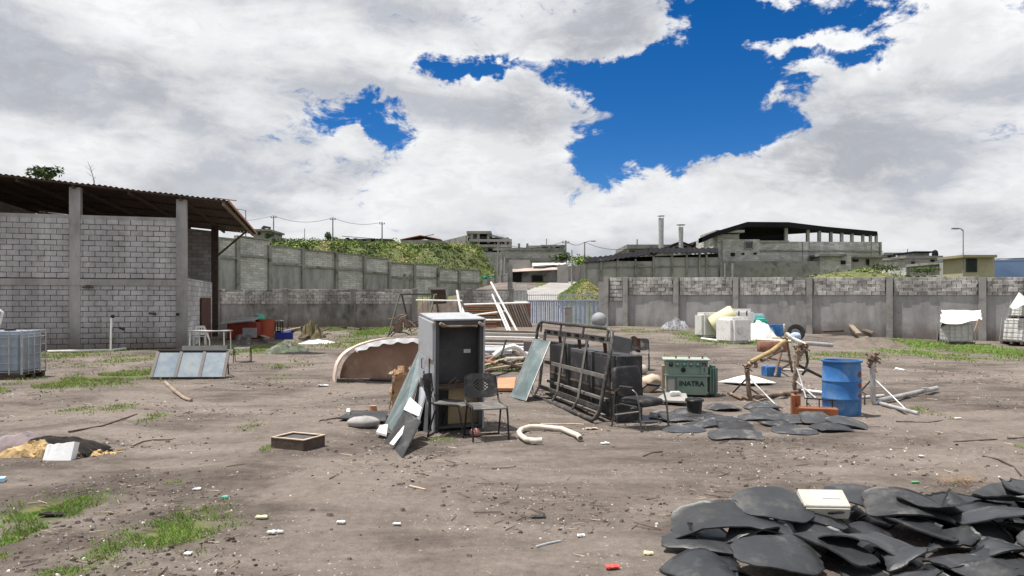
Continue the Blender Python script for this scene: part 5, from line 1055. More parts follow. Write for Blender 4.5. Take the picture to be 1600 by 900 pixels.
# bucket by the transformer
p = G(1085, 649); bu = thing('black_bucket', 'black plastic bucket in front of the transformer', 'bucket', p)
MB().lathe([(.105, 0), (.125, .24), (.14, .25), (.14, .275), (.12, .275), (.10, .03)], 22, capt=True).build('pail', m_plast_blk, bu, smooth=40); MB().lathe([(.143, .235), (.148, .24), (.148, .26), (.143, .265)], 22).build('rim', m_plast_blk, bu, smooth=40)
MB().tube(arc((0, 0, .25), .15, R(10), R(-70), 8, 'yz'), .005, 5).build('handle', m_steel, bu)
p = G(1087, 612); mb = MB(p); mb.lathe([(.045, 0), (.045, .13), (.02, .16), (.02, .19)], 12, p); tag(mb.build('plastic_bottle', m_tankw, smooth=40), 'small pale plastic bottle at the transformer foot', 'bottle')
p = G(1047, 620); mb = MB(p); mb.box(p + V((0, 0, .03)), (.16, .1, .06), rotz(.2)); tag(mb.build('white_brick', m_white, bevel=.008), 'small white block in front of the transformer', 'block')
panel('white_board', 'pale board lying among the black rubber mats by the armchair', 'board', [G(1022, 633, .05), G(1076, 637, .06), G(1072, 624, .10), G(1040, 622, .08)], .03, m_farpl); p = G(1055, 628); mb = MB(p); mb.box(p + V((0, 0, .15)), (.2, .13, .07), rotz(.1)); tag(mb.build('white_tub', m_white, bevel=.02), 'small white tub on the pale board', 'tub')
# --- hose curl, drawer box, foreground litter
hp = [G(x, y, .05) for x, y in ((847, 699), (836, 699), (822, 695), (813, 690), (811, 684), (815, 678), (826, 674.5), (842, 673.5), (860, 674), (878, 677), (893, 682), (903, 688), (907, 692))]
hs = thing('hose_curl', 'thick curled cream hose lying on the earth', 'hose', hp[5]); MB(hp[5]).tube(hp, .036, 12).build('hose', m_pvc, hs, smooth=60)
for a, b in ((hp[0], hp[1]), (hp[-1], hp[-2])): d_ = (a - b).normalized(); MB(hp[5]).tube([a - d_ * .002, a + d_ * .004], .028, 12).build('end_opening', m_rustpipe, hs)
q = G(466, 700); bx = thing('wooden_tray_box', 'shallow dark wooden drawer box upside down on bare earth', 'drawer', q, rz=R(-24)); bx.scale = (.8, .8, .85)
for c, s in (((0, -.24, .075), (.62, .03, .15)), ((0, .24, .075), (.62, .03, .15)), ((-.295, 0, .075), (.03, .45, .15)), ((.295, 0, .075), (.03, .45, .15))): MB().box(c, s).build('side', m_woodd, bx, bevel=.003)
MB().box((0, 0, .125), (.56, .45, .015)).build('base_board', m_cabin, bx)
for c, s in (((0, -.238, .157), (.65, .045, .012)), ((0, .238, .157), (.65, .045, .012)), ((-.30, 0, .157), (.045, .43, .012)), ((.30, 0, .157), (.045, .43, .012))): MB().box(c, s).build('trim', m_sack, bx)
# --- window sash and dark panel, chair side
q0, q1 = G(236, 592, .02), G(349, 592, .02); t0, t1 = P(248, 549, q0.y + .55), P(357, 549, q1.y + .55)
O = (q0 + q1) / 2; ws = thing('old_window', 'three-pane dark window frame leaning low near the shed', 'window frame', O)
wq = lambda u, v: q0.lerp(q1, u).lerp(t0.lerp(t1, u), v)
for a, b in (((0, 0), (1, 0)), ((0, 1), (1, 1)), ((0, 0), (0, 1)), ((1, 0), (1, 1)), ((.333, 0), (.333, 1)), ((.667, 0), (.667, 1))): mb = MB(O); mb.beam(wq(*a), wq(*b), .07, .05); mb.build('frame_bar', m_alu, ws)
for k in range(3): mb = MB(O); mb.slab([wq(k / 3 + .01, .02), wq((k + 1) / 3 - .01, .02), wq((k + 1) / 3 - .01, .97), wq(k / 3 + .01, .97)], .006); mb.build('pane', m_glass2, ws)
mb = MB(O); mb.beam(wq(.99, .9), G(357, 585, 0), .03, .03); mb.build('prop', m_alu, ws)
panel('dark_sheet', 'dark grey sheet propped behind the three-pane window frame', 'sheet', [G(284, 572), G(355, 572), P(355, 540, 21.6), P(285, 541, 21.6)], .02, m_cabin)
# white table, plastic chair, red box, tub
q = G(329, 553); tb = thing('folding_table', 'white folding table with thin legs near the shed post', 'table', q, rz=-.05); s_ = q.y / F
MB().sheet(lambda u, v: V((lerp(-.68, .62, u), lerp(-.3, .4, v), .80 + .03 * math.sin(u * 9) * .3)), 8, 3, .035).build('tabletop', m_farpl, tb, bevel=0)
for x, y in ((-.6, -.25), (.58, -.25), (.55, .35), (-.55, .35)): MB().tube([(x, y, .78), (x * 1.03, y, 0)], .018, 6).build('leg', m_whitep, tb)
MB().tube([(-.05, -.2, .78), (.06, -.2, .45), (.06, -.2, 0)], [.05, .02, .018], 6).build('folding_stay', m_whitep, tb); MB().box((0, -.26, .012), (1.35, .05, .024)).build('floor_bar', m_whitep, tb)
q = G(312, 541); pc = thing('white_plastic_chair', 'white plastic garden chair at the shed corner', 'chair', q, rz=.3)
MB().sheet(lambda u, v: V((lerp(-.22, .22, u), lerp(-.22, .2, v), .42 - .02 * math.sin(u * 3.14))), 6, 6, .015).build('seat', m_white, pc, smooth=50)
MB().sheet(lambda u, v: V((lerp(-.23, .23, u) * (1 - .35 * v ** 4), .22 + .1 * v, .45 + .38 * v)), 9, 8, .015, lambda i, j: i in (2, 4, 6) and 1 < j < 6).build('backrest', m_white, pc, smooth=50)
for x in (-.2, .2):
    for y in (-.2, .22): MB().beam((x * 1.1, y * 1.1, 0), (x, y, .43), .04, .04).build('leg', m_white, pc)
    MB().beam((x * 1.15, -.2, .63), (x * 1.15, .27, .63), .05, .03).build('armrest', m_white, pc)
q = G(380, 530); rb_ = thing('red_box', 'dull red open-topped chest with grey lid beside the shed post', 'chest', q); k_ = q.y / F
MB().box((-2 * k_, .4, 13 * k_), (46 * k_, .9, 26 * k_)).build('body', m_redbox, rb_, bevel=.02); MB().box((11 * k_, -.07, 10 * k_), (22 * k_, .03, 15 * k_)).build('grey_panel', m_greypaint, rb_)
MB().slab([(-36 * k_, -.1, 22 * k_), (16 * k_, -.15, 28 * k_), (18 * k_, .9, 33 * k_), (-32 * k_, .9, 31 * k_)], .05).build('lid', m_conc, rb_); MB().slab([(-36 * k_, -.1, 2 * k_), (-24 * k_, -.12, 2 * k_), (-24 * k_, -.12, 23 * k_), (-36 * k_, -.1, 23 * k_)], .05).build('side_sheet', m_conc, rb_)
q = G(415, 528); k_ = q.y / F; mb = MB(q); mb.lathe([(12.5 * k_, 0), (15 * k_, 27 * k_), (15.5 * k_, 29 * k_), (14.5 * k_, 29 * k_), (12 * k_, 3 * k_)], 26, q); tag(mb.build('round_tub', m_redtub, smooth=40), 'large rust orange round tub beside the red chest', 'tub')
p = q + V((-9 * k_, -.1, 30 * k_)); mb = MB(p); mb.lathe([(8 * k_, 0), (8.2 * k_, 2 * k_), (6 * k_, 6.5 * k_), (2 * k_, 7 * k_)], 20, p); tag(mb.build('basin', m_teal, smooth=40), 'bright teal basin turned over on the orange tub', 'basin')
q = G(434, 528); k_ = q.y / F; fr_s = thing('black_stool_frame', 'black metal stool frame right of the orange tub', 'stool', q)
for x, y in ((-4, 0), (4, 0), (-4, .4), (4, .4)): MB().beam((x * k_, y, 0), (x * k_, y, 26 * k_), .04, .04).build('leg', m_blackmetal, fr_s)
MB().box((0, .2, 26.5 * k_), (11 * k_, .5, .05)).build('seat', m_farpl, fr_s)
q = G(444, 530); k_ = q.y / F; bc = thing('blue_crate', 'dark blue plastic crate beside the tarpaulin heap', 'crate', q, rz=.2)
for c, s in (((0, -.22, .18), (.8, .03, .36)), ((0, .22, .18), (.8, .03, .36)), ((-.39, 0, .18), (.03, .42, .36)), ((.39, 0, .18), (.03, .42, .36)), ((0, 0, .02), (.76, .42, .03))): MB().box(c, s).build('side', m_navy, bc, bevel=.006)
MB().sheet(lambda u, v: V((lerp(-.4, .45, u), lerp(-.2, .2, v), .38 + .06 * math.sin(u * 8 + v * 3))), 10, 4, .015).build('bag_lining', m_navy, bc)
def heap(name, label, cat, px0, px1, pyb, hgt, mat, seed, dep=.9, amp=.5, group=None):
    a, b = G(px0, pyb), G(px1, pyb); mb = MB((a + b) / 2)
    def f(u, v):
        x = lerp(a.x, b.x, u); y = a.y + dep * v; e_ = math.sin(math.pi * u) ** .6 * math.sin(math.pi * v) ** .6; return V((x + .04 * noise.noise(V((u * 9, v * 9, seed))), y, T(x, y) - .04 + hgt * e_ * (1 + amp * (noise.noise(V((u * 5, v * 4, seed))) + .6 * noise.noise(V((u * 13, v * 9, seed)))))))
    mb.grid(f, 40, 18); return tag(mb.build(name, mat, smooth=35), label, cat, group)
heap('tarpaulin_heap', 'crumpled dull green tarpaulin heap on the grass near the tub', 'tarpaulin', 403, 466, 553, .34, m_gtarp, 3, 1.8)
heap('white_sheet', 'flat white sheet spread behind the green tarpaulin', 'sheet', 459, 513, 538, .18, m_wtarp, 8, 2.2, .3)
heap('burnt_heap', 'low charred heap in front of the green tarpaulin', 'ash heap', 415, 510, 554, .10, m_char, 12, 1.0)
heap('earth_mound', 'low mound of loose earth by the right wall', 'mound', 1330, 1437, 545, .30, m_earth, 15, 3.0, .9)
heap('rag_pile', 'small grey and white rag pile at the foot of the right wall', 'rag pile', 1037, 1086, 521, .42, M('grey_rags', (.23, .23, .25), .95, .8, 9., bump=.6), 18, 1.2, .8)
heap('rubbish_bank', 'dark weedy rubbish along the back wall foot', 'rubbish', 462, 500, 529, .7, M('dry_brush', (.12, .10, .055), .95, .5, 5., bump=.6), 21, 1.5, .8)
for k, (a, b, m_, w_) in enumerate((((1290, 522), (1364, 527), m_wood, .14), ((1304, 519), (1342, 529), m_wood, .22), ((1284, 525), (1316, 525), m_woodd, .2), ((1318, 524), (1376, 523), m_farpl, .1))):
    p, q = G(*a), G(*b); p.z += .2; q.z += .22; mb = MB(p); mb.beam(p, q, w_, .09); tag(mb.build('plank', m_), ('long thin plank lying left of the earth mound', 'wide pale plank crossing the others by the earth mound', 'short dark plank furthest left of the earth mound', 'pale narrow plank behind the earth mound')[k], 'plank', 'planks by the mound')
for k, (a, b) in enumerate((((470, 533), (500, 522)), ((486, 526), (512, 521)), ((436, 522), (480, 515)), ((405, 527), (418, 537)))):
    p, q = G(*a), G(*b); p.z += .1; q.z += .25; mb = MB(p); mb.beam(p, q, .2, .06); tag(mb.build('plank', m_woodd if k < 2 else m_wood), ('dark plank sloping up right of the blue crate', 'dark plank beside the rusty drum', 'pale long plank behind the blue crate', 'short pale plank in front of the orange tub')[k], 'plank', 'planks near the crate')
p = G(479, 527); mb = MB(p); mb.lathe([(.26, 0), (.30, .55), (.26, .55)], 16, p); tag(mb.build('rusty_drum', M('rust_brown_drum', (.10, .055, .035), .9, .3, 4.), smooth=40), 'small rusty brown drum near the back wall rubbish', 'drum')
# boards and pipe leaning on the shed wall
panel('leaning_board', 'wide dark board leaning on the shed wall, right one', 'board', [G(228, 540), G(243, 539), P(243, 488, 29.0), P(232, 488, 29.0)], .05, m_cabin)
panel('leaning_board', 'narrow rust red board leaning on the shed wall', 'board', [G(204, 541), G(209, 541), P(208, 490, 28.9), P(206, 490, 28.9)], .05, m_redbox)
panel('leaning_sheet', 'low dark weathered sheet leaning on the shed wall, left one', 'sheet', [G(178, 543), G(199, 542), P(194, 512, 28.7), P(185, 510, 28.7)], .05, m_woodd)
wp('white_standpipe', 'thin white standpipe rising before the shed wall', [G(173, 549), P(173.5, 520, 27.6), P(174.5, 496, 27.7)], .035, m_white)
wp('white_ground_pipe', 'white pipe lying on the ground along the shed wall', [G(74, 551, .05), G(175, 548, .05), G(230, 542, .05), G(285, 540.5, .05)], .045, m_white); wp('short_white_post', 'short white pipe stub at the shed corner', [G(285, 540), P(285, 524, 30.)], .03, m_white)
p = P(176, 494, 27.6); mb = MB(p); cushion(mb, p, (.13, .13, .14), None, 2.2, 10, 8); tag(mb.build('tap_head', m_ink, smooth=60), 'black tap head on the white standpipe', 'tap')

# --- intermediate bulk containers
def make_ibc(label, tankmat):
    t_ = thing('bulk_container', label, 'container', group='caged bulk containers')
    MB().box((0, 0, .63), (.98, .98, .98)).build('tank', tankmat, t_, bevel=.07, smooth=50)
    for z in (.18, .38, .58, .78, .98, 1.12): MB().tube([(-.53, -.53, z), (.53, -.53, z), (.53, .53, z), (-.53, .53, z)], .014, 6, closed=True).build('cage_ring', m_steel, t_)
    for k in range(5):
        a = -.53 + k * .265
        for x, y in ((a, -.545), (a, .545), (-.545, a), (.545, a)): MB().tube([(x, y, .12), (x, y, 1.14)], .013, 6).build('cage_bar', m_steel, t_)
    for y in (-.45, 0, .45): MB().box((0, y, .05), (1.08, .12, .10)).build('pallet_runner', m_woodd, t_)
    MB().box((0, 0, .115), (1.08, 1.08, .03)).build('pallet_deck', m_woodd, t_); MB().lathe([(.12, 1.11), (.12, 1.17), (.08, 1.18)], 16).build('lid', m_plast_blk, t_, smooth=40)
    return t_
ib = make_ibc('bluish caged bulk container cut by the left picture edge', m_tankblue); ib.location = G(-9, 594) + V((0, .55, 0)); ib.rotation_euler = (0, 0, .1)
p = ib.location + V((-.2, -.2, 1.22)); mb = MB(p); mb.tube([p + V((0, 0, -.1)), p + V((.1, 0, .1)), p + V((.16, 0, .34)), p + V((.05, 0, .42))], .028, 8); tag(mb.build('hose_end', m_white, smooth=50), 'white hose end rising from the left container', 'hose')
q = G(1502, 539); b2 = dup(ib, q + V((.1, .55, 0)), -.12, 'caged bulk container under a white sheet by the right wall'); b2.scale = (.98, .98, .80)
for c in b2.children:
    if c.name.startswith('tank'): c.data = c.data.copy(); c.data.materials.clear(); c.data.materials.append(m_tankw)
O = P(1498, 500, q.y); mb = MB(O); mb.sheet(lambda u, v: P(lerp(1470, 1533, u), lerp(485, 504 + 3 * math.sin(u * 5), v), q.y - .15 + .9 * (1 - v)) + V((0, .16 * noise.noise(V((u * 3, v * 3, 6))), .07 * noise.noise(V((u * 3, v * 3, 2))))), 22, 12, .02); tag(mb.build('white_sheet', m_wtarp, smooth=60), 'creased white sheet draped over the container by the right wall', 'sheet')
O = P(1475, 520, q.y); mb = MB(O); mb.slab([G(1463, 533), G(1486, 534), P(1480, 503, q.y + .3), P(1472, 503, q.y + .3)], .05); tag(mb.build('dark_slab', m_woodd), 'dark brown board leaning at the left of the covered container', 'board')
panel('leaning_plank', 'brown plank leaning at the right of the covered container', 'plank', [P(1521, 518, q.y - .3), P(1525, 519, q.y - .3), P(1532, 500, q.y - .2), P(1528, 498, q.y - .2)], .06, m_wood)
q = G(1598, 541); b3 = dup(ib, q + V((.15, .4, 0)), .35, 'lower tilted white container stacked at the right picture edge'); b3.rotation_euler = (0, R(8), .35); b3.scale = (.95, .95, .95)
b4 = dup(ib, q + V((.42, .4, 1.02)), .3, 'upper tilted white container stacked at the right picture edge'); b4.rotation_euler = (0, R(13), .3); b4.scale = (.85, .85, .7)
for b_ in (b3, b4):
    for c in b_.children:
        if c.name.startswith('tank'): c.data = [x for x in b2.children if x.name.startswith('tank')][0].data
p = P(1592, 480, q.y); mb = MB(p); ap = P(1592, 457, q.y + .3)
mb.sheet(lambda u, v: ap.lerp(P(lerp(1577, 1622, u), 480 + 3 * math.sin(u * 9), q.y - .3 + .8 * abs(u - .5)), .03 + .97 * v) + V((0, .04 * math.sin(u * 14) * v, 0)), 16, 8, .02); tag(mb.build('white_cover', m_wtarp, smooth=60), 'pointed white sheet over the upper container at the right edge', 'sheet')

# --- white tanks and plastic rubbish by the right wall
def roundbox(name, label, px, py, w_, d_, h_, rz_, mat, cat, bev=.1, group=None, tilt=0.):
    p = G(px, py); mb = MB(); mb.box((0, 0, h_ / 2), (w_, d_, h_)); o = mb.build(name, mat, bevel=bev, smooth=50); o.location = p; o.rotation_euler = (tilt, 0, rz_); return tag(o, label, cat, group)
roundbox('plastic_tank', 'dirty white plastic tank at the left of the white pile', 1113, 530, 1.35, 1.0, 1.12, .15, m_tankw, 'tank', .12)
o_ = roundbox('plastic_tank', 'front white cube tank in the white pile', 1146, 536, 1.15, 1.05, 1.08, .5, m_white, 'tank', .12)
MB().lathe([(.16, 0), (.16, .05), (.10, .06)], 16, (-.15, -.53, .55), rotx(R(90))).build('cap', m_tankw, o_, smooth=40)
c = P(1131, 500, 33.6); mb = MB(c); mb.lathe([(.42, -.55), (.45, -.45), (.45, .45), (.40, .55), (.2, .58)], 22, c, Euler((R(15), R(58), 0)).to_matrix()); tag(mb.build('cream_barrel', m_cream, smooth=40), 'cream plastic barrel lying on the white tanks', 'barrel')
o_ = roundbox('plastic_drum', 'white drum with two dark slots behind the cube tank', 1157, 528, 1.1, .8, 1.25, -.1, m_white, 'drum', .15)
for x in (-.15, .2): MB().box((x, -.405, 1.05), (.05, .02, .22)).build('slot', m_ink, o_)
heap('white_tarpaulin', 'folded white tarpaulin spread right of the cube tank', 'tarpaulin', 1168, 1222, 534, .80, m_wtarp, 31, 1.6, .22)
roundbox('teal_container', 'teal plastic container on top of the white tarpaulin', 1187, 527, .55, .4, .85, .3, m_teal, 'container', .08, tilt=.1); roundbox('folded_plastic', 'pale blue folded plastic on the teal container', 1184, 526, .65, .3, 1.05, .2, M('pale_blue_plastic', (.45, .62, .66), .5, .1, 3.), 'plastic', .08)
roundbox('blue_container', 'blue plastic container beside the white tarpaulin', 1212, 528, .7, .5, .62, -.2, m_blue, 'container', .06); roundbox('blue_sheet_bundle', 'pale blue bundle next to the blue container', 1202, 530, .4, .4, .5, .5, M('washed_blue', (.25, .45, .6), .6, .1, 3.), 'bundle', .1)
wp('white_plank', 'white strip standing at the end of the plastic pile', [G(1226, 527), P(1225, 507, 32)], .04, m_white, 'strip'); roundbox('yellowish_board', 'yellowish board in front of the plastic pile', 1219, 534, .7, .2, .2, -.5, m_cream, 'board', .03)
p = G(1245, 532); mb = MB(p); rot = Euler((R(74), 0, R(-12))).to_matrix(); mb.lathe([(.20, -.09), (.33, -.10), (.37, -.06), (.38, 0), (.37, .06), (.33, .10), (.20, .09), (.20, -.09)], 28, p + V((0, .1, .36)), rot, False, False); tag(mb.build('tyre', m_tyre, smooth=40), 'black tyre standing at the right end of the plastic pile', 'tyre')
p = G(1243, 533); mb = MB(p); cushion(mb, p + V((0, 0, .2)), (.5, .3, .36), None, 2.4, 16, 10, .05); tag(mb.build('blue_bag', M('pale_blue_bag', (.4, .52, .68), .5, .2, 4., bump=.5), smooth=60), 'pale blue plastic bag tucked in the tyre', 'bag')
for k, (a, b) in enumerate((((1180, 534), (1236, 536)), ((1096, 533), (1128, 536)))): wp('pale_pole', 'pale pole on the grass before the plastic pile, %s' % ('right one' if k == 0 else 'left one'), [G(*a, .06), G(*b, .06)], .05, m_whitep, 'pole')
roundbox('brown_crate', 'brown open crate behind the pipe stands', 1206, 549, .95, .5, .38, -.1, m_rustred, 'crate', .01)

# --- barrel
q = G(1315, 646); ba = thing('plastic_barrel', 'blue plastic barrel standing upright with faded lower half', 'barrel', q); r0 = .295
pr_ = [(r0 * .90, 0), (r0 * .95, .02), (r0 * .99, .15), (r0 * 1.0, .29), (r0 * 1.035, .30), (r0 * 1.035, .315), (r0 * 1.0, .33), (r0 * 1.01, .45), (r0 * 1.0, .57), (r0 * 1.035, .58), (r0 * 1.035, .595), (r0 * 1.0, .61), (r0 * .985, .80), (r0 * .96, .87), (r0 * 1.05, .885), (r0 * 1.06, .90), (r0 * 1.05, .915), (r0 * .92, .915), (r0 * .90, .88), (r0 * .88, .5), (r0 * .86, .03)]
MB().lathe(pr_, 40, capt=True).build('drum', m_blue, ba, smooth=45)
for z, w_ in ((.70, .10), (.52, .09), (.36, .07)):
    a = R(-48); MB().sheet(lambda u, v: V((math.cos(a + .33 * (u - .5) * 1.) * (r0 * 1.018), math.sin(a + .33 * (u - .5)) * (r0 * 1.018), z + w_ * (v - .5) * (1 - .5 * abs(u - .5) * 2))), 6, 3, .003).build('painted_mark', m_redbox, ba)
# --- wooden bench end
q = G(1268, 653); wbn = thing('wooden_shelf_unit', 'orange-brown wooden L-shaped shelf piece with black rail', 'shelf', q, rz=R(-16))
MB().box((.06, 0, .085), (.62, .26, .17)).build('box_base', m_woodr, wbn, bevel=.004); MB().box((-.27, .02, .18), (.05, .30, .36)).build('upright', m_woodr, wbn, bevel=.004); MB().box((-.20, .12, .17), (.10, .05, .34)).build('upright', m_woodr, wbn, bevel=.004)
MB().tube([(-.1, .08, .30), (.36, .08, .28)], .012, 6).build('rail', m_blackmetal, wbn)
for x in (-.06, .12, .31): MB().tube([(x, .08, .17), (x, .08, .295)], .01, 6).build('rail_post', m_blackmetal, wbn)
# --- pipe stands
def pipes(name, label, cat, org, segs):
    t_ = thing(name, label, cat, org); o = V(org)
    for nm, pts, r_, m_ in segs: MB(o).tube(pts, r_, 8).build(nm, m_, t_, smooth=50)
    return t_
def clamp(parent, o, c, s=.07):
    mb = MB(o); jr_ = random.Random(int(c.x * 999))
    for k in range(6): mb.box(c + V((jr_.uniform(-.8, .8) * s, jr_.uniform(-.5, .5) * s, jr_.uniform(-1.2, 1.2) * s)), (s * jr_.uniform(.6, 1.3), s, s * jr_.uniform(.5, 1.2)), Euler((jr_.random(), jr_.random(), jr_.random())).to_matrix())
    mb.tube([c + V((-s * 1.6, 0, s)), c + V((s * 1.6, 0, -s))], s * .22, 6); mb.build('clamp', m_rustpipe, parent, bevel=.006)
o0 = G(1171, 627); YA = o0.y; topA = P(1167, 573, YA)
sA = pipes('pipe_stand', 'rusty pipe stand with yellow arm left of the blue barrel', 'pipe stand', o0, [
    ('upright', [topA, P(1169, 600, YA), P(1171, 619, YA), P(1175, 625, YA - .02) , G(1184, 626.5, .05)], .045, m_rustpipe), ('base_pipe', [G(1178, 627, .05), G(1245, 616, .05)], .04, m_rustpipe), ('brace', [P(1170, 590, YA), G(1217, 639, .03)], .014, m_steel), ('brace', [P(1168, 590, YA), G(1145, 617, .02)], .016, m_rackmetal), ('brace', [P(1171, 606, YA), G(1188, 621, .02)], .016, m_rackmetal),
    ('base_bar', [G(1153, 620, .03), G(1215, 639, .03)], .028, m_rustpipe), ('arm', [topA + V((.02, 0, .01)), P(1176, 564, YA + .1), P(1207, 548, YA + .5), P(1226, 533, YA + .9)], .045, m_yellow), ('arm', [P(1190, 563, YA + .2), P(1222, 546, YA + .7)], .035, m_rustpipe)])
clamp(sA, o0, topA + V((0, -.03, -.02)), .06); clamp(sA, o0, P(1178, 568, YA), .05); clamp(sA, o0, P(1195, 560, YA + .3), .045)
o0 = G(1245, 614); YB = o0.y; topB = P(1247, 548, YB)
sB = pipes('pipe_stand', 'middle pipe stand with clamp cluster behind the blue barrel', 'pipe stand', o0, [
    ('upright', [topB, P(1244, 575, YB), P(1241, 604, YB), P(1243, 611, YB), G(1252, 614.5, .06)], .048, m_rustpipe), ('base_pipe', [G(1250, 614, .06), G(1300, 618, .05)], .042, m_steel), ('brace', [P(1245, 574, YB), G(1262, 634, .03)], .015, m_steel), ('brace', [P(1243, 595, YB), G(1275, 622, .03)], .018, m_steel), ('cross_pipe', [P(1248, 571, YB), P(1283, 588.5, YB + .3)], .03, m_rackmetal),
    ('hose_loop', [P(1260, 548, YB), P(1262, 565, YB), P(1258, 580, YB), P(1253, 586, YB)], .026, m_rackmetal), ('head_pipe', [P(1230, 522, YB + .8), P(1240, 530, YB + .4), P(1262, 540, YB)], .045, m_steel), ('long_pipe', [P(1256, 536, YB + .2), P(1300, 539.5, YB + .5)], .045, m_steel)])
clamp(sB, o0, P(1250, 547, YB), .085); clamp(sB, o0, P(1257, 543, YB), .07); clamp(sB, o0, P(1246, 560, YB), .05)
o0 = G(1215, 588); YC = o0.y
sC = pipes('pipe_trestle', 'rusty triangular pipe trestle behind the left pipe stand', 'trestle', o0, [
    ('leg', [P(1228, 520, YC), G(1211, 590, .02)], .035, m_rustpipe), ('leg', [P(1228, 522, YC), P(1220, 552, YC), G(1214, 580, .02)], .032, m_yellow), ('leg', [P(1229, 530, YC), G(1238, 582, .02)], .03, m_rustpipe), ('strut', [G(1212, 588, .1), P(1237, 567, YC)], .025, m_rustpipe), ('strut', [P(1196, 565, YC), P(1210, 590, YC)], .018, m_whitep), ('foot_pipe', [G(1216, 580, .04), G(1262, 584, .04)], .03, m_steel), ('cross_pipe', [P(1186, 556, YC), P(1216, 562, YC), P(1238, 566, YC)], .028, m_rustpipe)])
p = P(1226, 531, YC - .1); clamp(sC, o0, p, .07)
o0 = G(1365, 633); YD = o0.y; topD = P(1363, 566, YD)
sD = pipes('pipe_stand', 'grey pipe stand with tripod braces right of the blue barrel', 'pipe stand', o0, [
    ('upright', [topD, P(1364, 600, YD), P(1364, 624, YD), P(1366, 631, YD), G(1375, 633, .06)], .048, m_steel), ('base_pipe', [G(1370, 633, .06), G(1464, 614.5, .08)], .045, m_steel), ('brace', [P(1364, 590, YD), G(1418, 642, .03)], .016, m_steel), ('brace', [P(1363, 592, YD), G(1346, 611, .02)], .016, m_rackmetal), ('base_bar', [G(1376, 634, .04), G(1435, 648, .03)], .032, m_steel), ('base_bar', [G(1346, 622, .05), G(1381, 622, .05)], .035, m_steel), ('stub', [P(1446, 607, 14.4), P(1444, 630, 14.2)], .016, m_rackmetal), ('stub_bar', [P(1441, 606.5, 14.4), P(1452, 607.5, 14.4)], .016, m_steel), ('stub', [P(1351, 618, YD), P(1351, 634, YD)], .014, m_rackmetal)])
clamp(sD, o0, P(1364, 560, YD), .085); clamp(sD, o0, P(1363, 577, YD), .055); clamp(sD, o0, P(1369, 557, YD), .055)
p = G(1205, 588); mb = MB(p); mb.box(p + V((0, 0, .12)), (.36, .3, .24), rotz(.2), 1.08); tag(mb.build('blue_tub', m_blue, bevel=.02), 'small blue tub under the pipe trestle', 'tub')
p = G(1167, 603); c4 = [G(1122, 600, .04), G(1168, 606, .07), G(1213, 600, .05), G(1168, 593.5, .12)]
mb = MB(p); mb.sheet(lambda u, v: c4[0].lerp(c4[1], u).lerp(c4[3].lerp(c4[2], u), v) + V((0, 0, .10 * math.sin(u * 3.14) * math.sin(v * 3.14))), 10, 10, .02); tag(mb.build('white_curved_board', m_white, smooth=40), 'white curved board lying flat beside the transformer', 'board')
wp('brown_pipe_scrap', 'brown pipe lying in front of the white curved board', [G(1138, 618, .04), G(1160, 626, .04)], .03, m_rustpipe)
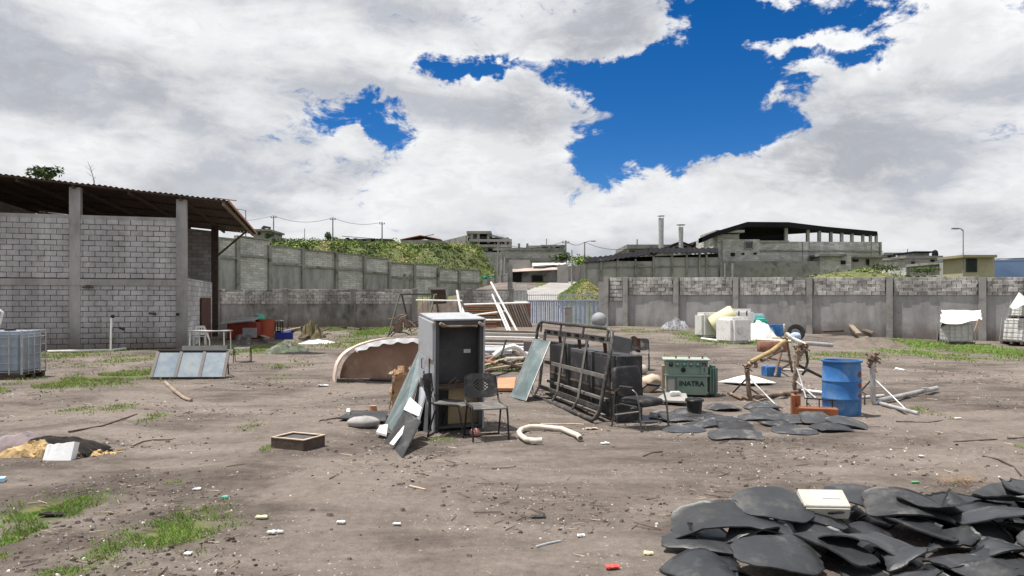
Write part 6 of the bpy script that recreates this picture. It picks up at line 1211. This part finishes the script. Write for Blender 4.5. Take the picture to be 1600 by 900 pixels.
# ------------------------------------------------------------------ rubber sheets
def rubber_mesh(kind, L_, W_, th_, b1, b2, seed, mat, ck=1.):
    rr = random.Random(seed); nseg = 44; rings = (.0, .4, .75, .93, 1.); pts = []; edges = [(i * 1.2566 + rr.uniform(-.4, .4), rr.uniform(.68, 1.0)) for i in range(5)]; ca, sa = math.cos(seed * 1.7), math.sin(seed * 1.7); curl = rr.choice((-1, 1, -1)) * rr.uniform(.03, .16) * ck
    n_e = {'mat': 7., 'oval': 2.4, 'shield': 4., 'cut': 8., 'poly': 2.}[kind]
    for k in range(nseg):
        a = 2 * math.pi * k / nseg; c, s = math.cos(a), math.sin(a); r_ = (abs(c) ** n_e + abs(s) ** n_e) ** (-1 / n_e); x, y = c * r_ * L_ / 2, s * r_ * W_ / 2
        if kind == 'poly':
            r_ = min(d_ / max(.05, math.cos((a - q_ + math.pi) % 6.28318 - math.pi)) for q_, d_ in edges); x, y = c * r_ * L_ / 2, s * r_ * W_ / 2
        if kind == 'shield': y *= 1 - .35 * max(0, x / L_ + .1); x = max(x, -L_ * .42)
        if kind == 'cut' and x > .12 * L_ and y > .05 * W_: d_ = (x / L_ + y / W_ - .55); x -= max(0, d_) * L_ * .7; y -= max(0, d_) * W_ * .7
        j_ = 1 + .035 * noise.noise(V((c * 2.3, s * 2.3, seed))) + .02 * noise.noise(V((c * 7, s * 7, seed))); pts.append((x * j_ + rr.uniform(-.006, .006), y * j_ + rr.uniform(-.006, .006)))
    def z(x, y): return curl * (((x * ca + y * sa) / (L_ * .5)) ** 2) * (1 if x * ca + y * sa > 0 else .25) + b1 * ((2 * x / L_) ** 2) + b2 * ((2 * y / W_) ** 2) + .016 * noise.noise(V((x * 4, y * 4, seed))) + .006 * noise.noise(V((x * 13, y * 13, seed)))
    vs, fs = [], []; R_ = len(rings)
    for side in (0, 1):
        for ri, r_ in enumerate(rings):
            for x, y in pts:
                zz = z(x * r_, y * r_) + (0 if side == 0 else -th_)
                if side == 0 and ri == 3 and kind in ('mat', 'cut', 'poly'): zz -= .012
                if ri == 4: zz += (-.002 if side == 0 else .004)
                vs.append((x * r_, y * r_, zz))
    off = R_ * nseg
    for ri in range(R_ - 1):
        for k in range(nseg):
            a, b = ri * nseg + k, ri * nseg + (k + 1) % nseg; c, d_ = b + nseg, a + nseg
            if ri: fs += [(a, d_, c, b)[::-1], (a + off, b + off, c + off, d_ + off)[::-1]]
            else: fs += [(0 * nseg + k, (1) * nseg + k, nseg + (k + 1) % nseg), (off, off + nseg + (k + 1) % nseg, off + nseg + k)]
    o_ = (R_ - 1) * nseg
    for k in range(nseg): fs.append((o_ + k, o_ + (k + 1) % nseg, off + o_ + (k + 1) % nseg, off + o_ + k))
    fs = [f if len(set(f)) == len(f) else f for f in fs]
    me_ = bpy.data.meshes.new('rubber_sheet'); me_.from_pydata(vs, [], fs)
    bm = bmesh.new(); bm.from_mesh(me_); bmesh.ops.remove_doubles(bm, verts=bm.verts, dist=1e-5); bmesh.ops.recalc_face_normals(bm, faces=bm.faces); bm.to_mesh(me_); bm.free()
    me_.materials.append(mat); me_.shade_smooth(); me_.set_sharp_from_angle(angle=R(42)); return me_
rr = random.Random(11); kinds = ('poly', 'cut', 'poly', 'shield', 'mat', 'poly')
shapes = []
for k in range(30):
    L_, W_ = rr.uniform(.34, .70), rr.uniform(.24, .44); kd = kinds[k % 6]; b1, b2 = rr.uniform(-.045, .045), rr.uniform(-.03, .03)
    shapes.append((L_, W_, b1, b2, {'poly': 'angular', 'oval': 'rounded', 'cut': 'corner-cut', 'mat': 'rectangular', 'shield': 'tapering'}[kd], rubber_mesh(kd, L_, W_, rr.uniform(.012, .02), b1, b2, k, m_rubber)))
# the heap is dropped sheet by sheet on a height map so that the sheets lie on one another
CS = .07; hx0, hy0 = .4, 3.2; NX, NY = 100, 66; hm = [[T(hx0 + i * CS, hy0 + j * CS) for i in range(NX)] for j in range(NY)]
def backY(X):
    pts = ((.9, 5.3), (1.15, 5.62), (2.2, 6.25), (3.3, 6.6), (4.4, 6.95), (5.4, 7.15), (8, 7.1))
    for (a, ya), (b, yb) in zip(pts, pts[1:]):
        if X <= b: return lerp(ya, yb, max(0, (X - a) / (b - a)))
    return 7.1
def drop(shape, X, Y, yaw, pitch, roll, label, group='heaped rubber sheets'):
    L_, W_, b1, b2, me_ = shape[0], shape[1], shape[2], shape[3], shape[-1]; rot = Euler((pitch, roll, yaw)).to_matrix(); cells = []
    for i in range(-7, 8):
        for j in range(-5, 6):
            u, v = i / 7, j / 5
            if abs(u) ** 3 + abs(v) ** 3 > 1: continue
            d_ = rot @ V((u * L_ / 2, v * W_ / 2, b1 * u * u + b2 * v * v)); ci, cj = int((X + d_.x - hx0) / CS + .5), int((Y + d_.y - hy0) / CS + .5)
            if 0 <= ci < NX and 0 <= cj < NY: cells.append((ci, cj, d_.z))
    if not cells: return
    need = sorted(hm[cj][ci] - dz for ci, cj, dz in cells); z = need[int(len(need) * .83)] + .014
    for ci, cj, dz in cells: hm[cj][ci] = max(hm[cj][ci], z + dz)
    o = bpy.data.objects.new('rubber_sheet', me_); col.objects.link(o); o.location = (X, Y, z); o.rotation_euler = (pitch, roll, yaw); tag(o, label, 'rubber sheet', group); return o
cnt = 0
for _ in range(9000):
    if cnt >= 165: break
    cand = []
    for _k in range(40):
        X, Y = rr.uniform(1.0, 6.8), rr.uniform(3.5, 7.1)
        if Y > backY(X) - .22 or X < 1.3: continue
        cand.append((hm[int((Y - hy0) / CS)][min(NX - 1, int((X - hx0) / CS))] + .05 * (X < 2) * (cnt > 110) - .10 * math.exp(-((X - 4.2) / 1.4) ** 2 - ((Y - 5.6) / .9) ** 2), X, Y))
        if len(cand) == 7: break
    _h, X, Y = min(cand)
    if Y > backY(X) - .22 or X < lerp(1.45, 1.25, (Y - 3.5) / 2): continue
    cnt += 1; s_ = rr.choice(shapes); drop(s_, X, Y, rr.uniform(-3.14, 3.14), rr.gauss(.05, .15), rr.gauss(.0, .15), '%s black rubber sheet %s the heap at the lower right' % (s_[4], 'on the back rim of' if Y > backY(X) - .7 else 'at the left end of' if X < 2.2 else 'at the near right of' if Y < 4.9 and X > 3.4 else 'at the near left of' if Y < 4.9 else 'far right in' if X > 4.6 else 'right of the middle of' if X > 3.5 else 'in the middle of'))
big = (.86, .46, -.05, .03, rubber_mesh('cut', .86, .46, .016, -.05, .03, 50, m_rubber)); ov = (.60, .46, -.03, .02, rubber_mesh('oval', .60, .46, .016, -.03, .02, 51, m_rubber)); mt_ = (.72, .42, -.05, .0, rubber_mesh('mat', .72, .42, .02, -.05, 0, 52, m_rubber)); sh_ = (.66, .46, -.04, .02, rubber_mesh('poly', .66, .46, .016, -.04, .02, 53, m_rubber))
lab = [(big, 1.60, 5.55, -.22, .16, -.02, 'large black rubber sheet with cut corner at the heap left end'), (ov, 1.98, 5.72, .1, .22, .0, 'rounded rubber sheet overlapping the large cut one at the left end'), (sh_, 1.30, 4.95, .9, .2, .1, 'curved rubber sheet nearest the left bottom of the heap'), (ov, 1.75, 4.98, .2, .12, .05, 'oval rubber sheet at the bottom edge of the heap'),
       (sh_, 2.45, 5.2, 2.9, .2, -.05, 'hooked rubber sheet in the heap below the pale drawer'), (mt_, 3.15, 5.9, -.3, .25, .05, 'flat rubber mat leaning in the middle of the heap'), (big, 3.75, 5.55, 2.95, .15, .06, 'wide dusty rubber sheet right of the heap middle'), (mt_, 3.6, 4.7, .1, .2, -.06, 'rubber mat with straight top edge at the bottom right of the heap'), (sh_, 4.5, 6.3, .3, .18, .1, 'pointed rubber sheet on the heap top at the right'), (ov, 2.9, 6.25, -.1, .1, .1, 'low oval rubber sheet along the back rim of the heap'), (mt_, 4.4, 5.1, -.2, .24, 0, 'tilted rubber mat at the far right of the heap')]
for s in lab: drop(*s)
# pale drawer sunk in the heap
zc = hm[int((5.85 - hy0) / CS)][int((2.38 - hx0) / CS)]; dr = thing('beige_box', 'beige plastic box lying in the rubber heap', 'box', (2.38, 5.80, zc - .03), rot=Euler((R(24), 0, R(-4))))
MB().box((0, 0, .10), (.34, .20, .025)).build('front', M('beige_plastic', (.46, .44, .39), .5, .1, 4., dirt=(.3, .28, .24), damt=.4), dr, bevel=.006); m_b = bpy.data.materials['beige_plastic']
for x in (-.16, .16): MB().box((x, 0, .045), (.02, .20, .08)).build('side', m_b, dr)
MB().box((0, -.105, .05), (.32, .015, .09)).build('side', m_b, dr); MB().box((.05, .02, .116), (.13, .07, .004)).build('handle_recess', m_white, dr)
# sheets lying about between the armchair and the barrel: pixel centre, size, yaw, pitch, roll, what it is
m_rd = [(.62, .40, -.01, .0, rubber_mesh('oval', .62, .46, .014, -.01, 0, 60, m_rubber_dust, .2)), (.70, .34, -.03, 0, rubber_mesh('mat', .70, .34, .016, -.03, .0, 61, m_rubber_dust, .25)), (.60, .40, -.02, 0, rubber_mesh('cut', .6, .4, .016, -.015, .02, 62, m_rubber_dust, .25)), (.66, .36, -.05, 0, rubber_mesh('poly', .70, .42, .016, -.05, 0, 63, m_rubber_dust, .3)), (.50, .32, .02, 0, rubber_mesh('mat', .50, .32, .025, .01, .01, 64, m_rubber_dust, .2))]
flat = [(1068, 673, 0, .1, .05, 0, 'round-ended rubber sheet below the black bucket'), (1062, 656, 2, .4, .1, .03, 'rubber sheet just left of the bucket foot'), (1040, 655, 3, -.6, .12, .05, 'rubber sheet beside the armchair leg'), (1098, 668, 4, .2, .08, -.04, 'small rubber sheet right of the round-ended one'), (1110, 655, 1, .15, .05, .02, 'rubber strip right of the bucket'), (1128, 660, 4, -.2, .1, .05, 'rubber piece with curled edge right of the bucket'), (1085, 650, 2, .0, .1, 0, 'rubber sheet under the bucket'), (1150, 686, 1, -.12, .14, .0, 'front rectangular rubber piece lying alone, lower one'), (1150, 676, 4, -.1, .2, .05, 'front rectangular rubber piece lying alone, upper one'),
        (1130, 640, 3, .1, .06, 0, 'flat rubber sheet in front of the transformer'), (1015, 655, 0, .3, .05, 0, 'rubber sheet half under the armchair'), (1180, 656, 3, -.1, .05, .0, 'leftmost sheet of the rubber row before the wooden shelf'), (1205, 650, 2, .0, .12, .05, 'rubber sheet with raised edge in the row before the wooden shelf'), (1192, 640, 3, .1, .1, -.03, 'arched rubber sheet behind the row before the shelf'), (1232, 658, 1, -.2, .12, .0, 'second sheet of the rubber row before the wooden shelf'), (1242, 676, 0, -.08, .06, .03, 'nearest sheet of the rubber row, left front'), (1262, 662, 1, -.25, .14, .05, 'wavy sheet against the wooden shelf base'), (1302, 675, 3, -.1, .08, -.03, 'nearest sheet of the rubber row, right front'), (1325, 669, 3, -.35, .1, .1, 'curled sheet at the right end of the rubber row'), (1285, 664, 2, -.2, .16, .03, 'middle sheet of the rubber row below the shelf'), (1215, 664, 4, .2, .08, 0, 'small sheet in the middle of the rubber row')]
for px, py, k, yaw, pitch, roll, lb in flat:
    p = G(px, py); L_, W_, b1, b2, me_ = m_rd[k]; o = bpy.data.objects.new('rubber_sheet', me_); col.objects.link(o)
    lift = W_ / 2 * math.sin(abs(pitch)) * .7 + L_ / 2 * abs(math.sin(roll)) * .6 + max(0, -b1) * .7 + .012; pitch, roll = pitch * 1.7, roll * 1.6 + .05 * math.sin(px); lift = W_ / 2 * math.sin(abs(pitch)) * .75 + L_ / 2 * abs(math.sin(roll)) * .65 + max(0, -b1) * .7 + .012; o.location = p + V((0, 0, lift)); o.rotation_euler = (pitch, roll, yaw); tag(o, lb, 'rubber sheet', 'rubber sheets lying in the yard')
# --- burnt mattress at the left edge
q = G(56, 714); bm_ = thing('burnt_mattress', 'charred mattress with yellow foam showing at the left edge', 'mattress', q); bm_.scale = (.82, .82, .8)
def mound(x0, x1, y0, y1, h_, seed, amp=.5):
    def f(u, v):
        e_ = (math.sin(math.pi * u) * math.sin(math.pi * v)) ** .5; return V((lerp(x0, x1, u) + .04 * noise.noise(V((u * 11, v * 11, seed))), lerp(y0, y1, v) + .03 * noise.noise(V((u * 9, v * 9, seed + 1))), -.03 + h_ * e_ * (1 + amp * (.7 * noise.noise(V((u * 4, v * 4, seed))) + .35 * noise.noise(V((u * 12, v * 12, seed + 4)))))))
    return f
MB().grid(mound(-.55, .72, .0, .75, .24, 1), 48, 30).build('charred_cover', m_char, bm_, smooth=40); MB().grid(mound(-.95, -.02, .1, .7, .30, 5, .3), 30, 18).build('mauve_cover', m_mauve, bm_, smooth=50)
for k, (x, y, a, b, h_) in enumerate(((-.2, -.02, .55, .26, .2), (.42, .0, .34, .22, .17), (-.62, -.08, .36, .2, .15), (.12, .0, .3, .18, .2), (-.02, .08, .5, .2, .24), (.75, .2, .26, .2, .07), (.88, .3, .24, .16, .05))): MB().grid(mound(x - a / 2, x + a / 2, y - b / 2, y + b / 2, h_, 20 + k, .7), 18, 12).build('foam_lump', m_foam, bm_, smooth=40)
for k in range(16):
    x, y = rnd.uniform(.45, 1.0), rnd.uniform(-.05, .5); MB().box((x, y, .03), (rnd.uniform(.03, .1), rnd.uniform(.02, .07), .03), Euler((rnd.random(), rnd.random(), rnd.random() * 3)).to_matrix()).build('foam_crumb', m_foam if k % 2 else m_char, bm_)
p = G(88, 719); sb = thing('polystyrene_block', 'torn white polystyrene block in front of the burnt mattress', 'block', p)
MB().sheet(lambda u, v: V((lerp(-.16, .16, u) + .015 * v, .06 * v, lerp(0, .17 + .025 * noise.noise(V((u * 7, 1, 0))) + .04 * u, v))), 10, 4, .10).build('foam_body', m_styro, sb, bevel=0)
p = G(1, 752); mb = MB(p); mb.box(p + V((0, 0, .02)), (.08, .10, .04), rotz(.4)); tag(mb.build('pale_blue_scrap', M('pale_blue_scrap', (.4, .6, .75), .6, .1, 4.)), 'pale blue scrap at the left picture edge', 'scrap')
# --- sticks
for pts, r_, lb, m_ in (([(258, 598), (272, 612), (288, 623), (299, 628)], .035, 'thick bare branch lying below the window frame', m_wood), ([(206, 694), (222, 688), (240, 685), (270, 684)], .014, 'pale curved stick lying left of the drawer box', m_wood), ([(107, 677), (160, 668), (214, 651)], .012, 'long thin dark stick running to the burnt mattress', m_woodd), ([(500, 660), (530, 656), (575, 641)], .010, 'long thin stick behind the dark sheet', m_woodd),
                        ([(844, 662), (897, 661), (912, 661)], .012, 'pale straight stick near the rack foot', m_sack), ([(1535, 712), (1560, 716), (1583, 727), (1600, 742)], .010, 'dark curved wire above the rubber heap', m_woodd), ([(1490, 688), (1530, 686), (1558, 684)], .010, 'thin dark stick on the right earth', m_woodd), ([(1575, 686), (1590, 681), (1615, 683)], .011, 'thin dark stick at the right picture edge', m_woodd), ([(1165, 786), (1185, 786), (1203, 790)], .010, 'short dark twig left of the rubber heap', m_woodd), ([(837, 854), (855, 848), (876, 844)], .009, 'thin blue-grey stick in the foreground', m_greypaint), ([(1400, 657), (1450, 660), (1505, 652)], .008, 'thin wire behind the rubber row', m_woodd), ([(1005, 714), (1018, 709), (1035, 708)], .010, 'dark twig in the ash patch', m_woodd), ([(1400, 577), (1414, 580)], .03, 'short white stick on the earth behind the right pipe stand', m_white), ([(640, 640 + 122), (665, 766)], .008, 'short pale straw in the foreground earth', m_sack)):
    P_ = [G(x, y, r_ * .8) for x, y in pts]; mb = MB(P_[0]); mb.tube(P_, [r_ * (1.1 - .4 * i / len(P_)) for i in range(len(P_))], 7); tag(mb.build('stick', m_, smooth=50), lb, 'stick')
# --- scraps that can be told apart
for px, py, w_, d_, m_, lb in ((409, 813, .10, .05, m_cream, 'cream paper scrap in the left foreground'), (424, 839, .06, .04, m_white, 'white scrap below the cream paper scrap'), (437, 838, .05, .03, m_white, 'white crumb beside the white scrap'), (533, 818, .07, .04, m_white, 'white scrap in the middle foreground'), (620, 822, .07, .03, m_wtarp, 'torn white tissue in the foreground'), (908, 839, .06, .04, m_white, 'white flat pebble left of the rubber heap'), (957, 891, .09, .05, M('red_scrap', (.62, .08, .07), .6, .1, 4.), 'small red scrap at the bottom of the picture'), (924, 672, .17, .10, m_sack, 'beige card lying near the armchair'), (945, 697, .11, .06, m_white, 'white crumpled scrap near the hose curl'), (1013, 866, .07, .05, m_cream, 'cream ring scrap left of the rubber heap'), (841, 806, .12, .06, m_rubber, 'small black rubber scrap in the foreground'), (294, 868, .05, .04, m_white, 'white pebble beside the front grass tuft'), (308, 765, .08, .05, m_wtarp, 'pale flat chip above the grass tuft'), (505, 604, .25, .10, m_wtarp, 'white strip lying behind the drawer box'), (1497, 655, .13, .05, m_white, 'white chip near the right grass tuft'), (1385, 780, .06, .03, m_cream, 'tiny pale scrap behind the rubber heap'), (1430, 755, .08, .03, M('green_scrap', (.05, .4, .16), .6, .1, 4.), 'tiny green scrap behind the rubber heap'), (352, 780, .05, .05, M('teal_scrap', (.1, .4, .36), .6, .1, 4.), 'tiny teal scrap on the left earth'), (84, 806, .22, .08, m_char, 'black cloth scrap in the left grass tuft'), (1145, 666, .1, .05, m_white, 'white chip on the rubber sheets'), (1440, 712, .06, .04, m_white, 'white pebble on the right earth')):
    p = G(px, py); sd = int(px + py); mb = MB(p); mb.sheet(lambda u, v: p + V((lerp(-w_, w_, u) / 2 * (1 - .3 * v * (sd % 3) / 2), lerp(-d_, d_, v) / 2 + .01 * noise.noise(V((u * 3, v, sd))), .018 + .4 * d_ * abs(noise.noise(V((u * 2.2, v * 2.2, sd)))))), 5, 4, .012); tag(mb.build('scrap', m_), lb, 'scrap')
# dry straw wisp behind the heap
p = G(1500, 757); mb = MB(p)
for k in range(150):
    a, r_ = rnd.uniform(0, 6.28), rnd.uniform(0, .16); c = p + V((rnd.gauss(0, .14), rnd.gauss(0, .10), rnd.uniform(.01, .07))); d_ = V((math.cos(a), math.sin(a), rnd.uniform(-.2, .5))) * rnd.uniform(.05, .12); s_ = V((-d_.y, d_.x, 0)).normalized() * .003; mb.add([c - d_ - s_, c - d_ + s_, c + d_], [(0, 1, 2)])
tag(mb.build('dry_grass_wisp', M('straw_brown', (.25, .16, .09), .95, .3, 6.), fix=False), 'brown dry grass wisp at the back of the rubber heap', 'grass', kind='stuff')
# ------------------------------------------------------------------ loose stones, chips, twigs and grass: nobody could count them
sr = random.Random(21)
def scatter(name, label, n, mat, smin, smax, flat_, maxY=26., dens=None, twig=False):
    mb = MB(); k = 0
    while k < n:
        Y = 4.6 * (maxY / 4.6) ** (sr.random() ** .9); X = sr.uniform(-.74, .74) * Y
        if dens and sr.random() > dens(X, Y): continue
        if X > 1.2 and Y < backY(X) and X < 8 and Y < 7.3: continue
        k += 1; z = T(X, Y); s = smin * (smax / smin) ** (sr.random() ** 2.2) * (1 + .02 * Y)
        if twig:
            a = sr.uniform(0, 3.14); d_ = V((math.cos(a), math.sin(a) * .8, sr.uniform(-.05, .12))) * s; q = V((-d_.y, d_.x, 0)).normalized() * s * .05; c = V((X, Y, z + .008)); u = V((0, 0, s * .09))
            mb.add([c - d_ - q, c - d_ + q, c + d_ + q * .5, c + d_ - q * .5, c - d_ + u, c + d_ + u * .6], [(0, 4, 5, 3), (1, 2, 5, 4), (0, 1, 4), (2, 3, 5)])
        else:
            a0 = sr.random() * 6; m_ = 5; base, top = [], []
            for i in range(m_):
                a = a0 + i * 6.2832 / m_; r_ = s * sr.uniform(.6, 1.2); base.append(V((X + math.cos(a) * r_, Y + math.sin(a) * r_ * .8, z - .004))); top.append(V((X + math.cos(a) * r_ * .6, Y + math.sin(a) * r_ * .5, z + s * flat_ * sr.uniform(.6, 1.2))))
            mb.add(base + top, [tuple(range(m_, 2 * m_))] + [(i, (i + 1) % m_, m_ + (i + 1) % m_, m_ + i) for i in range(m_)])
    tag(mb.build(name, mat, fix=False), label, 'litter', kind='stuff')
patchy = lambda X, Y: max(.04, min(1., .22 + 2.4 * noise.noise(V((X * .5, Y * .5, 31))) + .8 * noise.noise(V((X * 1.7, Y * 1.7, 3))) + 1.2 * math.exp(-((X - 1.6) / 1.1) ** 2 - ((Y - 8.9) / .8) ** 2)))
scatter('white_chips', 'white chips and crumbs strewn over the earth', 1150, M('white_chip', (.66, .63, .58), .85, .2, 9., bump=0), .005, .018, .6, dens=patchy)
scatter('earth_clods', 'small earth clods strewn over the yard', 3800, m_earth, .006, .035, .6, dens=patchy)
scatter('dark_bits', 'dark bits of bark and cinder on the earth', 1800, M('dark_bit', (.045, .036, .03), .95, .3, 9., bump=0), .006, .028, .5, dens=patchy)
scatter('twigs', 'small dark twigs strewn over the earth', 900, m_woodd, .03, .11, .5, twig=True, dens=patchy)
scatter('straw_bits', 'pale straw bits strewn over the earth', 700, m_sack, .02, .07, .5, twig=True, dens=patchy)
m_blade = M('grass_blade', (.17, .28, .055), .75, .4, 2.5, bump=0); m_blade2 = M('dry_blade', (.22, .21, .085), .85, .35, 2.5, bump=0)
mg1, mg2 = MB(), MB()
for cx, cy, sx, sy, s, bh in PW:
    n_ = int(min(9000, max(400, (sx * sy) * 3.14 * (8000 if cy < 9 else 1500 if cy < 20 else 520) * s)))
    for _ in range(n_):
        X, Y = sr.gauss(cx, sx * .55), sr.gauss(cy, sy * .55)
        if bound(X, Y) > -.15 or noise.noise(V((X * (3.5 if cy < 12 else 1.2), Y * (3.5 if cy < 12 else 1.2), 14))) < -.12 + .12 * (1 - s): continue
        z = T(X, Y); h_ = bh * sr.uniform(.3, 1.0) * (.62 if cy < 12 else .8); wd = (.0028 if Y < 10 else .006 if Y < 20 else .011) * sr.uniform(.7, 1.5); a = sr.uniform(0, 3.14); l_ = V((sr.gauss(0, .45), sr.gauss(0, .45), 0)) * h_
        q = V((math.cos(a), math.sin(a), 0)) * wd; b = V((X, Y, z - .005)); (mg2 if sr.random() < (.22 if s > .7 else .45) else mg1).add([b - q, b + q, b + l_ * .4 + V((0, 0, h_ * .65)) + q * .6, b + l_ + V((0, 0, h_))], [(0, 1, 2), (0, 2, 3)])
tag(mg1.build('grass', m_blade, fix=False), 'short green grass tufts on the yard', 'grass', kind='stuff'); tag(mg2.build('dry_grass', m_blade2, fix=False), 'dry yellowish blades among the yard grass', 'grass', kind='stuff')
